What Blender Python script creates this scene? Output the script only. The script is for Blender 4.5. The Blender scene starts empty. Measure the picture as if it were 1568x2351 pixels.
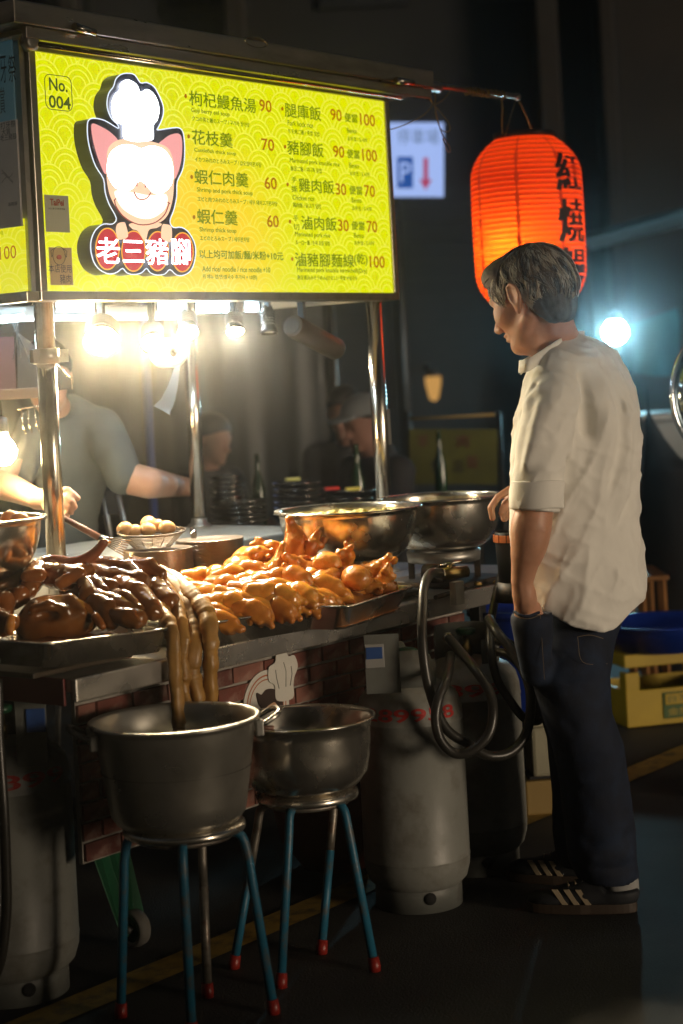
import bpy, bmesh, math, random
import numpy as np
from mathutils import Vector, Matrix

random.seed(7)
S = bpy.context.scene
COL = S.collection
rad = math.radians

# ------------------------------------------------------------------ camera, world, sun, exposure
FOC = 4200.0                       # focal length in units of a 1568 x 2351 picture
EH = 1.42                          # eye height
TH = math.atan2(3261, 4200)        # yaw between the view axis and the long side of the cart
ROLL = rad(3.0)
F0 = Vector((math.cos(TH), math.sin(TH), 0))
R0 = Vector((math.sin(TH), -math.cos(TH), 0))
UP = Vector((0, 0, 1))
cam_data = bpy.data.cameras.new('camera')
cam = bpy.data.objects.new('camera', cam_data)
COL.objects.link(cam)
rv = R0 * math.cos(ROLL) - UP * math.sin(ROLL)
uv = R0 * math.sin(ROLL) + UP * math.cos(ROLL)
bv = -F0
M = Matrix(((rv.x, uv.x, bv.x, 0), (rv.y, uv.y, bv.y, 0), (rv.z, uv.z, bv.z, EH), (0, 0, 0, 1)))
cam.matrix_world = M
cam_data.sensor_fit = 'VERTICAL'
cam_data.sensor_height = 36.0
cam_data.lens = FOC / 2351 * 36.0
cam_data.shift_y = -318.4 / 2351
cam_data.clip_start = 0.05
cam_data.clip_end = 400
cam_data.dof.use_dof = True
cam_data.dof.focus_distance = 4.75
cam_data.dof.aperture_fstop = 2.4
S.camera = cam

world = bpy.data.worlds.new("World")
S.world = world
world.use_nodes = True
wn = world.node_tree.nodes
wl = world.node_tree.links
for n in list(wn):
    wn.remove(n)
sky = wn.new('ShaderNodeTexSky')
sky.sky_type = 'NISHITA'
sky.sun_disc = False
SUN_EL, SUN_AZ = rad(24), rad(0)
sky.sun_elevation = rad(-1)
sky.air_density = 1.0
bg = wn.new('ShaderNodeBackground')
bg.inputs['Strength'].default_value = 0.08
wo = wn.new('ShaderNodeOutputWorld')
wl.new(sky.outputs[0], bg.inputs[0])
wl.new(bg.outputs[0], wo.inputs[0])

sun_d = bpy.data.lights.new('sun', 'SUN')
sun_d.energy = 1.55
sun_d.angle = rad(14)
sun_d.color = (1.0, 0.80, 0.58)
sun = bpy.data.objects.new('sun', sun_d)
COL.objects.link(sun)
_toward = (F0 * 0.62 - R0 * 0.78) * math.cos(rad(4)) - UP * math.sin(rad(4))
sun.rotation_euler = _toward.to_track_quat('-Z', 'Y').to_euler()
sun.location = (0, -3, 6)
sky.sun_rotation = math.atan2(-_toward.x, -_toward.y)

vs = S.view_settings
S.display_settings.display_device = 'sRGB'
vs.view_transform = 'Standard'
vs.look = 'None'
vs.gamma = 1.0
vs.exposure = 0.0
vs.use_curve_mapping = False
S.render.engine = 'CYCLES'
S.cycles.max_bounces = 6
S.cycles.diffuse_bounces = 3
S.cycles.glossy_bounces = 4
S.cycles.transmission_bounces = 6
S.cycles.transparent_max_bounces = 8
S.cycles.volume_bounces = 0
S.cycles.caustics_reflective = False
S.cycles.caustics_refractive = False
S.cycles.sample_clamp_indirect = 4.0
S.cycles.use_denoising = True

# ------------------------------------------------------------------ picture helpers: where a line of sight meets a plane of the place
CAM = Vector((0, 0, EH))


def ray(px, py):
    x = px - 784
    y = py - 1175.5 + 318.4
    X = x * math.cos(ROLL) - y * math.sin(ROLL)
    Y = y * math.cos(ROLL) + x * math.sin(ROLL)
    return R0 * (X / FOC) + F0 - UP * (Y / FOC)


def at_z(px, py, Z):       # at depth Z
    return CAM + ray(px, py) * Z


def at_w(px, py, w):       # on the upright plane y = w (parallel to the cart front)
    d = ray(px, py)
    return CAM + d * (w / d.y)


def at_h(px, py, h):       # on the level plane z = h
    d = ray(px, py)
    return CAM + d * ((h - EH) / d.z)


# ------------------------------------------------------------------ objects
def link(o, parent=None):
    COL.objects.link(o)
    if parent is not None:
        o.parent = parent
    return o


def tag(o, label=None, cat=None, group=None, kind=None):
    if label:
        o['label'] = label
    if cat:
        o['category'] = cat
    if group:
        o['group'] = group
    if kind:
        o['kind'] = kind
    return o


def empty(name, loc, label=None, cat=None, group=None, rz=0.0):
    o = bpy.data.objects.new(name, None)
    o.location = loc
    o.rotation_euler = (0, 0, rz)
    o.empty_display_size = 0.05
    COL.objects.link(o)
    return tag(o, label, cat, group)


class MB:
    """collects vertices and faces of one mesh"""

    def __init__(self):
        self.v, self.f, self.s = [], [], []

    def add(self, vs, fs, smooth=False):
        n = len(self.v)
        self.v.extend(tuple(p) for p in vs)
        for f in fs:
            self.f.append(tuple(i + n for i in f))
            self.s.append(smooth)
        return self

    def box(self, c, size, rot=None):
        hx, hy, hz = size[0] / 2, size[1] / 2, size[2] / 2
        P = [Vector((x, y, z)) for x in (-hx, hx) for y in (-hy, hy) for z in (-hz, hz)]
        if rot is not None:
            P = [rot @ p for p in P]
        c = Vector(c)
        self.add([p + c for p in P], [(0, 1, 3, 2), (4, 6, 7, 5), (0, 4, 5, 1), (2, 3, 7, 6), (0, 2, 6, 4), (1, 5, 7, 3)])
        return self

    def box2(self, a, b):
        a, b = Vector(a), Vector(b)
        return self.box((a + b) / 2, (abs(b.x - a.x), abs(b.y - a.y), abs(b.z - a.z)))

    def tube(self, pts, r, seg=12, cap=True, closed=False, smooth=True):
        pts = [Vector(p) for p in pts]
        n = len(pts)
        rr = r if isinstance(r, (list, tuple)) else [r] * n
        rings = []
        t0 = (pts[1] - pts[0]).normalized()
        ref = Vector((0, 0, 1)) if abs(t0.z) < 0.9 else Vector((1, 0, 0))
        nrm = t0.cross(ref).normalized()
        for i in range(n):
            if closed:
                t = (pts[(i + 1) % n] - pts[i - 1]).normalized()
            elif i == 0:
                t = t0
            elif i == n - 1:
                t = (pts[-1] - pts[-2]).normalized()
            else:
                t = (pts[i + 1] - pts[i - 1]).normalized()
            nrm = (nrm - t * nrm.dot(t)).normalized()
            bi = t.cross(nrm)
            rings.append([pts[i] + (nrm * math.cos(2 * math.pi * k / seg) + bi * math.sin(2 * math.pi * k / seg)) * rr[i] for k in range(seg)])
        vs = [p for ring in rings for p in ring]
        fs = []
        m = n if closed else n - 1
        for i in range(m):
            a, b = i * seg, ((i + 1) % n) * seg
            for k in range(seg):
                k2 = (k + 1) % seg
                fs.append((a + k, a + k2, b + k2, b + k))
        self.add(vs, fs, smooth)
        if cap and not closed:
            self.add(rings[0], [tuple(range(seg))[::-1]])
            self.add(rings[-1], [tuple(range(seg))])
        return self

    def lathe(self, prof, c=(0, 0, 0), seg=40, smooth=True, sx=1, sy=1, M=None):
        c = Vector(c)
        vs = []
        for (r, z) in prof:
            for k in range(seg):
                a = 2 * math.pi * k / seg
                p = Vector((r * math.cos(a) * sx, r * math.sin(a) * sy, z))
                if M is not None:
                    p = M @ p
                vs.append(p + c)
        fs = []
        for i in range(len(prof) - 1):
            for k in range(seg):
                k2 = (k + 1) % seg
                fs.append((i * seg + k, i * seg + k2, (i + 1) * seg + k2, (i + 1) * seg + k))
        self.add(vs, fs, smooth)
        return self

    def prism(self, poly, d, smooth=False):
        """polygon (list of points) extruded by the vector d"""
        poly = [Vector(p) for p in poly]
        d = Vector(d)
        n = len(poly)
        self.add(poly, [tuple(range(n))])
        self.add([p + d for p in poly], [tuple(range(n))[::-1]])
        vs = poly + [p + d for p in poly]
        self.add(vs, [(i, (i + 1) % n, n + (i + 1) % n, n + i) for i in range(n)], smooth)
        return self

    def strip(self, pts, wid, up, th):
        """flat band following pts: half width wid along up, thickness th"""
        pts = [Vector(p) for p in pts]
        vs = []
        for i, p in enumerate(pts):
            u = up[i] if isinstance(up, list) else Vector(up)
            t = (pts[min(i + 1, len(pts) - 1)] - pts[max(i - 1, 0)]).normalized()
            nn = t.cross(u).normalized() * th / 2
            vs += [p + u * wid + nn, p + u * wid - nn, p - u * wid - nn, p - u * wid + nn]
        fs = []
        for i in range(len(pts) - 1):
            a, b = i * 4, i * 4 + 4
            for k in range(4):
                fs.append((a + k, a + (k + 1) % 4, b + (k + 1) % 4, b + k))
        fs.append((3, 2, 1, 0))
        e = (len(pts) - 1) * 4
        fs.append((e, e + 1, e + 2, e + 3))
        self.add(vs, fs, True)
        return self

    def build(self, name, mat, parent=None, bevel=0.0, kind=None, loc=None):
        me = bpy.data.meshes.new(name)
        vs = self.v
        if loc is not None:
            L = Vector(loc)
            vs = [Vector(p) - L for p in vs]
        elif parent is not None:
            L = parent_origin(parent)
            vs = [L @ Vector(p) for p in vs]
        me.from_pydata([tuple(p) for p in vs], [], self.f)
        me.polygons.foreach_set('use_smooth', self.s)
        me.update()
        if bevel > 0 or True:
            bm = bmesh.new()
            bm.from_mesh(me)
            bmesh.ops.remove_doubles(bm, verts=bm.verts, dist=1e-5)
            bmesh.ops.recalc_face_normals(bm, faces=bm.faces)
            if bevel > 0:
                es = [e for e in bm.edges if len(e.link_faces) == 2 and e.calc_face_angle(0) > 0.6]
                bmesh.ops.bevel(bm, geom=es, offset=bevel, segments=2, profile=0.5, affect='EDGES')
            bm.to_mesh(me)
            bm.free()
        o = bpy.data.objects.new(name, me)
        if mat is not None:
            me.materials.append(mat)
        if loc is not None:
            o.location = loc
        link(o, parent)
        if kind:
            o['kind'] = kind
        return o


def wmat(o):
    m = Matrix.LocRotScale(o.location, o.rotation_euler, o.scale)
    if o.parent is not None:
        m = wmat(o.parent) @ m
    return m


def parent_origin(p):
    return wmat(p).inverted()


def mesh_obj(name, verts, faces, mat, parent=None, smooth=True, quads=None):
    """fast numpy mesh"""
    me = bpy.data.meshes.new(name)
    V = np.asarray(verts, dtype=np.float64)
    if parent is not None:
        m = np.array(parent_origin(parent))
        V = V @ m[:3, :3].T + m[:3, 3]
    me.from_pydata(V.tolist(), [], faces if isinstance(faces, list) else faces.tolist())
    me.polygons.foreach_set('use_smooth', [smooth] * len(me.polygons))
    if mat is not None:
        me.materials.append(mat)
    me.update()
    o = bpy.data.objects.new(name, me)
    link(o, parent)
    return o


def copy_tree(o, parent=None):
    c = o.copy()
    COL.objects.link(c)
    if parent is not None:
        c.parent = parent
    for ch in [x for x in o.children]:
        copy_tree(ch, c)
    return c


def catmull(pts, n=8, closed=False):
    P = [Vector(p) for p in pts]
    m = len(P)
    out = []
    for i in range(m if closed else m - 1):
        if closed:
            p0, p1, p2, p3 = P[i - 1], P[i], P[(i + 1) % m], P[(i + 2) % m]
        else:
            p1, p2 = P[i], P[i + 1]
            p0 = P[i - 1] if i > 0 else p1 * 2 - p2
            p3 = P[i + 2] if i + 2 < m else p2 * 2 - p1
        for k in range(n):
            t = k / n
            out.append(0.5 * ((2 * p1) + (p2 - p0) * t + (2 * p0 - 5 * p1 + 4 * p2 - p3) * t * t + (-p0 + 3 * p1 - 3 * p2 + p3) * t ** 3))
    if not closed:
        out.append(P[-1].copy())
    return out


# ------------------------------------------------------------------ implicit surfaces (smooth unions) for bodies and food
_rs = np.random.RandomState(5)
_LAT = _rs.rand(32, 32, 32)


def vnoise(p):
    q = np.floor(p).astype(int)
    f = p - q
    f = f * f * (3 - 2 * f)
    q &= 31
    r = (q + 1) & 31
    x0, y0, z0 = q[..., 0], q[..., 1], q[..., 2]
    x1, y1, z1 = r[..., 0], r[..., 1], r[..., 2]
    fx, fy, fz = f[..., 0], f[..., 1], f[..., 2]
    a = _LAT[x0, y0, z0] * (1 - fx) + _LAT[x1, y0, z0] * fx
    b = _LAT[x0, y1, z0] * (1 - fx) + _LAT[x1, y1, z0] * fx
    c = _LAT[x0, y0, z1] * (1 - fx) + _LAT[x1, y0, z1] * fx
    d = _LAT[x0, y1, z1] * (1 - fx) + _LAT[x1, y1, z1] * fx
    return ((a * (1 - fy) + b * fy) * (1 - fz) + (c * (1 - fy) + d * fy) * fz) * 2 - 1


def fbm(p, o=3):
    s, a, t = 0, 1.0, 0
    for i in range(o):
        s = s + a * vnoise(p * (2 ** i) + 7.3 * i)
        t += a
        a *= 0.5
    return s / t


def smin(a, b, k):
    h = np.clip(0.5 + 0.5 * (b - a) / k, 0, 1)
    return b * (1 - h) + a * h - k * h * (1 - h)


def smax(a, b, k):
    return -smin(-a, -b, k)


def s_cap(P, a, b, ra, rb):
    a, b = np.array(a, float), np.array(b, float)
    ab = b - a
    t = np.clip(((P - a) @ ab) / max(ab @ ab, 1e-12), 0, 1)
    d = np.linalg.norm(P - a - t[..., None] * ab, axis=-1)
    return d - (ra + (rb - ra) * t)


def s_path(P, pts, rs, k=0.01):
    d = None
    for i in range(len(pts) - 1):
        e = s_cap(P, pts[i], pts[i + 1], rs[i], rs[i + 1])
        d = e if d is None else np.minimum(d, e)
    return d


def s_ell(P, c, r, R=None):
    q = P - np.array(c, float)
    if R is not None:
        q = q @ np.array(R)          # columns of R are the local axes
    r = np.array(r, float)
    k0 = np.linalg.norm(q / r, axis=-1)
    k1 = np.linalg.norm(q / (r * r), axis=-1)
    return k0 * (k0 - 1) / np.maximum(k1, 1e-9)


def sdf_mesh(fn, lo, hi, h):
    lo = np.array(lo, float)
    hi = np.array(hi, float)
    n = np.ceil((hi - lo) / h).astype(int) + 1
    ax = [lo[i] + h * np.arange(n[i]) for i in range(3)]
    G = np.stack(np.meshgrid(*ax, indexing='ij'), -1)
    D = fn(G)
    inside = D < 0
    nx, ny, nz = n
    # cells with a change of sign
    cnt = np.zeros((nx - 1, ny - 1, nz - 1), int)
    for dx in (0, 1):
        for dy in (0, 1):
            for dz in (0, 1):
                cnt += inside[dx:nx - 1 + dx, dy:ny - 1 + dy, dz:nz - 1 + dz]
    act = (cnt > 0) & (cnt < 8)
    idx = -np.ones(act.shape, int)
    cells = np.argwhere(act)
    idx[act] = np.arange(len(cells))
    acc = np.zeros((len(cells), 3))
    num = np.zeros(len(cells))
    corners = [(x, y, z) for x in (0, 1) for y in (0, 1) for z in (0, 1)]
    for a in corners:
        for axis in range(3):
            if a[axis] == 1:
                continue
            b = list(a)
            b[axis] = 1
            ia = cells + np.array(a)
            ib = cells + np.array(b)
            da = D[ia[:, 0], ia[:, 1], ia[:, 2]]
            db = D[ib[:, 0], ib[:, 1], ib[:, 2]]
            m = (da < 0) != (db < 0)
            t = np.where(m, da / np.where(m, da - db, 1), 0)
            p = ia + t[:, None] * (np.array(b) - np.array(a))
            acc += np.where(m[:, None], p, 0)
            num += m
    V = lo + h * acc / num[:, None]
    faces = []
    for axis in range(3):
        o1, o2 = [(1, 2), (2, 0), (0, 1)][axis]
        sl0 = [slice(1, None)] * 3
        sl0[axis] = slice(0, -1)
        A = inside[tuple(slice(0, -1) if i == axis else slice(1, -1) for i in range(3))]
        B = inside[tuple(slice(1, None) if i == axis else slice(1, -1) for i in range(3))]
        for flip, mk in ((False, A & ~B), (True, B & ~A)):
            e = np.argwhere(mk)
            if not len(e):
                continue
            base = e.copy()
            for i in range(3):
                if i != axis:
                    base[:, i] += 1
            u = np.zeros(3, int)
            u[o1] = 1
            v = np.zeros(3, int)
            v[o2] = 1
            c = [base - u - v, base - v, base, base - u]
            q = np.stack([idx[k[:, 0], k[:, 1], k[:, 2]] for k in c], 1)
            if flip:
                q = q[:, ::-1]
            faces.append(q)
    F = np.concatenate(faces)
    F = F[(F >= 0).all(1)]
    return V, F


def sdf_obj(name, fn, lo, hi, h, mat, parent=None, relax=1):
    V, F = sdf_mesh(fn, lo, hi, h)
    for _ in range(relax):
        S1 = np.zeros_like(V)
        n1 = np.zeros(len(V))
        for a in range(4):
            b = (a + 1) % 4
            np.add.at(S1, F[:, a], V[F[:, b]])
            np.add.at(n1, F[:, a], 1)
            np.add.at(S1, F[:, b], V[F[:, a]])
            np.add.at(n1, F[:, b], 1)
        V = V * 0.5 + 0.5 * S1 / np.maximum(n1, 1)[:, None]
    return mesh_obj(name, V, F, mat, parent, True)


# ------------------------------------------------------------------ materials
def N(nt, t, **kw):
    n = nt.nodes.new(t)
    for k, v in kw.items():
        setattr(n, k, v)
    return n


def mat(name, col, rough=0.5, metal=0.0, var=0.0, vscale=8.0, bump=0.0, bscale=40.0, stain=None, sscale=4.0, samt=0.5,
        spec=0.5, sss=0.0, ssr=(1, .3, .1), coat=0.0, aniso=0.0, stretch=None, emit=None, estr=0.0, rvar=0.0, bdist=0.002, trans=0.0, orand=0.0, ocol=None):
    m = bpy.data.materials.new(name)
    m.use_nodes = True
    nt = m.node_tree
    b = nt.nodes['Principled BSDF']
    b.inputs['Base Color'].default_value = (*col, 1)
    b.inputs['Roughness'].default_value = rough
    b.inputs['Metallic'].default_value = metal
    b.inputs['Specular IOR Level'].default_value = spec
    if sss:
        b.inputs['Subsurface Weight'].default_value = sss
        b.inputs['Subsurface Radius'].default_value = ssr
        b.inputs['Subsurface Scale'].default_value = 0.01
    if coat:
        b.inputs['Coat Weight'].default_value = coat
        b.inputs['Coat Roughness'].default_value = 0.08
    if aniso:
        b.inputs['Anisotropic'].default_value = aniso
    if trans:
        b.inputs['Transmission Weight'].default_value = trans
    if emit:
        b.inputs['Emission Color'].default_value = (*emit, 1)
        b.inputs['Emission Strength'].default_value = estr
    tc = N(nt, 'ShaderNodeTexCoord')
    src = tc.outputs['Object']
    if stretch:
        mp = N(nt, 'ShaderNodeMapping')
        mp.inputs['Scale'].default_value = stretch
        nt.links.new(src, mp.inputs[0])
        src = mp.outputs[0]
    colsock = None
    if var:
        nz = N(nt, 'ShaderNodeTexNoise')
        nz.inputs['Scale'].default_value = vscale
        nz.inputs['Detail'].default_value = 5
        nt.links.new(src, nz.inputs['Vector'])
        cr = N(nt, 'ShaderNodeMapRange')
        cr.inputs['From Min'].default_value = 0.3
        cr.inputs['From Max'].default_value = 0.7
        cr.inputs['To Min'].default_value = 1 - var
        cr.inputs['To Max'].default_value = 1 + var
        nt.links.new(nz.outputs['Fac'], cr.inputs[0])
        mx = N(nt, 'ShaderNodeMix', data_type='RGBA', blend_type='MULTIPLY')
        mx.inputs[0].default_value = 1
        mx.inputs[6].default_value = (*col, 1)
        nt.links.new(cr.outputs[0], mx.inputs[7])
        colsock = mx.outputs[2]
    if stain:
        nz = N(nt, 'ShaderNodeTexNoise')
        nz.inputs['Scale'].default_value = sscale
        nz.inputs['Detail'].default_value = 7
        nz.inputs['Roughness'].default_value = 0.65
        nt.links.new(src, nz.inputs['Vector'])
        cr = N(nt, 'ShaderNodeMapRange')
        cr.inputs['From Min'].default_value = 0.5
        cr.inputs['From Max'].default_value = 0.68
        cr.inputs['To Max'].default_value = samt
        nt.links.new(nz.outputs['Fac'], cr.inputs[0])
        mx = N(nt, 'ShaderNodeMix', data_type='RGBA')
        nt.links.new(cr.outputs[0], mx.inputs[0])
        if colsock:
            nt.links.new(colsock, mx.inputs[6])
        else:
            mx.inputs[6].default_value = (*col, 1)
        mx.inputs[7].default_value = (*stain, 1)
        colsock = mx.outputs[2]
    if orand:
        # every piece cooked a little differently
        oi = N(nt, 'ShaderNodeObjectInfo')
        mx = N(nt, 'ShaderNodeMix', data_type='RGBA')
        mr = N(nt, 'ShaderNodeMapRange')
        mr.inputs['To Max'].default_value = orand
        nt.links.new(oi.outputs['Random'], mr.inputs[0])
        nt.links.new(mr.outputs[0], mx.inputs[0])
        if colsock:
            nt.links.new(colsock, mx.inputs[6])
        else:
            mx.inputs[6].default_value = (*col, 1)
        mx.inputs[7].default_value = (*(ocol or tuple(c * .4 for c in col)), 1)
        colsock = mx.outputs[2]
    if colsock:
        nt.links.new(colsock, b.inputs['Base Color'])
    if rvar:
        nz = N(nt, 'ShaderNodeTexNoise')
        nz.inputs['Scale'].default_value = vscale * 1.7
        nz.inputs['Detail'].default_value = 4
        nt.links.new(src, nz.inputs['Vector'])
        cr = N(nt, 'ShaderNodeMapRange')
        cr.inputs['From Min'].default_value = 0.3
        cr.inputs['From Max'].default_value = 0.7
        cr.inputs['To Min'].default_value = max(0.02, rough - rvar)
        cr.inputs['To Max'].default_value = min(1, rough + rvar)
        nt.links.new(nz.outputs['Fac'], cr.inputs[0])
        nt.links.new(cr.outputs[0], b.inputs['Roughness'])
    if bump:
        nz = N(nt, 'ShaderNodeTexNoise')
        nz.inputs['Scale'].default_value = bscale
        nz.inputs['Detail'].default_value = 5
        nt.links.new(src, nz.inputs['Vector'])
        bp = N(nt, 'ShaderNodeBump')
        bp.inputs['Strength'].default_value = bump
        bp.inputs['Distance'].default_value = bdist
        nt.links.new(nz.outputs['Fac'], bp.inputs['Height'])
        nt.links.new(bp.outputs[0], b.inputs['Normal'])
    return m


def emat(name, col, strength):
    m = bpy.data.materials.new(name)
    m.use_nodes = True
    nt = m.node_tree
    nt.nodes.remove(nt.nodes['Principled BSDF'])
    e = N(nt, 'ShaderNodeEmission')
    e.inputs[0].default_value = (*col, 1)
    e.inputs[1].default_value = strength
    nt.links.new(e.outputs[0], nt.nodes['Material Output'].inputs[0])
    return m


STEEL = mat('brushed_steel', (.64, .61, .56), .29, .82, var=.10, vscale=6, rvar=.10, bump=.05, bscale=120, stain=(.40, .35, .28), sscale=16, samt=.22)
STEEL_DULL = mat('dull_steel', (.42, .41, .38), .42, .85, var=.15, vscale=5, rvar=.1, stain=(.25, .21, .16), sscale=15, samt=.35, bump=.08, bscale=60)
STEEL_POST = mat('post_steel', (.70, .66, .58), .20, 1, var=.08, vscale=12, rvar=.06, stain=(.35, .26, .16), sscale=9, samt=.5)
STEEL_BOWL = mat('bowl_steel', (.68, .64, .56), .24, .95, var=.08, vscale=9, rvar=.08, bump=.05, bscale=35, stain=(.44, .37, .27), sscale=22, samt=.25)
STEEL_POT = mat('pot_steel', (.46, .44, .39), .34, .82, var=.12, vscale=5, rvar=.1, bump=.05, bscale=50, stain=(.30, .26, .20), sscale=14, samt=.35)
ROOF_STEEL = mat('canopy_steel', (.48, .43, .38), .38, 1, var=.18, vscale=4, rvar=.12, bump=.10, bscale=14, stretch=(1, 1, 4), stain=(.2, .16, .12), sscale=3, samt=.5)
DARK_METAL = mat('dark_metal', (.035, .035, .035), .45, .6, var=.2)
BLACK_RUB = mat('black_rubber', (.012, .012, .011), .42, 0, var=.3, bump=.1)

# ------------------------------------------------------------------ ground and the dark street behind
def at_u(px, py, u):
    d = ray(px, py)
    return CAM + d * (u / d.x)


ASPHALT = mat('asphalt', (.040, .040, .038), .72, var=.35, vscale=3, bump=.5, bscale=160, bdist=.004, stain=(.02, .02, .02), sscale=1.3, samt=.7)
g = MB()
nx_ = 24
for i in range(nx_):
    for j in range(nx_):
        pass
g.add([(-25, -25, 0), (39, -25, 0), (39, 39, 0), (-25, 39, 0)], [(0, 1, 2, 3)])
ground = g.build('ground', ASPHALT)
tag(ground, kind='structure')
YELLOW_PAINT = mat('worn_yellow_paint', (.42, .27, .05), .6, var=.2, vscale=10, stain=(.05, .05, .045), sscale=14, samt=.8, bump=.3, bscale=150)
for nm, a, b in (('road_line', (-4, 3.08), (14, 3.19)),):
    q = MB().add([(a[0], a[1], .004), (b[0], a[1] - .05, .004), (b[0], b[1] - .05, .004), (a[0], b[1], .004)], [(0, 1, 2, 3)]).build(nm, YELLOW_PAINT)
    tag(q, kind='structure')

# ------------------------------------------------------------------ the cart
LW, CT, PW, RW, SW = 3.0, .77, 3.55, 4.30, 3.46
UL, URT = 2.83, 5.00
cart = empty('food_cart', (3.9, 3.6, 0), 'stainless steel street food cart with brick patterned front panel and tall canopy', 'food cart')
WHITE_STEEL = mat('white_painted_bar', (.78, .78, .74), .4, .2, var=.08)
# work surface: front deck and a raised back deck
b = MB().box2((UL, LW + .004, CT - .03), (URT, RW - .02, CT))
b.build('countertop', STEEL_DULL, cart, bevel=.003)
b = MB().box2((UL - .002, LW - .012, CT - .052), (URT, LW + .002, CT + .002))
b.build('counter_lip', STEEL, cart, bevel=.004)
RED_DARK = mat('dark_red_lacquer', (.12, .012, .012), .35, var=.2)
b = MB().box2((UL - .010, LW + .02, CT - .06), (UL - .003, RW, CT + .002))
b.build('end_lip', RED_DARK, cart, bevel=.002)
CREAM_TOP = mat('worn_white_worktop', (.62, .60, .52), .45, var=.12, vscale=12, stain=(.30, .26, .18), sscale=9, samt=.6, bump=.1)
b = MB().box2((UL + .03, 3.80, CT + .002), (URT - .25, RW + .05, .915))
b.build('raised_worktop', CREAM_TOP, cart, bevel=.006)
# posts
uFL = at_w(115, 1000, PW).x
uFR = at_w(868, 900, PW).x
uRR = at_w(447, 1000, RW).x
posts = [(uFL, PW, CT, 1.66), (uFR, PW, CT, 1.66), (uRR, RW, .915, 1.66), (uRR - 1.55, RW, .915, 1.66)]
for (u, w, z0, z1) in posts:
    MB().tube([(u, w, z0), (u, w, z1)], .026, 20).build('post', STEEL_POST, cart)
    MB().lathe([(.0, .0), (.042, .0), (.042, .006), (.030, .012), (.0265, .03)], (u, w, z0), 20).build('post_flange', STEEL_DULL, cart)
# clamps on the front posts
pc = at_w(103, 818, PW)
m = MB().lathe([(.0265, -.02), (.035, -.02), (.035, .02), (.0265, .02)], (uFL, PW, pc.z), 20)
m.box((uFL + .045, PW - .005, pc.z), (.05, .014, .034))
m.box((uFL - .04, PW - .005, pc.z), (.03, .014, .034))
m.tube([(uFL + .055, PW - .02, pc.z), (uFL + .055, PW + .02, pc.z)], .006, 8)
m.build('post_clamp', STEEL_DULL, cart)
m = MB().box((uFR + .03, PW, at_w(888, 980, PW).z), (.02, .03, .115))
m.build('post_bracket', STEEL_DULL, cart, bevel=.002)
# upper frame: bars behind the sign
zt = 1.665
for (a, c, nm) in (((uFL, PW, zt), (uFR, PW, zt), 'front_bar'), ((uRR - 1.55, RW, zt), (uRR, RW, zt), 'rear_bar'), ((uFR, PW, zt), (uRR, RW, zt), 'side_bar')):
    a, c = Vector(a), Vector(c)
    d = (c - a)
    ln = d.length
    q = d.to_track_quat('X', 'Z').to_matrix()
    m = MB().box((a + c) / 2, (ln, .028, .034), q)
    m.build(nm, WHITE_STEEL if nm != 'front_bar' else STEEL_DULL, cart, bevel=.003)
# canopy
zr0 = at_w(118, 92, 3.37).z
zr1 = at_w(37, 0, 3.37).z
uRL = at_w(40, 40, 3.37).x
uRR2 = at_w(990, 165, 3.37).x
zm = zr1 - .058
b = MB().box2((uRL - .02, 3.360, zm + .001), (uRR2, 4.55, zr1))
b.build('roof_slab', ROOF_STEEL, cart, bevel=.004)
b = MB().box2((uRL + .03, 3.374, zr0 - .002), (uRR2, 3.392, zm - .001))
b.build('fascia', ROOF_STEEL, cart, bevel=.003)
# underside of the roof behind the fascia
b = MB().box2((uRL + .04, 3.394, zr0 + .012), (uRR2 - .002, 4.50, zm - .002))
b.build('roof_lining', STEEL_DULL, cart, bevel=.002)
GUT = mat('gutter_steel', (.75, .62, .40), .16, 1, var=.15, vscale=20)
MB().tube([(uRL + .05, 3.384, zr0 - .012), (uRR2 - .16, 3.384, zr0 - .012)], .0075, 10).build('gutter_roll', GUT, cart)
# fixtures on the canopy face
p = at_w(186, 70, 3.36)
MB().tube([p + Vector((-.035, -.012, .004)), p + Vector((.035, -.012, -.004))], .011, 12).build('latch', STEEL_POST, cart)
p = at_w(582, 98, 3.37)
m = MB().lathe([(0, 0), (.052, 0), (.056, .006), (.050, .012), (.044, .010), (.040, .004), (0, .003)], p, 28, sy=1, M=Matrix.Rotation(rad(90), 3, 'X') @ Matrix.Diagonal((1, .30, 1)))
m.build('recessed_handle', GUT, cart)
p = at_w(922, 189, 3.36)
MB().tube([p + Vector((-.05, -.014, .0)), p + Vector((.04, -.014, 0))], .011, 12).build('latch', STEEL_POST, cart)
p = at_w(62, 97, 3.40)
MB().lathe([(0, 0), (.024, 0), (.024, .02), (.014, .024), (0, .024)], p, 18, M=Matrix.Rotation(rad(90), 3, 'X')).build('corner_bolt', STEEL_DULL, cart)
# legs under the cart
for (u, w) in ((UL + .15, 3.3), (URT - .1, 3.3), (UL + .15, 4.2), (URT - .1, 4.2)):
    MB().box2((u - .02, w - .02, .0), (u + .02, w + .02, CT - .031)).build('cart_leg', DARK_METAL, cart, bevel=.002)

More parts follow.
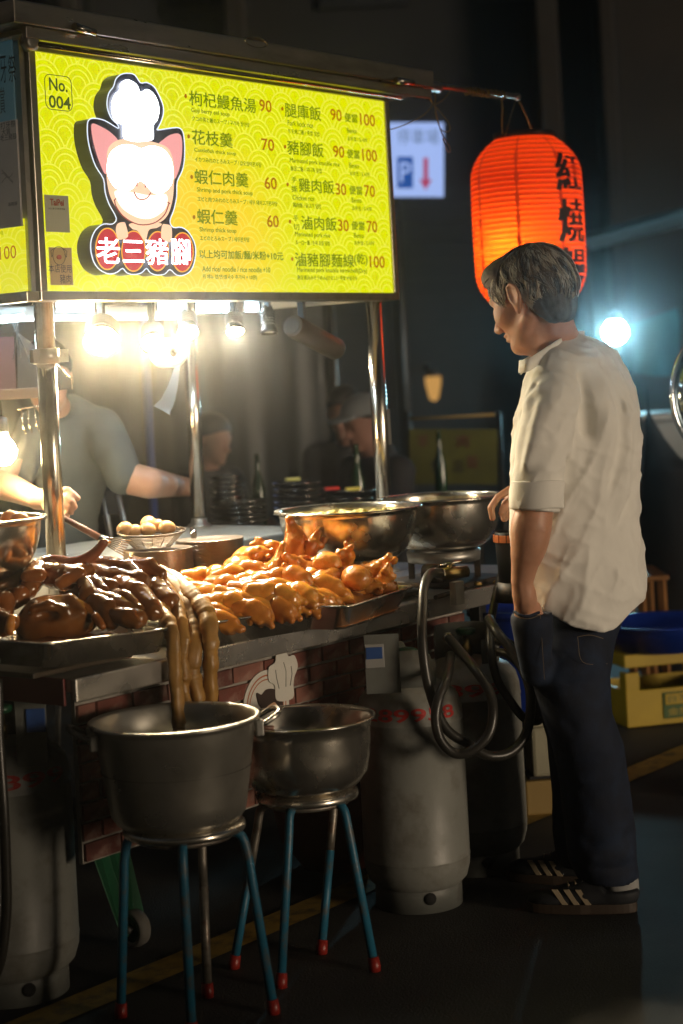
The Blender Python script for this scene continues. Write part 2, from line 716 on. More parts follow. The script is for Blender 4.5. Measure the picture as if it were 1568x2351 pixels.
# ------------------------------------------------------------------ brick front panel
BW = 3.12
uB0 = at_w(190, 1980, BW).x
zB0 = at_w(190, 1985, BW).z
uB1 = 4.55
zB1 = CT - .055
MORTAR = mat('pale_mortar', (.26, .24, .21), .85, var=.25, vscale=20, bump=.5, bscale=90)
MB().box2((uB0, BW, zB0), (uB1, BW + .012, zB1)).build('brick_panel', MORTAR, cart)
bricks = [mat('red_brick_%s' % n, c, .8, var=.35, vscale=22, bump=.6, bscale=70, stain=(.33, .27, .22), sscale=16, samt=.6) for n, c in
          (('dark', (.10, .026, .018)), ('mid', (.16, .042, .028)), ('pale', (.22, .085, .06)))]
bh, bl, jt = .0395, .115, .0065
meshes = {}
rb = random.Random(3)
r_ = 0
z = zB0 + .006
while z + bh < zB1:
    off = (r_ % 2) * (bl + jt) / 2
    u = uB0 + .004 - off
    while u < uB1 - .01:
        a = max(u, uB0 + .002)
        c = min(u + bl, uB1 - .002)
        if c - a > .02:
            full = abs((c - a) - bl) < 1e-6
            k = rb.choice((0, 0, 1, 1, 2))
            key = (round(c - a, 3), k, rb.randint(0, 2))
            if key not in meshes:
                m = MB().box((0, 0, 0), (c - a, .010, bh))
                j = random.Random(str(key))
                m.v = [(x + j.uniform(-.0014, .0014), y + j.uniform(-.0018, .0012), zz + j.uniform(-.0014, .0014)) for x, y, zz in m.v]
                o = m.build('brick', bricks[k], None, bevel=.0015)
                meshes[key] = o.data
            else:
                o = bpy.data.objects.new('brick', meshes[key])
                COL.objects.link(o)
            o.parent = cart
            o.location = Vector(((a + c) / 2, BW - .0032, z + bh / 2)) - cart.location
        u += bl + jt
    z += bh + jt
    r_ += 1
# round cook emblem on the brick panel
EMB_W = mat('emblem_white', (.62, .60, .54), .6)
EMB_O = mat('emblem_orange', (.40, .12, .04), .6)
EMB_K = mat('emblem_dark_hair', (.035, .018, .014), .6)
EMB_S = mat('emblem_skin', (.55, .33, .20), .6)
pe = at_w(612, 1620, BW - .012)
kx = Vector((1, 0, 0))


def disc(c, rx, rz, d, seg=40, th=.003, a0=0, a1=360):
    n = seg
    pts = [(c[0] + rx * math.cos(rad(a0 + (a1 - a0) * i / n)), c[1] - d, c[2] + rz * math.sin(rad(a0 + (a1 - a0) * i / n))) for i in range(n if a1 - a0 == 360 else n + 1)]
    return pts


def flat(name, pts, mt, parent, th=.002):
    return MB().prism(pts, (0, th, 0)).build(name, mt, parent)


er = .092
emb = MB().prism(disc(pe, er, er, 0), (0, .004, 0)).build('cook_emblem', EMB_W, cart)
for rr_, w_ in ((.080, .004), (.069, .003)):
    pts = [Vector(p) for p in disc(pe, rr_, rr_, .0005, 48)]
    m = MB()
    n = len(pts)
    inner = [Vector((pe.x + (p.x - pe.x) * (1 - w_ / rr_), p.y, pe.z + (p.z - pe.z) * (1 - w_ / rr_))) for p in pts]
    m.add(pts + inner, [(i, (i + 1) % n, n + (i + 1) % n, n + i) for i in range(n)])
    m.build('emblem_ring', EMB_O, emb)
flat('emblem_face', disc((pe.x + .012, pe.y, pe.z - .018), .036, .046, .002), EMB_S, emb)
hair = [(-.045, .02), (-.05, .048), (-.030, .040), (-.01, .050), (.02, .046), (.048, .026), (.052, -.02), (.040, -.045), (.034, -.01), (.02, .012), (-.012, .006), (-.030, .0), (-.036, .008)]
flat('emblem_hair', [(pe.x + .010 + a, pe.y - .0035, pe.z - .008 + c) for a, c in catmull([(a, c, 0) for a, c in hair], 4, True) for a, c in [(a, c)]] if False else
     [(pe.x + .010 + q.x, pe.y - .0035, pe.z - .008 + q.y) for q in catmull([(a, c, 0) for a, c in hair], 4, True)], EMB_K, emb)
ph_ = at_w(648, 1560, BW - .012)
hat = [(-.030, -.05), (-.036, -.01), (-.058, .006), (-.056, .040), (-.030, .050), (-.020, .078), (.010, .080), (.026, .058), (.050, .056), (.062, .026), (.046, .0), (.040, -.02), (.034, -.055)]
flat('emblem_hat', [(ph_.x + q.x, ph_.y - .004, ph_.z + q.y) for q in catmull([(a, c, 0) for a, c in hat], 5, True)], EMB_W, emb)
HATLN = mat('emblem_line', (.25, .24, .22), .6)
for seg_ in (((-.02, -.02), (-.028, .01), (-.03, .03)), ((.008, -.02), (.012, .02), (.004, .045)), ((.026, -.02), (.036, .01), (.034, .03))):
    MB().tube([(ph_.x + a, ph_.y - .0045, ph_.z + c) for a, c in seg_], .0012, 5).build('emblem_line', HATLN, emb)

# ------------------------------------------------------------------ lettering
_TC = {}


def text_geo(s, weight):
    key = (s, weight)
    if key in _TC:
        return _TC[key]
    cu = bpy.data.curves.new('txt', 'FONT')
    cu.body = s
    cu.size = 1.0
    cu.resolution_u = 3
    cu.offset = weight
    o = bpy.data.objects.new('txt', cu)
    COL.objects.link(o)
    bpy.context.view_layer.update()
    me = bpy.data.meshes.new_from_object(o.evaluated_get(bpy.context.evaluated_depsgraph_get()))
    V = np.array([v.co[:] for v in me.vertices])
    F = [tuple(p.vertices) for p in me.polygons]
    bpy.data.objects.remove(o)
    bpy.data.curves.remove(cu)
    bpy.data.meshes.remove(me)
    if len(V):
        V[:, 0] -= V[:, 0].min()
        V[:, 1] -= V[:, 1].min()
    _TC[key] = (V, F)
    return V, F


def lettering(name, s, origin, ux, uz, width, height, mt, parent=None, weight=0.0, fn=None, shear=0.0, bold=0.0):
    V, F = text_geo(s, weight)
    if not len(V):
        return None
    x = V[:, 0] / V[:, 0].max() * width
    y = V[:, 1] / max(V[:, 1].max(), 1e-6) * height
    if fn is not None:
        P = np.array([fn(a, c) for a, c in zip(x, y)])
    else:
        P = np.array(origin)[None] + x[:, None] * np.array(ux)[None] + y[:, None] * np.array(uz)[None]
        if bold:
            P0 = P
            F0_, n0 = F, len(P)
            dn = np.cross(np.array(ux), np.array(uz))
            P = np.concatenate([P0 + np.array(ux) * (o1 * bold) + np.array(uz) * (o2 * bold) + dn * (.00012 * k) for k, (o1, o2) in enumerate(((-.5, -.3), (.5, -.3), (.5, .3), (-.5, .3)))])
            F = [tuple(i + n0 * k for i in f) for k in range(4) for f in F0_]
    return mesh_obj(name, P, F, mt, parent, False)


# ------------------------------------------------------------------ menu light box
def wave_material(name, base, mid, line, strength, scale, cx, cz, rad_m):
    m = bpy.data.materials.new(name)
    m.use_nodes = True
    nt = m.node_tree
    L = nt.links
    nt.nodes.remove(nt.nodes['Principled BSDF'])
    tc = N(nt, 'ShaderNodeTexCoord')
    sp = N(nt, 'ShaderNodeSeparateXYZ')
    L.new(tc.outputs['Object'], sp.inputs[0])

    def mth(op, a, b=None, c=None):
        n = N(nt, 'ShaderNodeMath', operation=op)
        for i, v in enumerate((a, b, c)):
            if v is None:
                continue
            if isinstance(v, (int, float)):
                n.inputs[i].default_value = v
            else:
                L.new(v, n.inputs[i])
        return n.outputs[0]
    X = mth('MULTIPLY', sp.outputs[0], scale)     # unit: circle radius = 2
    Y = mth('MULTIPLY', sp.outputs[2], scale)
    fy = mth('FLOOR', mth('DIVIDE', Y, 1.5))

    def row(k):
        j = mth('ADD', fy, k)
        odd = mth('MULTIPLY', mth('PINGPONG', j, 1.0), 2.0)
        xx = mth('SUBTRACT', X, odd)
        dx = mth('PINGPONG', mth('ADD', xx, 4000.0), 2.0)
        dy = mth('SUBTRACT', Y, mth('MULTIPLY', j, 1.5))
        return mth('SQRT', mth('ADD', mth('MULTIPLY', dx, dx), mth('MULTIPLY', dy, dy)))
    d0, d1, d2 = row(-1), row(0), row(1)
    in0 = mth('LESS_THAN', d0, 2.0)
    in1 = mth('LESS_THAN', d1, 2.0)
    a = mth('ADD', mth('MULTIPLY', d1, in1), mth('MULTIPLY', d2, mth('SUBTRACT', 1.0, in1)))
    d = mth('ADD', mth('MULTIPLY', d0, in0), mth('MULTIPLY', a, mth('SUBTRACT', 1.0, in0)))
    rings = None
    for rr in (1.93, 1.42, .86):
        w = .07
        h = mth('LESS_THAN', mth('ABSOLUTE', mth('SUBTRACT', d, rr)), w)
        rings = h if rings is None else mth('MAXIMUM', rings, h)
    # colour turns orange towards the lower middle
    ex = mth('SUBTRACT', sp.outputs[0], cx)
    ez = mth('SUBTRACT', sp.outputs[2], cz)
    rd = mth('SQRT', mth('ADD', mth('MULTIPLY', ex, ex), mth('MULTIPLY', mth('MULTIPLY', ez, ez), 1.6)))
    t = N(nt, 'ShaderNodeMapRange')
    t.interpolation_type = 'SMOOTHSTEP'
    t.inputs['From Min'].default_value = rad_m
    t.inputs['From Max'].default_value = rad_m * .25
    L.new(rd, t.inputs[0])
    m1 = N(nt, 'ShaderNodeMix', data_type='RGBA')
    m1.inputs[6].default_value = (*base, 1)
    m1.inputs[7].default_value = (*mid, 1)
    L.new(t.outputs[0], m1.inputs[0])
    m2 = N(nt, 'ShaderNodeMix', data_type='RGBA')
    L.new(mth('MULTIPLY', rings, .42), m2.inputs[0])
    L.new(m1.outputs[2], m2.inputs[6])
    m2.inputs[7].default_value = (*line, 1)
    e = N(nt, 'ShaderNodeEmission')
    e.inputs[1].default_value = strength
    L.new(m2.outputs[2], e.inputs[0])
    L.new(e.outputs[0], nt.nodes['Material Output'].inputs[0])
    return m


A = at_w(78, 118, SW)
B = at_w(903, 672, SW)
u0, u1, z0, z1 = A.x, B.x, B.z, A.z
sign = empty('menu_sign', ((u0 + u1) / 2, SW, z0), 'glowing yellow menu light box with pig cook logo and priced dishes', 'menu sign')
YELLOW_PRINT = wave_material('backlit_yellow_wave_print', (.78, .80, .0), (.98, .66, .02), (.92, .88, .16), 1.0, 1 / .030, -.14, .16, .46)
MB().box2((u0, SW, z0), (u1, SW + .01, z1)).build('face', YELLOW_PRINT, sign)
fr = .024
SIGNFR = mat('sign_frame_steel', (.50, .46, .38), .3, 1, var=.15, vscale=8, stain=(.2, .15, .1), sscale=8)
MB().box2((u0 - fr, SW - .006, z1 + .0005), (u1 + fr, SW + .075, z1 + fr)).build('frame_rail', SIGNFR, sign, bevel=.002)
MB().box2((u0 - fr, SW - .006, z0 - fr), (u1 + fr, SW + .075, z0 - .0005)).build('frame_rail', SIGNFR, sign, bevel=.002)
MB().box2((u0 - fr, SW - .0055, z0), (u0 - .0005, SW + .0745, z1)).build('frame_rail', SIGNFR, sign, bevel=.002)
MB().box2((u1 + .0005, SW - .0055, z0), (u1 + fr, SW + .0745, z1)).build('frame_rail', SIGNFR, sign, bevel=.002)
MB().box2((u0, SW + .06, z0), (u1, SW + .07, z1)).build('back_plate', STEEL_DULL, sign)
PR_G = emat('print_olive', (.19, .27, .0), .85)
PR_G2 = emat('print_olive_light', (.36, .44, .0), 1.0)
PR_B = emat('print_brown', (.50, .17, .0), .9)
PR_DK = emat('print_dark_green', (.09, .13, .02), .7)
TW = SW - .0016
exX, exZ = Vector((1, 0, 0)), Vector((0, 0, 1))


def put(name, s, px0, py, px1, hpx, mt, parent=None, w=TW, weight=0.0, bold=0.0):
    """lettering on the sign: lower left corner and right end read off the sign's face"""
    a = at_w(px0, py, w)
    Zd = (a - CAM).dot(F0)
    # the baseline runs level along the sign
    lo, hi = 0.0, 3.0
    for _ in range(40):
        md = (lo + hi) / 2
        v = (a + exX * md) - CAM
        Z = v.dot(F0)
        X = v.dot(R0) / Z * FOC
        Y = -v.z / Z * FOC
        x = X * math.cos(ROLL) + Y * math.sin(ROLL) + 784
        if x < px1:
            lo = md
        else:
            hi = md
    return lettering(name, s, a, exX, exZ, lo, hpx * Zd / FOC, mt, parent, weight, bold=bold)


def Z2(x, y):
    return (700 + .5995 * x) / 1.7423, (300 + .5995 * y) / 1.7423


K2 = .5995 / 1.7423
TEXTS = [
    ("枸杞鰻魚湯", 97, 200, 542, 98, 'g'), ("90", 565, 240, 645, 78, 'b'), ("Goji berry eel soup", 110, 255, 365, 38, 's'), ("クコの実と鰻のスープ / 구기자 장어탕", 115, 305, 497, 32, 's'),
    ("花枝羹", 117, 460, 385, 98, 'g'), ("70", 580, 500, 662, 78, 'b'), ("Cuttlefish thick soup", 130, 518, 408, 33, 's'), ("イカつみれのとろみスープ / 갑오징어완자탕", 133, 577, 577, 32, 's'),
    ("蝦仁肉羹", 133, 724, 490, 98, 'g'), ("60", 600, 758, 680, 78, 'b'), ("Shrimp and pork thick soup", 148, 786, 518, 38, 's'), ("エビと肉つみれのとろみスープ / 새우 돼지고기완자탕", 152, 842, 683, 32, 's'),
    ("蝦仁羹", 150, 990, 418, 98, 'g'), ("60", 617, 1013, 693, 78, 'b'), ("Shrimp thick soup", 165, 1052, 410, 38, 's'), ("エビのとろみスープ / 새우완자탕", 168, 1103, 497, 32, 's'),
    ("以上均可加飯/麵/米粉+10元", 165, 1222, 722, 58, 'g'), ("Add rice/ noodle / rice noodle +10", 183, 1310, 635, 36, 's'), ("위 메뉴 밥/면/쌀국수 추가시 + 10원)", 185, 1365, 547, 36, 'g'),
    ("腿庫飯", 735, 278, 975, 95, 'g'), ("90", 1040, 300, 1112, 76, 'b'), ("便當", 1133, 310, 1218, 58, 'g'), ("100", 1237, 333, 1335, 78, 'b'),
    ("Pork hock rice", 752, 335, 922, 35, 's'), ("モモ肉ご飯 / 족발 덮밥", 755, 388, 965, 32, 's'), ("Bento", 1148, 385, 1213, 32, 's'), ("お弁当 / 도시락", 1152, 437, 1283, 30, 's'),
    ("豬腳飯", 752, 528, 992, 95, 'g'), ("90", 1058, 546, 1130, 76, 'b'), ("便當", 1150, 552, 1232, 58, 'g'), ("100", 1252, 570, 1348, 78, 'b'),
    ("Marinated pork knuckle rice", 768, 590, 1098, 38, 's'), ("豚足ご飯 / 미니족 덮밥", 772, 638, 980, 32, 's'), ("Bento", 1163, 618, 1228, 32, 's'), ("お弁当 / 도시락", 1168, 670, 1298, 30, 's'),
    ("手", 778, 715, 812, 38, 'g'), ("撕", 778, 780, 818, 42, 'g'), ("雞肉飯", 828, 778, 1062, 92, 'g'), ("30", 1075, 798, 1143, 76, 'b'), ("便當", 1165, 795, 1250, 58, 'g'), ("70", 1265, 810, 1335, 76, 'b'),
    ("Chicken rice", 785, 832, 930, 32, 's'), ("鶏肉飯 / 닭고기 덮밥", 788, 882, 975, 32, 's'), ("Bento", 1180, 850, 1245, 32, 's'), ("お弁当 / 도시락", 1183, 902, 1313, 30, 's'),
    ("手", 792, 972, 822, 38, 'g'), ("切", 792, 1034, 830, 40, 'g'), ("滷肉飯", 845, 1030, 1080, 92, 'g'), ("30", 1090, 1040, 1160, 76, 'b'), ("便當", 1180, 1032, 1265, 58, 'g'), ("70", 1282, 1048, 1350, 76, 'b'),
    ("Marinated pork rice", 802, 1084, 1035, 38, 's'), ("ルーロー飯 / 돈육 조림 덮밥", 805, 1132, 1033, 32, 's'), ("Bento", 1195, 1085, 1260, 32, 's'), ("お弁当 / 도시락", 1198, 1134, 1328, 30, 's'),
    ("滷豬腳麵線", 803, 1276, 1195, 92, 'g'), ("(乾)", 1197, 1272, 1285, 82, 'g'), ("100", 1302, 1285, 1400, 78, 'b'),
    ("Marinated pork knuckle vermichelli(Dry)", 817, 1322, 1280, 40, 's'), ("豚足煮込みそうめん(汁なし) / 족발 비빔국수", 818, 1370, 1217, 34, 's'),
]
for (s, x, y, xx, h, c) in TEXTS:
    px, py = Z2(x, y)
    qx, _ = Z2(xx, y)
    put('dish_name' if c == 'g' else ('price' if c == 'b' else 'small_print'), s, px, py, qx, h * K2, {'g': PR_G, 'b': PR_B, 's': PR_G2 if False else PR_G}[c], sign, weight=0, bold={'g': .0014 if h > 50 else .0006, 'b': .0016, 's': .0006}[c])
for (x, y) in ((72, 140), (92, 410), (112, 680), (128, 948), (717, 225), (735, 478), (752, 730), (768, 978), (783, 1228)):
    p = at_w(*Z2(x, y), TW)
    MB().prism(disc(p, .0052, .0058, 0, 12), (0, .001, 0)).build('dot', PR_B, sign)
# number badge
def Z1(x, y):
    return x * .6223, y * .6223
put('number_text', "No.", *Z1(182, 333), Z1(250, 0)[0], 48 * .6223, PR_DK, sign, weight=.02)
put('number_text', "004", *Z1(181, 397), Z1(262, 0)[0], 48 * .6223, PR_DK, sign, weight=.02)
pa, pb = at_w(*Z1(163, 272), TW), at_w(*Z1(268, 412), TW)
rrc = .018
pts = []
xa, xb, za, zb = pa.x, pb.x, pb.z, pa.z
for (cx, cz, a0) in ((xb - rrc, zb - rrc, 0), (xa + rrc, zb - rrc, 90), (xa + rrc, za + rrc, 180), (xb - rrc, za + rrc, 270)):
    for k in range(7):
        an = rad(a0 + 15 * k)
        pts.append((cx + rrc * math.cos(an), TW, cz + rrc * math.sin(an)))
MB().tube(pts, .0011, 5, closed=True).build('badge_outline', PR_DK, sign)

# stickers on the lower left of the sign
STK = mat('grey_sticker', (.42, .40, .30), .5, emit=(.5, .48, .25), estr=.12)
STK2 = mat('tan_sticker', (.45, .30, .14), .5, emit=(.6, .38, .12), estr=.15)
STKD = mat('sticker_ink', (.03, .03, .03), .5)
def sticker(xa, ya, xb, yb, mt, name):
    a, c = at_w(*Z1(xa, ya), SW - .003), at_w(*Z1(xb, yb), SW - .003)
    return MB().box2((a.x, SW - .0035, c.z), (c.x, SW - .002, a.z)).build(name, mt, sign)
st1 = sticker(163, 718, 258, 858, STK, 'notice_sticker')
STC = [mat('sticker_red', (.5, .08, .05), .5), mat('sticker_green', (.1, .35, .15), .5), mat('sticker_orange', (.6, .3, .05), .5)]
put('sticker_text', "TaiPei", *Z1(185, 758), Z1(236, 0)[0], 16, STC[0], sign, w=SW - .0045, weight=.03)
put('sticker_text', "2025 臺北市美食地圖", *Z1(178, 772), Z1(240, 0)[0], 4.5, STKD, sign, w=SW - .0045)
st2 = sticker(180, 912, 270, 1052, STK2, 'pork_sticker')
put('sticker_text', "本店使用", *Z1(180, 1005), Z1(264, 0)[0], 30 * .6223, STKD, sign, w=SW - .0045)
put('sticker_text', "豬肉", *Z1(222, 1046), Z1(264, 0)[0], 34 * .6223, STKD, sign, w=SW - .0045)
pf = at_w(*Z1(218, 943), SW - .0045)
MB().tube(disc(pf, .022, .024, 0, 24), .0008, 4, closed=True).build('sticker_pig_face', STKD, sign)
flat('sticker_pig_nose', disc(pf - Vector((0, 0, .004)), .008, .006, .001, 16), STC[0], sign)
for s_ in (-1, 1):
    MB().tube([(pf.x + s_ * .017, pf.y, pf.z + .018), (pf.x + s_ * .028, pf.y, pf.z + .012), (pf.x + s_ * .026, pf.y, pf.z - .004), (pf.x + s_ * .020, pf.y, pf.z + .004)], .0008, 4).build('sticker_pig_ear', STKD, sign)

# ------------------------------------------------------------------ pig cook logo: a lit box standing off the sign
def Z3(x, y):      # zoom of the logo
    return (150 + .4464 * x) / 1.7423, (250 + .4464 * y) / 1.7423


LG = SW - .055          # front plane of the logo box


def lg(pts, dw=0.0, n=5, smooth=True):
    q = [at_w(*Z3(x, y), LG - dw) for x, y in pts]
    return catmull(q, n, True) if smooth else q


LOGO_BACK = mat('logo_box_charcoal', (.035, .04, .07), .35, var=.1)
LOGO_EDGE = emat('logo_edge_white', (.75, .82, 1.0), 1.2)
logo_out = [(720, 590), (715, 555), (665, 505), (630, 430), (622, 350), (640, 270), (680, 215), (700, 150), (745, 108), (805, 97), (870, 112), (920, 182), (975, 180), (1040, 215), (1085, 290),
            (1122, 380), (1125, 460), (1105, 530), (1078, 585), (1075, 605), (1180, 590), (1260, 585), (1300, 620), (1315, 720), (1315, 860), (1295, 970), (1250, 1070), (1245, 1200), (1220, 1320),
            (1185, 1420), (1215, 1478), (1290, 1478), (1360, 1530), (1412, 1640), (1410, 1760), (1375, 1860), (1310, 1905), (1245, 1905), (1185, 1855), (1140, 1895), (1070, 1905), (1010, 1885), (975, 1845),
            (930, 1885), (860, 1900), (800, 1885), (760, 1845), (710, 1880), (640, 1895), (560, 1860), (505, 1790), (477, 1690), (480, 1590), (520, 1500), (590, 1448), (668, 1448), (705, 1395),
            (640, 1270), (605, 1160), (590, 1045), (520, 930), (475, 800), (450, 680), (445, 580), (455, 520), (500, 500), (600, 520)]
out3 = lg(logo_out, 0, 3)
box_ = MB().prism(out3, (0, .05, 0)).build('logo_box', LOGO_BACK, sign)
MB().tube([p + Vector((0, -.0005, 0)) for p in out3], .0016, 5, closed=True).build('logo_edge', LOGO_EDGE, box_)
SKIN_E = emat('logo_skin_print', (1.0, .60, .38), 1.15)
PINK_E = emat('logo_pink_print', (.95, .38, .36), 1.0)
WHITE_E = emat('logo_white_glow', (.92, .96, 1.0), 9.0)
WHITE_T = emat('logo_letters_glow', (.88, .90, 1.0), 6.0)
RED_E = emat('logo_red_print', (.62, .02, .04), .9)
GOLD_E = emat('logo_gold_line', (1.0, .45, .05), 1.1)
LINE_E = mat('logo_brown_line', (.18, .02, .015), .5, emit=(.35, .03, .02), estr=.6)
def lflat(name, pts, mt, dw, n=5, smooth=True):
    q = lg(pts, dw, n, smooth)
    return MB().prism(q, (0, .0012, 0)).build(name, mt, box_)
lflat('logo_ear', [(490, 550), (560, 570), (660, 630), (725, 710), (680, 800), (640, 900), (612, 1000), (560, 900), (515, 760), (490, 640)], PINK_E, .004)
lflat('logo_ear', [(1085, 740), (1130, 690), (1200, 645), (1270, 640), (1295, 700), (1292, 850), (1262, 980), (1225, 1040), (1200, 900), (1160, 800)], PINK_E, .004)
lflat('logo_face', [(640, 760), (740, 690), (900, 700), (1050, 715), (1180, 780), (1225, 950), (1222, 1100), (1210, 1230), (1170, 1360), (1100, 1430), (980, 1455), (860, 1430), (740, 1340), (660, 1210), (625, 1060), (622, 900)], SKIN_E, .005)
lflat('logo_neck', [(840, 1440), (1100, 1440), (1075, 1480), (1000, 1500), (965, 1600), (900, 1510), (850, 1490)], SKIN_E, .003)
lflat('logo_hat', [(770, 660), (765, 560), (700, 530), (668, 440), (670, 350), (700, 280), (735, 250), (740, 200), (780, 160), (830, 160), (890, 200), (925, 270), (980, 240), (1040, 280), (1080, 360), (1090, 440), (1070, 520), (1040, 560), (1040, 660), (1020, 695), (900, 710), (800, 690)], WHITE_E, .006)
lflat('logo_glasses', [(625, 950), (650, 820), (740, 745), (850, 740), (930, 770), (1020, 745), (1130, 780), (1200, 880), (1215, 1000), (1195, 1100), (1120, 1170), (1040, 1165), (985, 1110), (930, 1060), (880, 1090), (850, 1130), (780, 1155), (700, 1120), (645, 1040)], WHITE_E, .008)
WARM_F = emat('logo_face_glow', (1.0, .80, .66), 1.9)
lflat('logo_cheek', [(700, 1150), (850, 1160), (1000, 1190), (1150, 1180), (1150, 1300), (1040, 1390), (920, 1395), (790, 1330), (720, 1240)], WARM_F, .0065)
def lline(pts, dw, r=.0016, name='logo_line'):
    q = catmull([at_w(*Z3(x, y), LG - dw) for x, y in pts], 5)
    MB().tube(q, r, 5).build(name, LINE_E, box_)
lline([(690, 1230), (705, 1290), (770, 1380), (870, 1440), (960, 1455), (1060, 1430), (1140, 1360), (1180, 1260)], .008)
lline([(865, 1160), (895, 1215), (940, 1228), (985, 1210), (1015, 1165)], .009)
lline([(893, 1050), (890, 1110)], .0095)
lline([(965, 1060), (968, 1120)], .0095)
lline([(685, 1235), (705, 1218)], .008)
lline([(1165, 1250), (1187, 1265)], .008)
for i, (cx, cy, rx, ry) in enumerate(((628, 1670, 108, 190), (862, 1690, 108, 185), (1078, 1690, 100, 180), (1300, 1700, 100, 180))):
    ring = [(cx + rx * math.cos(2 * math.pi * k / 20), cy + ry * math.sin(2 * math.pi * k / 20)) for k in range(20)]
    lflat('logo_gold_ring', ring, GOLD_E, .0025 + i * .0001)
    ring = [(cx + (rx - 9) * math.cos(2 * math.pi * k / 20), cy + (ry - 11) * math.sin(2 * math.pi * k / 20)) for k in range(20)]
    lflat('logo_red_disc', ring, RED_E, .0036 + i * .0001)
lflat('logo_hand', [(705, 1500), (720, 1445), (770, 1430), (790, 1450), (812, 1560), (740, 1588), (720, 1570)], SKIN_E, .0055, 3)
lflat('logo_hand', [(1205, 1520), (1195, 1465), (1150, 1450), (1120, 1460), (1112, 1570), (1180, 1608), (1200, 1590)], SKIN_E, .0055, 3)
for s_, xa, xb in (("老", 535, 740), ("三", 768, 955), ("豬", 975, 1175), ("腳", 1200, 1372)):
    pa_ = Z3(xa, 1795 if s_ != "三" else 1785)
    pb_ = Z3(xb, 0)
    put('logo_letter', s_, pa_[0], pa_[1] + (3 if xa > 900 else 0), pb_[0], 232 * .4464 / 1.7423 if s_ != "三" else 195 * .4464 / 1.7423, WHITE_T, box_, w=LG - .009, weight=.0)
    put('logo_letter', s_, pa_[0] + 1.0, pa_[1] + (3 if xa > 900 else 0) + .8, pb_[0] + 1.0, 232 * .4464 / 1.7423 if s_ != '三' else 195 * .4464 / 1.7423, WHITE_T, box_, w=LG - .0093)

# ------------------------------------------------------------------ side light box at the cart's left end
uS = u0 - fr - .035
side = empty('side_sign', (uS, 3.9, z0), 'yellow side light box behind pasted posters at the left picture edge', 'sign')
a = at_u(57, 668, uS)
b_ = at_u(57, 500, uS)
c_ = at_u(52, 60, uS)
zY0, zY1, zP = a.z, b_.z, c_.z
w0_ = a.y
YEL2 = wave_material('side_yellow_wave_print', (.78, .78, .0), (.95, .62, .05), (.92, .88, .16), .9, 1 / .030, 5, 5, .1)
o = MB().box2((-.012, w0_, zY0), (0, w0_ + .9, zY1))
o.v = [(y - w0_, x, z_) for (x, y, z_) in o.v]    # built flat, then turned so the print faces the street
fc = MB()
fc.v = o.v
fc.f = o.f
fc.s = o.s
ob = fc.build('face', YEL2, None, loc=(0, 0, 0))
ob.parent = side
ob.matrix_basis = side.matrix_world.inverted() @ Matrix.Translation((uS + .012, w0_, 0)) @ Matrix.Rotation(rad(90), 4, 'Z')
side_m = Matrix.Translation(side.location)
ob.matrix_basis = side_m.inverted() @ Matrix.Translation((uS, w0_, 0)) @ Matrix.Rotation(rad(90), 4, 'Z')
POST_T = mat('teal_poster', (.10, .16, .18), .6, var=.15, vscale=5, emit=(.02, .05, .06), estr=.6)
POST_W = mat('white_poster', (.30, .27, .24), .6, var=.15, vscale=7, emit=(.05, .045, .04), estr=.6)
INK = mat('poster_ink', (.015, .02, .025), .6)
zmid = at_u(50, 272, uS).z
MB().box2((uS - .006, w0_ - .004, zmid), (uS - .001, w0_ + .9, zP)).build('teal_poster', POST_T, side)
MB().box2((uS - .008, w0_ - .008, zY1 - .02), (uS - .0015, w0_ + .9, zmid - .001)).build('white_poster', POST_W, side)
MB().box2((uS + .013, w0_ - .01, zY0 - .02), (uS + .03, w0_ + .92, zP + .02)).build('back_plate', STEEL_DULL, side)
MB().box2((uS - .012, w0_ - .02, zY0 - .028), (uS + .03, w0_ + .92, zY0 - .002)).build('frame_rail', SIGNFR, side, bevel=.002)
def sput(s, px0, py, px1, hpx, mt, weight=0.0, uu=None):
    uu = uS - .0095 if uu is None else uu
    a_ = at_u(px0, py, uu)
    e_ = at_u(px1, py, uu)
    Zd = (a_ - CAM).dot(F0)
    return lettering('poster_text', s, a_, Vector((0, -1, 0)), exZ, abs(e_.y - a_.y), hpx * Zd / FOC, mt, side, weight)
sput("牙", 2, 192, 17, 62, INK)
sput("祭", 20, 190, 38, 62, INK)
sput("賞", 1, 262, 13, 60, INK)
sput("打牙祭", 2, 297, 36, 15, INK)
sput("大賞", 4, 311, 24, 14, INK)
sput("老三豬腳", 1, 325, 38, 14, INK)
sput("100", 0, 597, 38, 30, emat('side_brown', (.45, .15, 0), .9), 0.0)
sput("락", 1, 541, 8, 11, PR_G, 0.0)
# sketch of a bowl on the white poster
for k in range(4):
    q = [at_u(4 + 26 * t, 420 - 14 * math.sin(3 * t + k) - 9 * k, uS - .0095) for t in np.linspace(0, 1, 8)]
    MB().tube(q, .0007, 4).build('poster_sketch', mat('sketch_ink', (.10, .08, .08), .6), side)
sput("滷豬腳", 18, 474, 40, 9, INK, 0.0)

# ------------------------------------------------------------------ lamps under the canopy
COLD = emat('cold_tube_light', (.60, .86, 1.0), 42.0)
WARM = emat('warm_lamp_light', (1.0, .72, .34), 330.0)
WARMW = emat('warm_white_lamp_light', (1.0, .80, .46), 230.0)
HOLD = mat('lamp_white_plastic', (.7, .7, .68), .4)
LAMPBODY = mat('lamp_black_housing', (.03, .028, .026), .4, .3, var=.2)


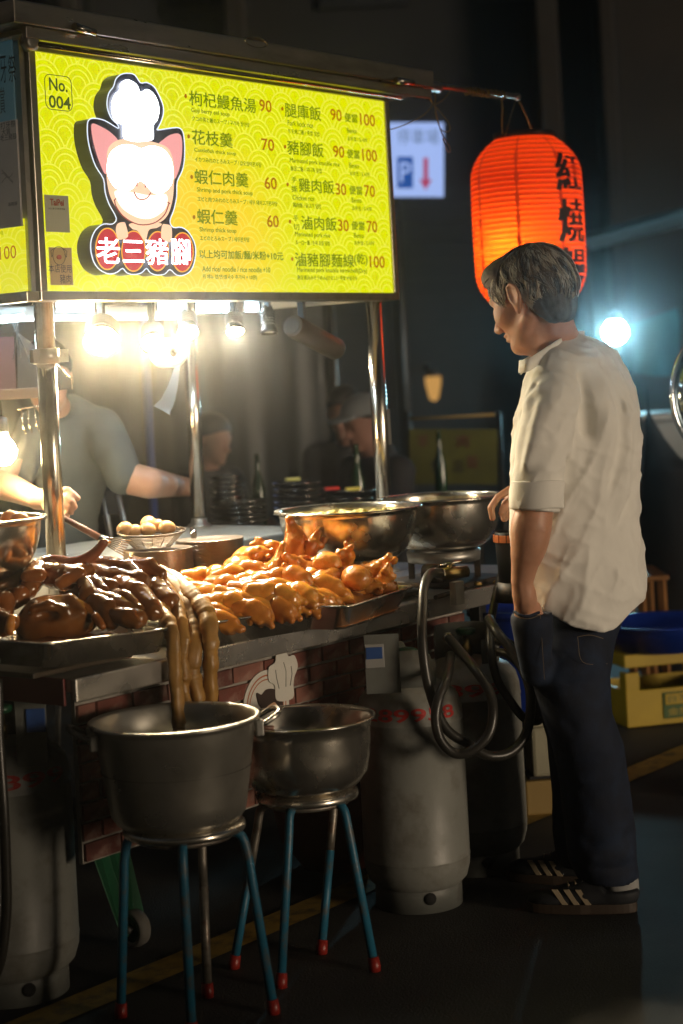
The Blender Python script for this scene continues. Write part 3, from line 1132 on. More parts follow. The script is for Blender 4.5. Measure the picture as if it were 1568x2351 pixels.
def light(kind, name, loc, energy, color, parent, aim=None, **kw):
    d = bpy.data.lights.new(name, kind)
    d.energy = energy
    d.color = color
    for k, v in kw.items():
        setattr(d, k, v)
    o = bpy.data.objects.new(name, d)
    COL.objects.link(o)
    L = Vector(loc)
    m = Matrix.Translation(L)
    if aim is not None:
        q = (Vector(aim) - L).to_track_quat('-Z', 'Y')
        m = Matrix.LocRotScale(L, q, None)
    if parent is not None:
        o.parent = parent
        o.matrix_basis = wmat(parent).inverted() @ m
    else:
        o.matrix_basis = m
    return o


TB = 3.72


def tube_light(px0, px1, py, label, en):
    a = at_w(px0, py, TB)
    c = at_w(px1, py, TB)
    c.z = a.z
    r = empty('tube_lamp', (a + c) / 2, label, 'tube lamp', 'cold white tubes under the canopy')
    MB().tube([a, c], .0125, 12).build('tube', COLD, r)
    m = MB()
    m.box((a + c) / 2 + Vector((0, .0, .028)), ((c - a).length + .02, .03, .022))
    m.build('batten', HOLD, r, bevel=.003)
    for e in (a, c):
        MB().box(e + Vector((0, 0, .004)), (.014, .028, .036)).build('socket', HOLD, r, bevel=.002)
    m_ = (a + c) / 2
    MB().tube([m_ + Vector((0, 0, .038)), m_ + Vector((0, 0, .20))], .005, 6).build('hanger', DARK_METAL, r)
    light('AREA', 'tube_glow', m_ + Vector((0, -.002, -.02)), en, (.80, .92, 1.0), r, aim=m_ + Vector((0, -.002, -1)), shape='RECTANGLE', size=(c - a).length, size_y=.03)
    return r


tube_light(118, 212, 706, 'long bright cold tube lamp nearest the front left post', 3)
tube_light(352, 416, 706, 'cold tube lamp in the middle above the white bulb', 1.8)
tube_light(440, 522, 708, 'cold tube lamp right of the rear post', 1.8)
tube_light(552, 590, 706, 'shortest cold tube lamp at the right end of the row', 1.5)

# glowing strip added on the rear bar, standing in for lamplight on white steel
a = Vector((uRR - 1.5, RW - .018, 1.640))
c = Vector((uRR - .03, RW - .018, 1.640))
r = empty('bar_glow', (a + c) / 2, 'thin white glow added along the rear bar of the canopy to make it look lit', 'glow strip')
MB().box((a + c) / 2, ((c - a).length, .018, .010)).build('strip', emat('bar_glow_emission', (.85, .95, 1.0), 4.0), r)

FOOD = Vector((3.6, 3.25, .85))


def spot_lamp(px, py, w, rr, aim, label, mt, en, col, lit=True, length=.10, cone=75, cat='spotlight', grp='spotlights hanging over the food'):
    p = at_w(px, py, w)
    d = (Vector(aim) - p).normalized()
    r = empty('spotlight', p, label, cat, grp)
    q = d.to_track_quat('Z', 'Y').to_matrix()
    m = MB().lathe([(0, -length), (rr * .55, -length), (rr * .8, -length * .8), (rr * .85, -length * .25), (rr, -.012), (rr * 1.06, 0), (rr * .96, 0), (rr * .93, -.010)], p, 24, M=q)
    m.build('housing', LAMPBODY, r)
    for k in range(5):
        z_ = -length * (.35 + .1 * k)
        MB().lathe([(rr * .84, z_), (rr * .98, z_ + .001), (rr * .98, z_ + .003), (rr * .84, z_ + .004)], p, 20, M=q).build('cooling_fin', LAMPBODY, r)
    MB().lathe([(0, -.008), (rr * .92, -.008)], p, 24, M=q).build('lens', mt, r)
    back = p - d * length * .55
    top = Vector((back.x, back.y, 1.72))
    MB().box2((back.x - .006, back.y - .010, back.z), (back.x + .006, back.y + .010, 1.70)).build('stem', DARK_METAL, r, bevel=.001)
    MB().tube([back - Vector((rr * 1.05, 0, 0)), back + Vector((rr * 1.05, 0, 0))], .006, 8).build('pivot', DARK_METAL, r)
    if lit:
        light('SPOT', 'spot_glow', p + d * .012, en, col, r, aim=aim, spot_size=rad(cone * 1.6), spot_blend=.9, shadow_soft_size=rr * .6)
    return r


W1 = (1.0, .80, .50)
W2 = (1.0, .86, .62)
LAMPOFF = mat('unlit_lens', (.35, .33, .28), .2)
cam_side = Vector((2.2, 1.4, 1.0))
spot_lamp(233, 785, 3.60, .050, Vector((2.9, 3.02, 1.0)), 'largest and brightest round warm lamp by the front left post', WARM, 30, W1)
spot_lamp(350, 790, 3.66, .034, Vector((3.2, 3.08, .95)), 'round warm spotlight in front of the paper roll', WARMW, 32, W1)
spot_lamp(432, 765, 3.66, .032, Vector((3.45, 3.12, .90)), 'warm spotlight with tilted face in front of the rear post', WARMW, 32, W1)
spot_lamp(540, 764, 3.60, .028, Vector((3.72, 3.20, .85)), 'small finned spotlight with a glowing oval face', WARMW, 38, W2, length=.085)
spot_lamp(618, 766, 3.66, .026, Vector((4.2, 3.5, .6)), 'dark finned spotlight seen from behind, unlit side', LAMPOFF, 18, W2, length=.09, lit=False)
# long dark cylinder lamp pointing right
pa, pb = at_w(672, 748, 3.62), at_w(772, 802, 3.66)
r = empty('spotlight', (pa + pb) / 2, 'long dark cylinder spotlight tilted down to the right', 'spotlight', 'spotlights hanging over the food')
dd = (pb - pa)
MB().tube([pa, pa + dd * .02, pb - dd * .02, pb], [.033, .036, .036, .034], 28).build('housing', mat('brown_black_housing', (.06, .045, .035), .4, .4, var=.2), r)
MB().tube([pb, pb + dd * .012], .030, 24).build('lens', emat('side_lamp_light', (1.0, .80, .46), 1.2), r)
MB().tube([pa - dd * .012, pa], .026, 20).build('end_cap', LAMPBODY, r)
mm = pa.lerp(pb, .22)
MB().box2((mm.x - .007, mm.y - .012, mm.z), (mm.x + .007, mm.y + .012, 1.71)).build('stem', DARK_METAL, r, bevel=.001)
light('SPOT', 'spot_glow', pb + dd.normalized() * .004, 42, W2, r, aim=at_z(1235, 1230, 4.62), spot_size=rad(120), spot_blend=.9, shadow_soft_size=.012)
# lighting track
ta, tb = at_w(150, 700, 3.64), at_w(800, 700, 3.64)
r = empty('lamp_track', (3.9, 3.64, 1.715), 'black lighting track carrying the spotlights under the sign', 'lamp track')
MB().box2((ta.x, 3.620, 1.705), (tb.x, 3.655, 1.735)).build('rail', DARK_METAL, r, bevel=.002)
MB().box2((ta.x + .1, 3.60, 1.7355), (ta.x + .14, 3.67, 1.80)).build('mount', DARK_METAL, r)
MB().box2((tb.x - .14, 3.60, 1.7355), (tb.x - .10, 3.67, 1.80)).build('mount', DARK_METAL, r)

# bare warm bulb low at the left picture edge
p = at_w(8, 1037, 3.95)
r = empty('bulb_lamp', p, 'bare warm bulb glowing low at the left picture edge', 'bulb')
MB().lathe([(0, -.040), (.018, -.036), (.034, -.018), (.038, .002), (.030, .024), (.016, .040), (.014, .056)], p, 24).build('bulb', WARM, r)
MB().lathe([(.015, .054), (.017, .058), (.017, .095), (.006, .10), (0, .10)], p, 16).build('socket', LAMPBODY, r)
MB().tube([p + Vector((0, 0, .10)), p + Vector((.003, .01, .4)), p + Vector((0, 0, .62))], .003, 6).build('cable', BLACK_RUB, r)
light('POINT', 'bulb_glow', p, 9, W1, r, shadow_soft_size=.045)

# small cold strip at the left edge behind the sign
a, c = at_w(-40, 738, 3.9), at_w(52, 729, 3.9)
r = empty('tube_lamp', (a + c) / 2, 'cold tube lamp cut by the left picture edge under the side sign', 'tube lamp', 'cold white tubes under the canopy')
MB().tube([a, c], .010, 10).build('tube', COLD, r)
MB().box((a + c) / 2 + Vector((0, 0, .022)), ((c - a).length, .025, .014), (c - a).to_track_quat('X', 'Z').to_matrix()).build('batten', HOLD, r)
for i in range(3):
    q = c + Vector((-.02 - .012 * i, 0, 0))
    MB().tube([q, q + Vector((.01 * i - .01, -.01, -.05)), q + Vector((.03 - .02 * i, -.01, -.12))], .0014, 5).build('wire', BLACK_RUB, r)

# toilet paper roll hanging on a string, its tail hanging down
p = at_w(386, 810, 3.80)
PAPER = mat('soft_paper', (.80, .78, .74), .9, var=.03)
r = empty('paper_roll', p, 'white paper roll hanging under the lamps with its tail hanging down', 'paper roll')
q = (-ray(386, 810) * .9 + R0 * .35).normalized().to_track_quat('Z', 'Y').to_matrix()
m = MB().lathe([(.014, -.05), (.042, -.05), (.0445, -.046), (.0445, .046), (.042, .05), (.014, .05), (.014, -.05)], p, 32, M=q)
m.build('roll', PAPER, r)
MB().lathe([(.0125, -.051), (.0138, -.051), (.0138, .051), (.0125, .051), (.0125, -.051)], p, 24, M=q).build('core', mat('cardboard', (.30, .20, .12), .8), r)
MB().tube([p + q @ Vector((0, 0, .06)), p + Vector((0, 0, .16)), p + q @ Vector((0, 0, -.06))], .0012, 5).build('string', BLACK_RUB, r)
pts = [at_w(410, 820, 3.84), at_w(405, 860, 3.85), at_w(396, 905, 3.85), at_w(384, 945, 3.86)]
m = MB()
rowA, rowB = [], []
for i, (x, y, x2) in enumerate(((406, 818, 414), (398, 850, 412), (386, 885, 408), (370, 915, 402), (352, 932, 396), (372, 942, 390), (388, 951, 391))):
    rowA.append(at_w(x, y, 3.85))
    rowB.append(at_w(x2, y + 4, 3.88))
n = len(rowA)
m.add(rowA + rowB, [(i, i + 1, n + i + 1, n + i) for i in range(n - 1)], True)
m.build('paper_tail', mat('thin_grey_tissue', (.16, .17, .17), .9), r)

# dark range hood box with a red front at the left
zc = lambda px, py, w=4.15: at_w(px, py, w)
BLK = mat('sooty_black_sheet', (.045, .038, .034), .35, .5, var=.3, stain=(.10, .06, .03), sscale=12, samt=.5)
REDP = mat('dark_red_panel', (.040, .004, .003), .45, var=.2)
hw = 4.0
a, c = zc(34, 760, hw), zc(165, 895, hw)
r = empty('extractor_box', ((a.x + c.x) / 2, hw, c.z), 'sooty black metal box with a red front hanging behind the left post', 'metal box')
poly = [zc(40, 762, hw), zc(132, 835, hw), zc(163, 868, hw), zc(165, 894, hw), zc(40, 902, hw)]
MB().prism(poly, (0, .16, 0)).build('housing', BLK, r)
MB().tube([zc(126, 832, hw - .003), zc(164, 868, hw - .003), zc(166, 893, hw - .003)], .003, 6).build('edge_trim', STEEL_POST, r)
a, c = zc(-60, 775, hw - .05), zc(38, 892, hw - .05)
MB().box2((a.x, hw - .05, c.z), (c.x, hw + .10, a.z)).build('red_panel', REDP, r)
MB().tube([Vector((a.x + .02, hw - .052, c.z + .06)) + Vector((.055 * math.cos(t), 0, .055 * math.sin(t))) for t in np.linspace(0, 6.1, 24)], .0015, 5).build('panel_ring', EMB_O, r)
a, c = zc(-60, 897, hw - .06), zc(112, 912, hw - .06)
MB().box2((a.x, hw - .06, c.z), (c.x, hw - .02, a.z)).build('ledge', mat('warm_ledge', (.12, .07, .04), .4, .5), r, bevel=.002)
# small hook rail below it
r = empty('hook_rail', zc(85, 925, 4.0), 'thin wire rail with hooks below the black box', 'hook rail')
MB().tube([zc(40, 940, 4.0), zc(130, 925, 4.0)], .0022, 6).build('rail', STEEL_POST, r)
for i, x in enumerate((48, 62, 78, 95, 112, 125)):
    q = zc(x, 940 - (x - 40) * .165, 4.0)
    MB().tube([q, q + Vector((0, -.004, -.05)), q + Vector((.004, -.012, -.075)), q + Vector((.008, -.006, -.06))], .0013, 5).build('hook', STEEL_POST, r)

# ------------------------------------------------------------------ bowls, burners, trays, plates
def bowl(name, cx, cy, zr, R, H, Rb, label, cat, grp=None, mt=None, fill=None, fillz=.75, thick=.0025):
    r = empty(name, (cx, cy, zr - H), label, cat, grp)
    mt = mt or STEEL_BOWL
    n = 14
    out = []
    for i in range(n + 1):
        t = i / n
        rr = Rb + (R - Rb) * math.sin(t * math.pi / 2) ** .75
        z = H * (1 - math.cos(t * math.pi / 2)) ** .85
        out.append((rr, zr - H + z))
    prof = [(0, zr - H)] + out + [(R + .012, zr + .001), (R + .016, zr - .003), (R + .014, zr + .005), (R, zr + .005)] + [(a - thick, b + thick) for a, b in out[::-1]] + [(0, zr - H + thick)]
    MB().lathe(prof, (cx, cy, 0), 56).build('shell', mt, r)
    if fill:
        fz = zr - H + H * fillz
        t = math.acos(1 - fillz ** (1 / .85)) / (math.pi / 2)
        fr_ = Rb + (R - Rb) * math.sin(t * math.pi / 2) ** .75 - thick
        fill(r, cx, cy, fz, fr_)
    return r


BROTH = mat('golden_broth', (.85, .58, .12), .12, var=.15, vscale=30, spec=.6, bump=.2, bscale=60)
BITS = mat('pale_cabbage_bits', (.88, .72, .30), .35, var=.2, vscale=40, sss=.2, ssr=(1, .6, .2))


def soup(r, cx, cy, fz, fr_):
    MB().lathe([(0, fz), (fr_, fz)], (cx, cy, 0), 48).build('broth', BROTH, r)
    rs = random.Random(int(cx * 1000))
    m = MB()
    for i in range(170):
        a, q = rs.uniform(0, 2 * math.pi), fr_ * math.sqrt(rs.random()) * .95
        s = rs.uniform(.007, .018)
        R_ = Matrix.Rotation(rs.uniform(0, 6), 3, 'Z') @ Matrix.Rotation(rs.uniform(-.6, .6), 3, 'X')
        M_ = R_ @ Matrix.Diagonal((1, rs.uniform(.4, .9), rs.uniform(.25, .5)))
        m.lathe([(0, -s), (s * .7, -s * .6), (s, 0), (s * .7, s * .6), (0, s)], (cx + q * math.cos(a), cy + q * math.sin(a), fz + rs.uniform(-.003, .007)), 7, M=M_)
    m.build('soup_pieces', BITS, r, kind='stuff')


def center_h(pxl, pxr, py, h):
    """centre and radius of a level circle whose silhouette ends are seen at pxl, pxr"""
    p = at_h((pxl + pxr) / 2, py, h)
    Z = (p - CAM).dot(F0)
    return p, (pxr - pxl) / 2 * Z / FOC


p, R_ = center_h(640, 958, 1169, 1.030)
bowl1 = (p.x, p.y, R_)
bowl('soup_bowl', p.x, p.y, 1.030, R_, .150, R_ * .50, 'wide steel bowl of golden soup nearest the trotters', 'bowl', 'big steel bowls on the burners', fill=soup, fillz=.86)
p, R_ = center_h(874, 1150, 1142, 1.030)
bowl2 = (p.x, p.y, R_)
bowl('soup_bowl', p.x, p.y, 1.030, R_, .150, R_ * .55, "wide steel bowl steaming beside the customer's hand", 'bowl', 'big steel bowls on the burners', fill=soup, fillz=.78)
BURN = mat('burner_iron', (.05, .045, .04), .55, .7, var=.3, stain=(.2, .12, .06), sscale=20)
for i, (x, y, R_) in enumerate((bowl1, bowl2)):
    r = empty('gas_burner', (x, y, CT), 'black cast iron gas burner under the %s soup bowl' % ('nearer left' if i == 0 else 'farther right'), 'gas burner', 'gas burners on the deck')
    MB().lathe([(R_ * .52, .102), (R_ * .62, .102), (R_ * .60, .070), (R_ * .5, .066), (R_ * .52, .102)], (x, y, CT), 36).build('pan_ring', STEEL_DULL, r)
    for k in range(4):
        a = k * math.pi / 2 + .5
        MB().box((x + R_ * .55 * math.cos(a), y + R_ * .55 * math.sin(a), CT + .036), (.018, .018, .066), Matrix.Rotation(a, 3, 'Z')).build('foot', BURN, r)
    MB().lathe([(0, .02), (.05, .02), (.055, .045), (.03, .055), (0, .055)], (x, y, CT), 24).build('burner_head', BURN, r)
    MB().box2((x - .13, y - .15, CT + .003), (x + .13, y + .15, CT + .018)).build('base_plate', BURN, r, bevel=.003)

# left bowl at the picture edge
p = at_z(-72, 1197, 4.45)
def braise(r, cx, cy, fz, fr_):
    MB().lathe([(0, fz), (fr_, fz)], (cx, cy, 0), 40).build('braise', mat('brown_braise', (.25, .09, .02), .15), r)
    for i in range(9):
        a = i * .9
        q = fr_ * (.3 + .07 * i)
        MB().lathe([(0, -.02), (.018, -.014), (.026, 0), (.018, .014), (0, .02)], (cx + q * math.cos(a) , cy + q * math.sin(a), fz + .006), 10).build('meat_piece', mat('bowl_meat', (.55, .22, .06), .3) if i == 0 else bpy.data.materials['bowl_meat'], r)
bowl('braise_bowl', p.x, p.y, p.z, 164 * 4.45 / FOC, .145, .075, 'deep steel bowl reflecting orange at the left picture edge', 'bowl', fill=braise, fillz=.93, mt=STEEL_POST)
m = MB().lathe([(.0, .0), (.085, .0), (.085, .01), (.07, .02), (.07, p.z - .145 - CT - .004), (0, p.z - .145 - CT - .004)], (p.x, p.y, CT + .002), 32)
o = m.build('bowl_stand', BURN)
tag(o, 'dark round stand under the deep bowl at the left edge', 'stand')


def tray(cx, cy, z0, L, W, H, ang, label, grp='steel food trays on the deck', tilt=0.0, flare=.012, name='food_tray', mt=None):
    r = empty(name, (cx, cy, z0), label, 'tray', grp)
    Rm = Matrix.Rotation(ang, 3, 'Z') @ Matrix.Rotation(tilt, 3, 'Y')
    C = Vector((cx, cy, z0))

    def ringpts(l, w, z, rc=.03, n=5):
        pts = []
        for (sx, sy, a0) in ((1, 1, 0), (-1, 1, 90), (-1, -1, 180), (1, -1, 270)):
            for k in range(n):
                a = rad(a0 + 90 * k / (n - 1))
                pts.append(C + Rm @ Vector((sx * (l / 2 - rc) + rc * math.cos(a), sy * (w / 2 - rc) + rc * math.sin(a), z)))
        return pts
    rings = [ringpts(L - 2 * flare - .004, W - 2 * flare - .004, .003), ringpts(L - .004, W - .004, H - .001), ringpts(L + .014, W + .014, H - .001), ringpts(L + .016, W + .016, H - .005), ringpts(L + .018, W + .018, H + .001),
             ringpts(L + .012, W + .012, H + .002), ringpts(L, W, H), ringpts(L - 2 * flare, W - 2 * flare, 0)]
    n = len(rings[0])
    vs = [p for q in rings for p in q]
    fs = []
    for i in range(len(rings) - 1):
        for k in range(n):
            k2 = (k + 1) % n
            fs.append((i * n + k, i * n + k2, (i + 1) * n + k2, (i + 1) * n + k))
    m = MB().add(vs, fs, True)
    m.add(rings[0], [tuple(range(n))])
    m.add(rings[-1], [tuple(range(n))[::-1]])
    m.build('pan', mt or STEEL_BOWL, r)
    return r, C, Rm


# tray of trotters: front rim seen from (500,1425) to (785,1380)
zt2 = .832
fa, fb = at_h(440, 1436, zt2), at_h(788, 1381, zt2)
ang2 = math.atan2(fb.y - fa.y, fb.x - fa.x)
L2 = (fb - fa).length
dirv = (fb - fa).normalized()
nrm2 = Vector((-dirv.y, dirv.x, 0))
c2 = (fa + fb) / 2 + nrm2 * .17
tray(c2.x, c2.y, CT + .002, L2, .34, zt2 - CT - .002, ang2, 'long steel tray heaped with glazed orange trotters')
# small deep tray of knuckles: front rim (795,1380)-(935,1340)
fa3, fb3 = at_h(793, 1392, zt2 + .005), at_h(944, 1345, zt2 + .005)
ang3 = math.atan2(fb3.y - fa3.y, fb3.x - fa3.x)
d3 = (fb3 - fa3).normalized()
n3 = Vector((-d3.y, d3.x, 0))
c3 = (fa3 + fb3) / 2 + n3 * .145
tray(c3.x, c3.y, CT + .003, (fb3 - fa3).length, .30, zt2 + .005 - CT - .003, ang3, 'small deep steel tray under the pile of bony knuckles', flare=.03)
# left tray of dark braised meat; rim corner at (106,1478), right end (385,1441)
fa1, fb1 = at_w(106, 1478, 2.985), at_w(392, 1441, 2.985)
L1 = fb1.x - fa1.x
tl = math.atan2(fa1.z - fb1.z, L1)
H1 = .055
c1 = Vector(((fa1.x + fb1.x) / 2, 2.985 + .19, (fa1.z + fb1.z) / 2 - H1))
tray1, C1, RM1 = tray(c1.x, c1.y, c1.z, L1, .38, H1, 0, 'left steel tray of dark braised pork tilted at the cart corner', tilt=tl)
m = MB().box((c1.x, c1.y + .03, (CT + c1.z - .012) / 2 + .002), (L1 * .8, .26, c1.z - CT - .012 - .004))
o = m.build('cutting_board', mat('dark_wet_wood', (.06, .045, .03), .4, var=.3, stretch=(1, 8, 8)), None, bevel=.003)
tag(o, 'dark board propping the tilted braised pork tray', 'board')


def plates(cx, cy, z0, z1, R, n, label, grp, name='plate_stack', rim=.012, mt=None, jit=.0006, seg=40, sx=1):
    """a stack: every plate is its own thing when its edge can be told apart"""
    out = []
    mt = mt or STEEL_BOWL
    st = (z1 - z0) / n
    proto = None
    rs = random.Random(n * 13 + int(R * 1e4))
    prof = [(0, 0), (R * .80, 0), (R * .84, .002), (R * .97, st * .55 + .002), (R, st * .55 + .003), (R + .0015, st * .55 + .0015), (R, st * .55 + .0008), (R * .86, .0), (R * .80, -.001), (0, -.001)]
    me = None
    for i in range(n):
        if me is None:
            o = MB().lathe(prof, (0, 0, 0), seg).build('plate', mt)
            me = o.data
        else:
            o = bpy.data.objects.new('plate', me)
            COL.objects.link(o)
        o.location = (cx + rs.uniform(-jit, jit), cy + rs.uniform(-jit, jit), z0 + st * i + .001)
        o.rotation_euler = (0, 0, rs.uniform(0, 6))
        tag(o, label if i < n - 1 else label.replace('thin steel plate in', 'topmost thin steel plate of'), 'plate', grp)
        out.append(o)
    return out


PLB = mat('plate_edge_steel', (.52, .42, .34), .35, 1, var=.1, vscale=20)
p, R_ = center_h(284, 441, 1261, .958)
pl1 = (p.x, p.y, R_)
plates(p.x, p.y, CT + .002, .958, R_, 58, 'thin steel plate in the tall left stack under the egg basket', 'steel plates stacked under the egg basket', mt=PLB)
p, R_ = center_h(404, 559, 1238, .966)
pl2 = (p.x, p.y, R_)
plates(p.x, p.y, CT + .002, .966, R_, 58, 'thin steel plate in the tall stack left of the soup bowl', 'steel plates stacked left of the soup bowl', mt=PLB)
# ladle end lying on the second stack
q = at_h(445, 1228, .975)
o = MB().tube([q, q + Vector((.02, .02, .006)), q + Vector((.05, .05, .01))], .009, 14).build('tong_end', STEEL_POST)
tag(o, 'short shiny steel tube lying on the right plate stack', 'steel tube')
# shallow pan
p, R_ = center_h(222, 348, 1297, .905)
r = empty('shallow_pan', (p.x, p.y, CT), 'shallow steel pan behind the braised pork', 'pan')
MB().lathe([(0, .905 - .030), (R_ * .86, .905 - .030), (R_ * .97, .905 - .004), (R_ * 1.0, .905), (R_ * 1.02, .905 + .002), (R_ * 1.02, .905 - .002), (R_, .905 - .006), (R_ * .9, .905 - .034), (0, .905 - .034)], (p.x, p.y, 0), 44).build('pan', STEEL_BOWL, r)
MB().lathe([(R_ * .85, CT + .003), (R_ * .88, CT + .003), (R_ * .88, .870), (R_ * .85, .870), (R_ * .85, CT + .003)], (p.x, p.y, 0), 36).build('base_ring', STEEL_DULL, r)
for k in range(4):
    MB().lathe([(R_ * .90, 0), (R_ * .97, .004), (R_ * .90, .007)], (p.x, p.y, .865 - .016 * k), 32).build('rib', STEEL_BOWL, r)

# egg basket on the left plate stack
bx, by, bR = pl1
bx, by = at_h(349, 1240, .985).x, at_h(349, 1240, .985).y
zb0 = .964
BWIRE = mat('dark_basket_wire', (.20, .17, .14), .35, 1)
r = empty('egg_basket', (bx, by, zb0), 'small round wire basket of brown eggs on the plates', 'basket')
Rt, Rb2, Hb = .094, .052, .042
nr = 9
for k in range(nr + 1):
    t = k / nr
    rr = Rb2 + (Rt - Rb2) * t
    zz = zb0 + .003 + Hb * t
    tiltf = lambda x, y: .05 * ((x - bx) * .8)
    pts = [(bx + rr * math.cos(a), by + rr * math.sin(a), zz + .06 * rr * math.cos(a - .9) * t) for a in np.linspace(0, 2 * math.pi, 33)[:-1]]
    MB().tube(pts, .0018 if k < nr else .0028, 6, closed=True).build('hoop', BWIRE, r)
for k in range(16):
    a = 2 * math.pi * k / 16
    MB().tube([(bx + Rb2 * math.cos(a), by + Rb2 * math.sin(a), zb0 + .003), (bx + Rt * math.cos(a), by + Rt * math.sin(a), zb0 + .003 + Hb + .06 * Rt * math.cos(a - .9))], .0010, 5).build('wire', BWIRE, r)
MB().lathe([(0, 0), (Rb2, 0), (Rb2, .002), (0, .002)], (bx, by, zb0), 24).build('basket_floor', STEEL_DULL, r)
EGG = mat('braised_egg', (.62, .36, .16), .32, var=.15, vscale=25, sss=.15)
eggs = [(286, 1215, .021, 'leftmost'), (308, 1219, .018, 'second from left, small'), (341, 1204, .024, 'topmost and largest'), (340, 1216, .020, 'front middle'), (384, 1212, .021, 'front right'), (362, 1207, .019, 'partly hidden back')]
for i, (x, y, er_, lb) in enumerate(eggs):
    zz = [1.000, .998, 1.012, 1.000, 1.004, 1.006][i]
    Zd = 5.12 + (.05 if i in (2, 5) else 0)
    p = at_z(x, y, Zd)
    o = MB().lathe([(er_ * math.sin(t) * (1 + .06 * math.cos(t)), er_ * 1.22 * math.cos(t)) for t in np.linspace(0, math.pi, 13)], (0, 0, 0), 20, M=Matrix.Rotation(rad(78), 3, 'X') @ Matrix.Identity(3)).build('egg', EGG)
    o.location = p
    o.rotation_euler = (0, 0, i * 1.1)
    tag(o, 'brown braised egg in the wire basket, %s one' % lb, 'egg', 'braised eggs in the basket')

# wooden handled strainer lying from the post to the basket
r = empty('strainer', at_z(200, 1222, 4.95), 'wooden handled wire skimmer leaning behind the front left post', 'skimmer')
WOODH = mat('brown_wood_handle', (.16, .07, .045), .45, var=.3, vscale=10, stretch=(1, 1, 6))
pa, pb, pc_ = at_z(146, 1189, 4.95), at_z(231, 1236, 4.95), at_z(292, 1262, 4.95)
MB().tube([pa, pb], [.008, .010], 12).build('handle', WOODH, r)
dr = (pc_ - pb)
sd = dr.cross(ray(231, 1236)).normalized()
for k in range(7):
    s_ = (k - 3) / 3
    MB().tube([pb, pb + dr * .35 + sd * s_ * .012, pc_ + sd * s_ * .022 + Vector((0, 0, .004))], .0020, 6).build('tine', STEEL_POST, r)
MB().tube([pb - dr.normalized() * .004, pb + dr.normalized() * .03], .0115, 14).build('ferrule', STEEL_POST, r)

# ------------------------------------------------------------------ stacks of dark plates behind the cart
DKPL = mat('dark_plate_steel', (.50, .49, .46), .2, 1, var=.2)
TBZ = .80
tbl = empty('back_table', at_h(640, 1300, TBZ), 'dark folding table behind the cart carrying plate stacks', 'table')
pt = at_z(640, 1230, 7.0)
TX0, TY0 = at_z(440, 1230, 7.0), at_z(1000, 1230, 7.6)
tm = Matrix.Rotation(0, 3, 'Z')
ctr = (TX0 + TY0) / 2
MB().box((ctr.x, ctr.y, TBZ - .015), (1.6, .60, .03)).build('tabletop', DARK_METAL, tbl, bevel=.003)
for sx in (-1, 1):
    for sy in (-1, 1):
        MB().box2((ctr.x + sx * .75 - .015, ctr.y + sy * .26 - .015, 0), (ctr.x + sx * .75 + .015, ctr.y + sy * .26 + .015, TBZ - .031)).build('leg', DARK_METAL, tbl)


def bigstack(px, pyt, pyb, rpx, Z, n, lab, grp):
    pt_, pb_ = at_z(px, pyt, Z), at_z(px, pyb, Z)
    R_ = rpx * Z / FOC
    z0_ = max(pb_.z, TBZ)
    z1_ = pt_.z
    st = (z1_ - z0_) / n
    me = None
    rs = random.Random(int(px))
    prof = [(0, .002), (R_ * .62, .002), (R_ * .8, st * .35), (R_ * .99, st * .75), (R_ * 1.02, st * .78), (R_ * 1.0, st * .66), (R_ * .8, st * .2), (R_ * .6, 0), (0, 0)]
    for i in range(n):
        if me is None:
            o = MB().lathe(prof, (0, 0, 0), 36).build('bowl', DKPL)
            me = o.data
        else:
            o = bpy.data.objects.new('bowl', me)
            COL.objects.link(o)
        o.location = (pt_.x + rs.uniform(-.006, .006), pt_.y + rs.uniform(-.006, .006), z0_ + st * i + .001)
        o.rotation_euler = (rs.uniform(-.02, .02), rs.uniform(-.02, .02), 0)
        tag(o, lab.replace(' in the', ', %s in the' % ['lowest', 'second from the bottom', 'third from the bottom', 'fourth from the bottom', 'fifth from the bottom', 'topmost of six'][i] if not (i == n - 1) else ', topmost in the', 1), 'bowl', grp)


bigstack(518, 1090, 1148, 42, 6.9, 5, 'dark shiny bowl in the upper stack right of the rear post', 'dark bowls stacked by the rear post')
bigstack(545, 1146, 1218, 66, 6.75, 6, 'dark wide dish in the lower stack right of the rear post', 'dark dishes stacked by the rear post')
bigstack(680, 1104, 1190, 58, 7.0, 6, 'dark steel dish in the middle stack behind the soup bowl', 'dark dishes stacked in the middle')
bigstack(800, 1122, 1190, 60, 7.1, 4, 'dark steel dish in the right stack behind the soup bowl', 'dark dishes stacked at the right')
# small coloured things on the stacks
for (x, y, c, lb) in ((762, 1121, (.6, .03, .02), 'small red bottle cap lying on the right dish stack'), (810, 1122, (.75, .65, .12), 'yellow green packet on the right dish stack'), (672, 1100, (.70, .68, .2), 'yellow packet on the middle dish stack')):
    p = at_z(x, y, 7.0)
    o = MB().box((0, 0, 0), (.055, .03, .012)).build('packet', mat('packet_%d' % x, c, .4, emit=c, estr=.08), None, bevel=.002)
    o.location = (p.x, p.y, p.z)
    o.rotation_euler = (0, 0, -TH)
    tag(o, lb, 'packet')
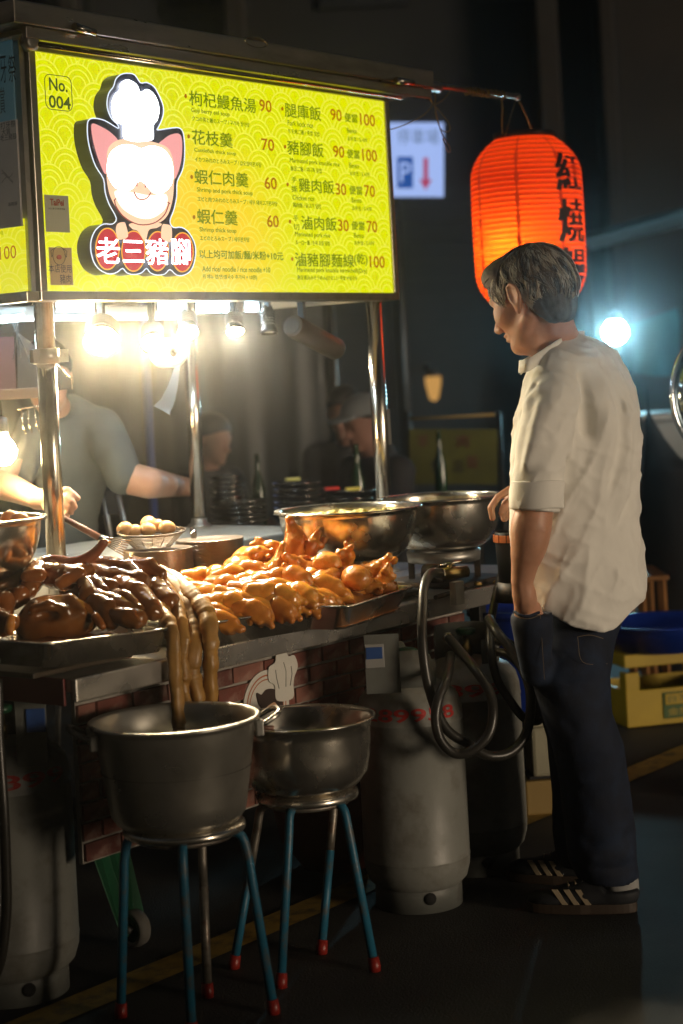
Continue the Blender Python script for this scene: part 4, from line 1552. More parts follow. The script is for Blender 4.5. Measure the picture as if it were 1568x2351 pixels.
# green bottles
GLASSG = mat('green_glass', (.003, .035, .012), .12, spec=.6)
for (x, y0, y1, Z, lb) in ((592, 1042, 1104, 7.4, 'green glass bottle standing behind the left dish stack'), (822, 1020, 1112, 7.4, 'green glass bottle standing behind the right dish stack'), (1012, 990, 1100, 8.2, 'green glass bottle in front of the yellow banner')):
    pb_ = at_z(x, y1, Z)
    pt_ = at_z(x, y0, Z)
    h = pt_.z - TBZ + .0
    zb_ = TBZ if Z < 8 else TBZ
    o = MB().lathe([(0, 0), (.026, 0), (.028, .01), (.028, h * .55), (.012, h * .75), (.010, h * .97), (.012, h), (0, h)], (0, 0, 0), 16).build('bottle', GLASSG)
    o.location = (pb_.x, pb_.y, zb_ + .001)
    tag(o, lb, 'bottle')
t2 = empty('folding_table', at_z(1012, 1100, 8.2), 'far folding table holding a green bottle before the banner', 'table')
p = at_z(1030, 1100, 8.2)
MB().box((p.x, p.y + .1, TBZ - .015), (.9, .5, .03)).build('tabletop', DARK_METAL, t2)
for sx in (-1, 1):
    for sy in (-1, 1):
        MB().box2((p.x + sx * .40 - .012, p.y + .1 + sy * .2 - .012, 0), (p.x + sx * .40 + .012, p.y + .1 + sy * .2 + .012, TBZ - .031)).build('leg', DARK_METAL, t2)

# ------------------------------------------------------------------ stools with pots, gas bottles
BLUE_PT = mat('chipped_blue_paint', (.016, .125, .21), .45, var=.15, vscale=20, stain=(.10, .09, .075), sscale=26, samt=.95, bump=.2, bscale=90)
RUST = mat('bare_grey_tube', (.22, .20, .17), .45, .6, var=.3, vscale=25, stain=(.10, .045, .02), sscale=30, samt=.8)
REDCAP = mat('red_plastic_cap', (.26, .018, .012), .4)


def stool(cx, cy, zs, R, feet, label, bare):
    r = empty('stool', (cx, cy, 0), label, 'stool', 'blue legged round stools holding pots')
    MB().lathe([(0, zs - .004), (R * .93, zs - .004), (R, zs - .012), (R * 1.01, zs - .020), (R * .99, zs - .026), (R * .9, zs - .018), (0, zs - .018)], (cx, cy, 0), 44).build('seat', STEEL_BOWL, r)
    MB().tube([(cx + R * .78 * math.cos(a), cy + R * .78 * math.sin(a), zs - .034) for a in np.linspace(0, 2 * math.pi, 33)[:-1]], .007, 8, closed=True).build('under_ring', RUST, r)
    for i, f in enumerate(feet):
        f = Vector(f)
        d = Vector((f.x - cx, f.y - cy, 0))
        dn = d.normalized()
        C_ = Vector((cx, cy, 0))
        top = [C_ + dn * (R * .35) + Vector((0, 0, zs - .030)), C_ + dn * (R * .72) + Vector((0, 0, zs - .030)), C_ + dn * (R * .93) + Vector((0, 0, zs - .042)), C_ + dn * (R * 1.02) + Vector((0, 0, zs - .085))]
        low = f + Vector((0, 0, .012))
        k_ = .30 if bare[i] else .02
        mid = top[-1].lerp(low, k_)
        c_ = catmull(top + [top[-1].lerp(low, .15)], 5)
        if bare[i]:
            MB().tube(c_ + [mid], .0105, 10).build('bare_tube', RUST, r)
            lg_ = MB().tube([mid + (mid - low).normalized() * .001, low], .0108, 10).build('leg', BLUE_PT if bare[i] == 1 else RUST, r)
        else:
            lg_ = MB().tube(c_ + [low], .0108, 10).build('leg', BLUE_PT, r)
        MB().tube([low + (mid - low).normalized() * .022, low, f + Vector((0, 0, .001))], [.0135, .0145, .0140], 12).build('rubber_cap', REDCAP, r)
    return r


def foot(x, y):
    return at_h(x, y, 0)


f1 = [foot(278, 2336), foot(441, 2380), foot(477, 2290), foot(629, 2328)]
cs = sum(f1, Vector()) / 4
zs1 = .442
sc1 = at_h(422, 1880, zs1)
stool(sc1.x, sc1.y, zs1, .137, f1, 'nearer blue legged round stool under the deep pot', [0, 0, 2, 0])
f2 = [foot(538, 2224), foot(646, 2268), foot(739, 2190), foot(861, 2230)]
zs2 = .418
sc2 = at_h(704, 1806, zs2)
stool(sc2.x, sc2.y, zs2, .125, f2, 'farther blue legged round stool under the wide basin', [1, 0, 1, 0])
print('stool centres', sc1, cs, sc2)
# deep pot
r = empty('stock_pot', (sc1.x, sc1.y, zs1), 'deep steel pot with loop handles on the nearer stool', 'pot')
zr = .666
pc1, Rp = center_h(205, 581, 1652, zr)
pc1 = Vector((sc1.x * .4 + pc1.x * .6, sc1.y * .4 + pc1.y * .6, 0))
Rb_ = Rp * .82
MB().lathe([(0, zs1 + .001), (Rb_ * .92, zs1 + .001), (Rb_, zs1 + .018), (Rb_ * 1.04, zs1 + .05), (Rp * .955, zr - .05), (Rp * .96, zr - .048), (Rp * .985, zr - .012), (Rp, zr - .004), (Rp + .009, zr - .002), (Rp + .010, zr + .004), (Rp + .002, zr + .006),
            (Rp * .985 - .003, zr - .002), (Rp * .95 - .003, zr - .05), (Rb_ * 1.03 - .003, zs1 + .05), (Rb_ * .9, zs1 + .006), (0, zs1 + .006)], (pc1.x, pc1.y, 0), 64).build('pot_body', STEEL_POT, r)
MB().lathe([(0, 0), (Rp * .93, 0)], (pc1.x, pc1.y, zs1 + .12), 40).build('dark_broth', mat('dark_broth', (.06, .03, .012), .1), r)
for s_, ang_ in ((-1, math.atan2(-R0.y, -R0.x) + .22), (1, math.atan2(R0.y, R0.x) + .22)):
    rd_ = Vector((math.cos(ang_), math.sin(ang_), 0))
    tg = Vector((-rd_.y, rd_.x, 0))
    C_ = Vector((pc1.x, pc1.y, zr - .022)) + rd_ * (Rp * .985)
    pts = catmull([C_ - tg * .045, C_ - tg * .045 + rd_ * .022 + UP * .006, C_ - tg * .030 + rd_ * .052 + UP * .022, C_ + tg * .030 + rd_ * .052 + UP * .022, C_ + tg * .045 + rd_ * .022 + UP * .006, C_ + tg * .045], 6)
    h = MB().tube(pts, .0062, 10).build('handle', STEEL_POST if s_ > 0 else DARK_METAL, r)
    for t_ in (-.045, .045):
        MB().box(C_ + tg * t_ + rd_ * .004 - UP * .006, (.018, .018, .036), Matrix.Rotation(ang_, 3, 'Z')).build('bracket', STEEL_DULL, h, bevel=.003)
# basin
r = empty('steel_basin', (sc2.x, sc2.y, zs2), 'wide round steel basin on the farther stool', 'basin')
zr2 = .585
pc2, Rp2 = center_h(532, 853, 1652, zr2)
pc2 = Vector((pc2.x * .7 + sc2.x * .3, pc2.y * .7 + sc2.y * .3, 0))
MB().lathe([(0, zs2 + .001), (Rp2 * .62, zs2 + .001), (Rp2 * .78, zs2 + .012), (Rp2 * .90, zs2 + .04), (Rp2 * .95, zs2 + .08), (Rp2 * .97, zr2 - .03), (Rp2 * .985, zr2 - .004), (Rp2 + .008, zr2), (Rp2 + .010, zr2 + .005), (Rp2 + .002, zr2 + .006), (Rp2 * .965, zr2 - .004),
            (Rp2 * .93, zs2 + .08), (Rp2 * .86, zs2 + .035), (Rp2 * .7, zs2 + .008), (0, zs2 + .006)], (pc2.x, pc2.y, 0), 60).build('shell', STEEL_BOWL, r)
q = at_z(600, 1673, 4.30)
o = MB().tube([q - R0 * .012 + UP * .004, q + R0 * .03], .006, 8).build('ladle_handle', WOODH)
tag(o, 'end of a wooden ladle handle at the rim of the wide basin', 'ladle')

CYL = mat('cylinder_grey_paint', (.22, .225, .205), .42, var=.12, vscale=6, stain=(.085, .065, .045), sscale=13, samt=.5, bump=.2, bscale=30, rvar=.12)
CYLD = mat('cylinder_shroud_paint', (.13, .137, .125), .5, var=.15, vscale=8, stain=(.08, .07, .06), sscale=12, samt=.6)
RED_INK = mat('red_stencil', (.42, .02, .015), .6, var=.2)
BLUE_STK = mat('blue_label', (.02, .07, .25), .5)
WHT_STK = mat('white_label', (.3, .3, .29), .5)
GREENV = mat('green_valve', (.008, .07, .03), .4)
BRASS = mat('valve_brass', (.35, .25, .10), .35, 1)
HOLEB = mat('hole_dark', (.01, .01, .01), .9)


def gas_cylinder(cx, cy, R, number, num_ang, label, shroud_ang, dz=0.0):
    r = empty('gas_cylinder', (cx, cy, 0), label, 'gas cylinder', 'grey gas cylinders before the cart')
    MB().lathe([(R * .80, .001), (R * .82, .001), (R * .82, .085), (R * .80, .085), (R * .80, .001)], (cx, cy, 0), 44).build('foot_ring', CYLD, r)
    zT = .535 + dz
    prof = [(R * .5, .045), (R * .80, .055), (R * .93, .075), (R * .99, .105), (R, .125), (R, .128), (R * 1.006, .130), (R * 1.006, .133), (R, .135), (R, zT - .045), (R * 1.008, zT - .043), (R * 1.008, zT - .040), (R, zT - .038),
            (R * .985, zT - .01), (R * .93, zT + .018), (R * .80, zT + .040), (R * .6, zT + .055), (R * .3, zT + .064), (0, zT + .066)]
    MB().lathe(prof, (cx, cy, 0), 64).build('tank', CYL, r)
    camd = math.atan2(-cy, -cx)
    a = camd + .25
    pos = Vector((cx + R * .822 * math.cos(a), cy + R * .822 * math.sin(a), .040))
    MB().lathe([(0, 0), (.016, 0), (.016, .002), (0, .002)], pos, 18, M=Vector((math.cos(a), math.sin(a), 0)).to_track_quat('Z', 'Y').to_matrix()).build('vent_hole', HOLEB, r)
    # protective shroud, open at the front
    rs_ = R * .62
    m = MB()
    pts, n_ = [], 26
    a0 = shroud_ang
    sp = rad(250)
    zb = zT + .045
    for side in (0, 1):
        for i in range(n_ + 1):
            a = a0 + sp * (i / n_ - .5)
            e = min(i, n_ - i) / n_
            top = .105 + dz * 0 - (.03 if e < .04 else 0)
            rr = rs_ + (.0022 if side else 0)
            pts += [Vector((cx + rr * math.cos(a), cy + rr * math.sin(a), zb)), Vector((cx + rr * math.cos(a), cy + rr * math.sin(a), zb + top))]
    fs = []
    k = (n_ + 1) * 2
    for i in range(n_):
        fs += [(2 * i, 2 * i + 2, 2 * i + 3, 2 * i + 1), (k + 2 * i, k + 2 * i + 1, k + 2 * i + 3, k + 2 * i + 2), (2 * i + 1, 2 * i + 3, k + 2 * i + 3, k + 2 * i + 1), (2 * i, k + 2 * i, k + 2 * i + 2, 2 * i + 2)]
    m.add(pts, fs, True)
    m.build('shroud', CYLD, r)
    MB().lathe([(0, 0), (.016, 0), (.016, .03), (.010, .035), (.010, .06), (0, .06)], (cx, cy, zT + .064), 16).build('valve_body', BRASS, r)
    MB().lathe([(0, .0), (.026, .0), (.029, .006), (.029, .014), (.022, .018), (0, .018)], (cx, cy, zT + .126), 18).build('valve_wheel', GREENV, r)

    # stencilled number on the shoulder
    if number:
        Wd, Hd = .30, .030
        z00 = zT - .028

        def fn(x, y):
            a = num_ang + (x - Wd / 2) / R
            # walk up the shoulder
            t = y / Hd
            zz = z00 + t * .034
            rr = np.interp(zz, [zT - .038, zT - .01, zT + .018, zT + .04], [R, R * .985, R * .93, R * .80]) + .0015
            return (cx + rr * math.cos(a), cy + rr * math.sin(a), zz)
        lettering('stencil_number', number, (0, 0, 0), exX, exZ, Wd, Hd, RED_INK, r, .02, fn)
    return r, zT


def cyl_at(pxr, rpx, yref, Z):
    return at_z(pxr - rpx, yref, Z)


p = at_z(30, 2200, 4.33)
gc1, _ = gas_cylinder(p.x, p.y, .158, '12899', math.atan2(-p.y, -p.x) + .12, 'nearest grey gas cylinder at the left picture edge', math.atan2(p.y, p.x))
p1c = p
p = at_z(962, 2050, 4.88)
pM = p
gc2, zT2 = gas_cylinder(p.x, p.y, .1415, '1289958', math.atan2(-p.y, -p.x) - .10, 'tall grey gas cylinder in the middle with a blue label', math.atan2(-p.y, -p.x) - 1.2)
p = at_z(1098, 2000, 5.20)
pR = p
gc3, _ = gas_cylinder(p.x, p.y, .146, '12899', math.atan2(-p.y, -p.x) - .25, 'grey gas cylinder behind the hose loops, partly hidden', math.atan2(p.y, p.x) - .5)
# sheet guard with the blue label in front of the middle cylinder's valve
def label_plate(px0, py0, px1, py1, Z, par, name='shroud_plate', mt=None):
    a, b_ = at_z(px0, py0, Z), at_z(px1, py1, Z)
    w_ = (px1 - px0) * Z / FOC
    h_ = a.z - b_.z
    c_ = (a + b_) / 2
    q_ = Matrix.Rotation(-math.pi / 2 + TH, 3, 'Z')
    return MB().box(c_, (w_, .003, h_), q_).build(name, mt, par, bevel=.0012)
label_plate(838, 1458, 918, 1590, 4.76, gc2, mt=CYLD)
label_plate(838, 1480, 882, 1532, 4.755, gc2, 'label', WHT_STK)
label_plate(840, 1487, 878, 1512, 4.751, gc2, 'label_print', BLUE_STK)
label_plate(36, 1600, 108, 1758, 4.20, gc1, mt=CYLD)
label_plate(60, 1628, 104, 1680, 4.195, gc1, 'label', BLUE_STK)
label_plate(35, 1588, 105, 1598, 4.20, gc1, 'shroud_tab', WHT_STK)

# ------------------------------------------------------------------ hoses
HOSE = mat('black_gas_hose', (.030, .028, .024), .34, var=.25, vscale=14, bump=.12, bscale=60)
def hose(pts, rr, label, name='gas_hose', z_=4.6, fit=True):
    P = [at_z(x, y, z) for (x, y, z) in pts]
    q = catmull(P, 9)
    r = empty(name, P[0], label, 'hose', 'black gas hoses hanging from the cart')
    MB().tube(q, rr * 1.22, 12).build('hose_tube', HOSE, r)
    if fit:
        d = (q[1] - q[0]).normalized()
        MB().tube([q[0] - d * .006, q[0] + d * .014], rr * 1.5, 12).build('hose_clamp', STEEL_POST, r)
    return r


hose([(1012, 1318, 4.98), (990, 1316, 4.90), (974, 1345, 4.82), (970, 1400, 4.76), (970, 1480, 4.72), (985, 1580, 4.70), (1022, 1670, 4.68), (1078, 1710, 4.68), (1122, 1735, 4.68), (1170, 1728, 4.70), (1205, 1690, 4.72), (1218, 1630, 4.74), (1212, 1565, 4.76), (1180, 1500, 4.80), (1140, 1450, 4.85), (1122, 1420, 4.92)], .0108,
     'long black hose from the gas tap swinging down under the customer side')
hose([(1030, 1465, 5.02), (1052, 1490, 4.90), (1085, 1530, 4.76), (1120, 1580, 4.70), (1132, 1630, 4.66), (1122, 1685, 4.64), (1085, 1722, 4.63), (1045, 1730, 4.63), (1012, 1700, 4.63), (1000, 1650, 4.64), (1008, 1600, 4.66), (1025, 1560, 4.70), (1032, 1528, 4.80), (1034, 1505, 4.95)], .0105,
     'black hose looping in front of the two gas cylinders')
hose([(1160, 1290, 5.35), (1148, 1330, 5.22), (1135, 1385, 5.08), (1126, 1440, 5.0), (1128, 1500, 4.95), (1142, 1560, 4.93), (1172, 1610, 4.93), (1205, 1650, 4.95), (1235, 1655, 4.97), (1238, 1640, 5.0)], .0098,
     'thin black hose dropping from the far burner')
hose([(1128, 1498, 5.05), (1160, 1500, 5.0), (1195, 1530, 4.97), (1222, 1580, 4.96), (1232, 1630, 4.96), (1228, 1660, 4.97)], .0095, 'black hose arching behind the loops to the right')
hose([(1140, 1470, 5.10), (1175, 1480, 5.08), (1205, 1520, 5.06), (1228, 1590, 5.04), (1236, 1650, 5.04)], .0095, 'rearmost black hose arching toward the jeans')
hose([(-6, 1560, 4.16), (-2, 1700, 4.14), (8, 1850, 4.12), (14, 2000, 4.12), (14, 2100, 4.12), (2, 2200, 4.12), (-20, 2260, 4.14)], .010, 'black hose hanging before the left gas cylinder', fit=False)
# gas tap assembly on the deck
pt_ = at_z(1045, 1318, 4.98)
r = empty('gas_tap', pt_, 'brass and steel gas tap with lever beside the hose', 'gas tap')
MB().tube([at_z(1012, 1318, 4.98), at_z(1072, 1312, 5.02)], .016, 16).build('tap_body', BRASS, r)
MB().tube([at_z(1006, 1300, 5.0), at_z(1060, 1288, 5.0)], .004, 8).build('lever', STEEL_POST, r)
MB().tube([at_z(1032, 1296, 5.0), at_z(1034, 1330, 5.0)], .008, 10).build('stem', BRASS, r)
MB().tube([at_z(975, 1318, 5.02), at_z(1010, 1316, 5.0)], .026, 18).build('manifold', BURN, r)
a = at_z(1048, 1335, 5.02)
MB().box2((a.x - .02, a.y - .01, CT), (a.x + .02, a.y + .01, a.z)).build('bracket', STEEL_DULL, r)
a = at_h(1000, 1372, CT + .012)
a2 = at_h(1068, 1350, CT + .012)
m = MB().tube([a, a2], .007, 8)
m.build('feed_pipe', BURN, r)
for (x, y) in ((1098, 1344), (1140, 1340)):
    p = at_h(x, y, CT + .006)
    o = MB().lathe([(0, 0), (.012, .002), (.010, .008), (0, .012)], p, 10).build('food_crumb', mat('crumb_%d' % x, (.5, .32, .08), .5))
    tag(o, 'small yellow food scrap on the deck, %s one' % ('left' if x < 1110 else 'right'), 'food scrap')

# cup with an orange band by the customer's hand
p = at_z(1178, 1234, 5.02)
r = empty('wooden_mug', (p.x, p.y, p.z), 'dark pot with orange wooden band beside the second bowl', 'pot')
MB().lathe([(0, -.12), (.045, -.12), (.050, -.02), (.050, -.012), (0.050, .014), (.047, .018), (.044, .014), (.044, -.1), (0, -.1)], p, 28).build('mug_body', DARK_METAL, r)
OR = mat('orange_wood', (.50, .14, .04), .4, var=.3, vscale=20)
for k in range(14):
    a = 2 * math.pi * k / 14
    MB().box(p + Vector((.0525 * math.cos(a), .0525 * math.sin(a), 0)), (.004, .021, .020), Matrix.Rotation(a, 3, 'Z')).build('wood_block', OR, r, bevel=.001)
MB().lathe([(.03, CT + .002 - p.z), (.06, CT + .002 - p.z), (.05, -.121), (0, -.121)], p, 24).build('mug_stand', BURN, r)

# caster wheel with green fork under the cart
pw_ = at_z(308, 2128, 4.62)
r = empty('cart_wheel', pw_, 'grey cart wheel with a green fork behind the nearer stool', 'wheel')
ax_ = (F0 * .75 + R0 * .66).normalized()
qq = ax_.to_track_quat('Z', 'Y').to_matrix()
Rw = pw_.z * .92
Rw = min(Rw, .075)
pw_.z = Rw + .001
TYRE = mat('grey_tyre', (.20, .19, .17), .6, var=.2)
MB().lathe([(Rw * .7, -.018), (Rw * .95, -.016), (Rw, 0), (Rw * .95, .016), (Rw * .7, .018), (Rw * .7, -.018)], pw_, 36, M=qq).build('tyre', TYRE, r)
MB().lathe([(0, -.012), (Rw * .7, -.012), (Rw * .7, .012), (0, .012)], pw_, 30, M=qq).build('hub', GREENV, r)
MB().lathe([(0, -.024), (.010, -.024), (.010, .024), (0, .024)], pw_, 12, M=qq).build('axle', STEEL_DULL, r)
top = pw_ + Vector((-.03, .04, .30))
for s_ in (-1, 1):
    o_ = ax_ * (.022 * s_)
    MB().prism([pw_ + o_ + Vector((-.020, 0, -.02)), pw_ + o_ + Vector((.020, 0, -.01)), top + o_ + Vector((.035, 0, -.10)), top + o_ + Vector((.035, 0, 0)), top + o_ + Vector((-.045, 0, 0)), top + o_ + Vector((-.040, 0, -.10))], ax_ * .004).build('fork_plate', GREENV, r)

# reddish clay pot on the ground under the cart
p = at_z(770, 1880, 5.3)
o = MB().lathe([(0, .0), (.10, .0), (.16, .08), (.18, .17), (.15, .27), (.07, .33), (.05, .335), (0, .335)], (p.x, p.y, .002), 40).build('clay_jar', mat('rust_red_clay', (.16, .04, .02), .6, var=.3, vscale=8))
tag(o, 'round rust red jar under the cart behind the wide basin', 'jar')

# ------------------------------------------------------------------ food
GLAZE = mat('orange_glazed_skin', (.74, .33, .05), .20, var=.35, vscale=16, sss=.35, ssr=(1, .35, .1), coat=.6, orand=.75, ocol=(.42, .13, .02), bump=.10, bscale=45, stain=(.46, .14, .02), sscale=22, samt=.6, rvar=.08)
GLAZE2 = mat('amber_knuckle_skin', (.70, .30, .05), .26, var=.4, vscale=22, sss=.3, ssr=(1, .35, .1), coat=.4, orand=.7, ocol=(.40, .12, .02), bump=.45, bscale=70, stain=(.80, .45, .10), sscale=25, samt=.7, rvar=.1)
DKG = mat('dark_soy_glaze', (.235, .080, .013), .18, var=.45, vscale=14, coat=.4, orand=.6, bump=.25, bscale=35, stain=(.20, .07, .02), sscale=14, samt=.6, rvar=.07)
TRIPE = mat('braised_intestine', (.38, .20, .045), .45, var=.3, vscale=14, sss=.1, coat=.08, bump=.45, bscale=38, stain=(.40, .20, .06), sscale=16, samt=.5, rvar=.1)


def noise_w(P, s, seed=0):
    return fbm(P * s + seed)


def trotter_fn(seed):
    rs = np.random.RandomState(seed)
    bend = rs.uniform(-.010, .014)
    tw = rs.uniform(.9, 1.1)

    def fn(P):
        d = s_cap(P, (-.044, 0, 0), (.0, 0, bend), .0255 * tw, .0285)
        d = smin(d, s_cap(P, (.0, 0, bend), (.026, 0, bend * .6), .0285, .026), .012)
        for s_ in (-1, 1):
            d = smin(d, s_cap(P, (.026, s_ * .009, bend * .5), (.056, s_ * .0150, -.004), .0150, .0095), .004)
            d = smin(d, s_cap(P, (.012, s_ * .017, -.010), (.030, s_ * .021, -.014), .009, .0065), .010)
        # cut end with a hollow
        d = smax(d, -(P[..., 0] + .056), .004)
        d = smin(d, s_ell(P, (-.046, .010, .012), (.012, .010, .010)), .008)
        # creases
        d = d + .0012 * np.exp(-((P[..., 0] + .022) / .004) ** 2)
        d = d + .0013 * noise_w(P, 26, seed) + .0003 * noise_w(P, 110, seed)
        return d
    return fn


tro = []
for i in range(5):
    o = sdf_obj('trotter', trotter_fn(11 + i * 7), (-.085, -.05, -.045), (.078, .05, .055), .0032, GLAZE)
    o['proto'] = 1
    tro.append(o)


def knuckle_fn(seed):
    rs = np.random.RandomState(seed)

    def fn(P):
        d = s_cap(P, (0, 0, -.045), (0, 0, .02), .030, .018)
        d = smin(d, s_ell(P, (.012, .004, -.030), (.034, .030, .028)), .016)
        d = smin(d, s_ell(P, (-.014, .0, -.005), (.024, .026, .026)), .014)
        d = smin(d, s_cap(P, (0, 0, .02), (.004, 0, .052), .014, .010), .010)
        for k in range(5):
            a = rs.uniform(0, 6.28)
            r = rs.uniform(.012, .030)
            d = smin(d, s_ell(P, (r * math.cos(a), r * math.sin(a), rs.uniform(-.04, .055)), np.array((.012, .010, .011)) * rs.uniform(.7, 1.3)), .009)
        d = smax(d, -s_ell(P, (.030 * math.cos(seed), .030 * math.sin(seed), -.004), (.010, .009, .016)), .008)
        top = np.clip((P[..., 2] - .005) / .02, 0, 1)
        d = d + .0035 * noise_w(P, 38, seed) + (.0012 + .0034 * top) * noise_w(P, 120, seed + 3)
        return d
    return fn


knu = []
for i in range(5):
    o = sdf_obj('pork_knuckle', knuckle_fn(3 + i * 5), (-.062, -.062, -.088), (.062, .062, .080), .0034, GLAZE2)
    o['proto'] = 1
    knu.append(o)

rf = random.Random(21)
used_t = [False] * 5
used_k = [False] * 5


def place(protos, used, i, loc, eul, sc, label, cat, grp):
    k = i % len(protos)
    o = protos[k]
    if used[k]:
        o = o.copy()
        COL.objects.link(o)
    used[k] = True
    if 'proto' in o:
        del o['proto']
    o.location = loc
    o.rotation_euler = eul
    o.scale = (sc, sc, sc)
    tag(o, label, cat, grp)
    return o


# bed of trotters under the visible ones
tray_dir = dirv
cnt = 0
ordn = ['first', 'second', 'third', 'fourth', 'fifth', 'sixth', 'seventh', 'eighth', 'ninth', 'tenth']
toe = math.atan2((R0 * .9 - F0 * .45).y, (R0 * .9 - F0 * .45).x)
for (x, y, h, yaw, pit) in [
        # back row
        (432, 1330, .885, .1, 0), (462, 1326, .895, .2, .05), (497, 1325, .895, 0, 0), (530, 1322, .90, .1, .1), (566, 1310, .91, -.3, 0), (600, 1326, .90, .15, 0), (640, 1328, .90, .05, .05), (672, 1332, .895, .1, 0),
        # middle rows
        (418, 1352, .875, .3, .1), (450, 1356, .88, .0, .1), (487, 1351, .885, .2, .1), (520, 1346, .89, -.1, .1), (558, 1344, .89, .1, .15), (596, 1346, .888, .25, .1), (634, 1350, .885, .0, .1), (706, 1336, .885, .1, .1), (740, 1345, .875, .2, .15),
        (442, 1377, .865, .2, .2), (474, 1374, .87, -.1, .2), (505, 1370, .875, .3, .15), (540, 1366, .878, .1, .2), (574, 1362, .878, -.1, .2), (612, 1367, .875, .2, .2), (648, 1368, .872, .05, .2), (688, 1362, .872, .1, .2), (728, 1366, .862, .3, .25),
        # front row drooping at the rim
        (470, 1402, .850, .3, .35), (500, 1396, .855, .0, .3), (532, 1392, .857, .2, .3), (563, 1390, .857, -.1, .35), (596, 1388, .857, .25, .3), (628, 1384, .857, .0, .3), (664, 1380, .856, .1, .35), (700, 1376, .855, .2, .3), (742, 1374, .850, .1, .3),
        (508, 1416, .842, -.1, .3), (490, 1410, .845, .6, .3), (578, 1404, .845, .1, .35), (640, 1396, .845, -.2, .3), (764, 1366, .850, .2, .3)]:
    p = at_h(x, y, h - .004) - UP * .008
    place(tro, used_t, cnt, p, (rf.uniform(-.5, .5), pit + rf.uniform(-.1, .1), toe + yaw + rf.uniform(-.45, .45)), rf.uniform(.95, 1.18), 'orange pig trotter, %s from the left in the %s row' % ((ordn[cnt], 'back') if cnt < 8 else (ordn[cnt - 8], 'upper middle') if cnt < 17 else (ordn[cnt - 17], 'lower middle') if cnt < 26 else (ordn[cnt - 26], 'front') if cnt < 35 else (ordn[cnt - 35], 'drooping lowest')), 'pig trotter', 'glazed trotters heaped in the long tray')
    cnt += 1
# sauce bed
m = MB()
def bed(cx, cy, dx, L, W, z0, hh, mt, name, label, cat):
    n = 18
    vs, fs = [], []
    rs_ = random.Random(4)
    for i in range(n + 1):
        for j in range(n + 1):
            a, b_ = i / n * 2 - 1, j / n * 2 - 1
            p = Vector((cx, cy, 0)) + dx * (a * L / 2) + Vector((-dx.y, dx.x, 0)) * (b_ * W / 2)
            e = max(0, (1 - a ** 4)) * max(0, (1 - b_ ** 4))
            vs.append((p.x, p.y, z0 + hh * e + .004 * rs_.uniform(-1, 1) * e))
    for i in range(n):
        for j in range(n):
            q = i * (n + 1) + j
            fs.append((q, q + 1, q + n + 2, q + n + 1))
    o = MB().add(vs, fs, True).build(name, mt)
    tag(o, label, cat)
    o['kind'] = 'stuff'
    return o
BEDM = mat('braising_sauce_bed', (.30, .11, .025), .25, var=.3, bump=.4, bscale=60)
bed(c2.x, c2.y, dirv, L2 * .93, .31, CT + .010, .080, BEDM, 'braised_scraps', 'orange scraps and sauce under the trotters', 'food scraps')
bed(c3.x, c3.y, d3, (fb3 - fa3).length * .86, .25, CT + .010, .065, BEDM, 'braised_scraps', 'orange scraps and sauce under the knuckles', 'food scraps')
bed(c1.x, c1.y + .01, Vector((1, 0, 0)), L1 * .92, .34, c1.z + .010, .040, DKG, 'dark_sauce', 'dark soy sauce bed in the left tray', 'sauce')

# knuckles
kn = [(673, 1243, 5.02, (.05, .05, 2.0), 1.15, 'topmost knuckle with its bone end pointing straight up'),
      (712, 1258, 5.04, (.5, .35, .6), .95, 'crumbly knuckle right of the topmost one'),
      (618, 1262, 5.06, (-1.2, .3, 1.1), .95, 'reddish knuckle left of the topmost one'),
      (585, 1275, 5.04, (1.3, .2, .3), .95, 'knuckle lying low at the left of the pile'),
      (548, 1300, 4.98, (1.5, .3, 2.3), 1.0, 'broad skin covered knuckle at the left foot of the pile'),
      (640, 1295, 4.92, (.2, -.3, 1.2), 1.0, 'knuckle in the middle of the pile'),
      (690, 1300, 4.90, (.9, .2, 4.0), 1.0, 'smooth curved knuckle below the topmost one'),
      (740, 1292, 4.92, (1.5, .0, 2.8), 1.0, 'knuckle with a rounded left end in the pile'),
      (790, 1285, 4.95, (-.6, .5, 3.5), 1.0, 'rough knuckle at the upper right of the pile'),
      (760, 1325, 4.86, (1.2, .3, 1.5), 1.0, 'dark golden knuckle hanging in front of the pile'),
      (825, 1325, 4.86, (1.57, .1, 2.2), 1.05, 'thick cylindrical knuckle with a flat cut end'),
      (868, 1306, 4.93, (.8, -.4, .4), .95, 'jagged knuckle near the right end of the pile'),
      (885, 1330, 4.90, (.3, .3, 5.0), .85, 'rightmost knuckle at the tray corner'),
      (850, 1345, 4.86, (1.5, .2, .2), .8, 'low knuckle at the right front of the small tray'),
      (795, 1352, 4.86, (1.4, .5, 3.9), .85, 'low knuckle at the left front of the small tray'),
      (655, 1316, 4.90, (1.4, .4, 5.2), .9, 'knuckle touching the last trotters'),
      (720, 1326, 4.88, (1.2, .4, .9), .9, 'low knuckle in the middle of the pile')]
for i, (x, y, Z, e, s, lb) in enumerate(kn):
    place(knu, used_k, i, at_z(x, y, Z), e, s, lb, 'pork knuckle', 'bony knuckles piled in the small tray')
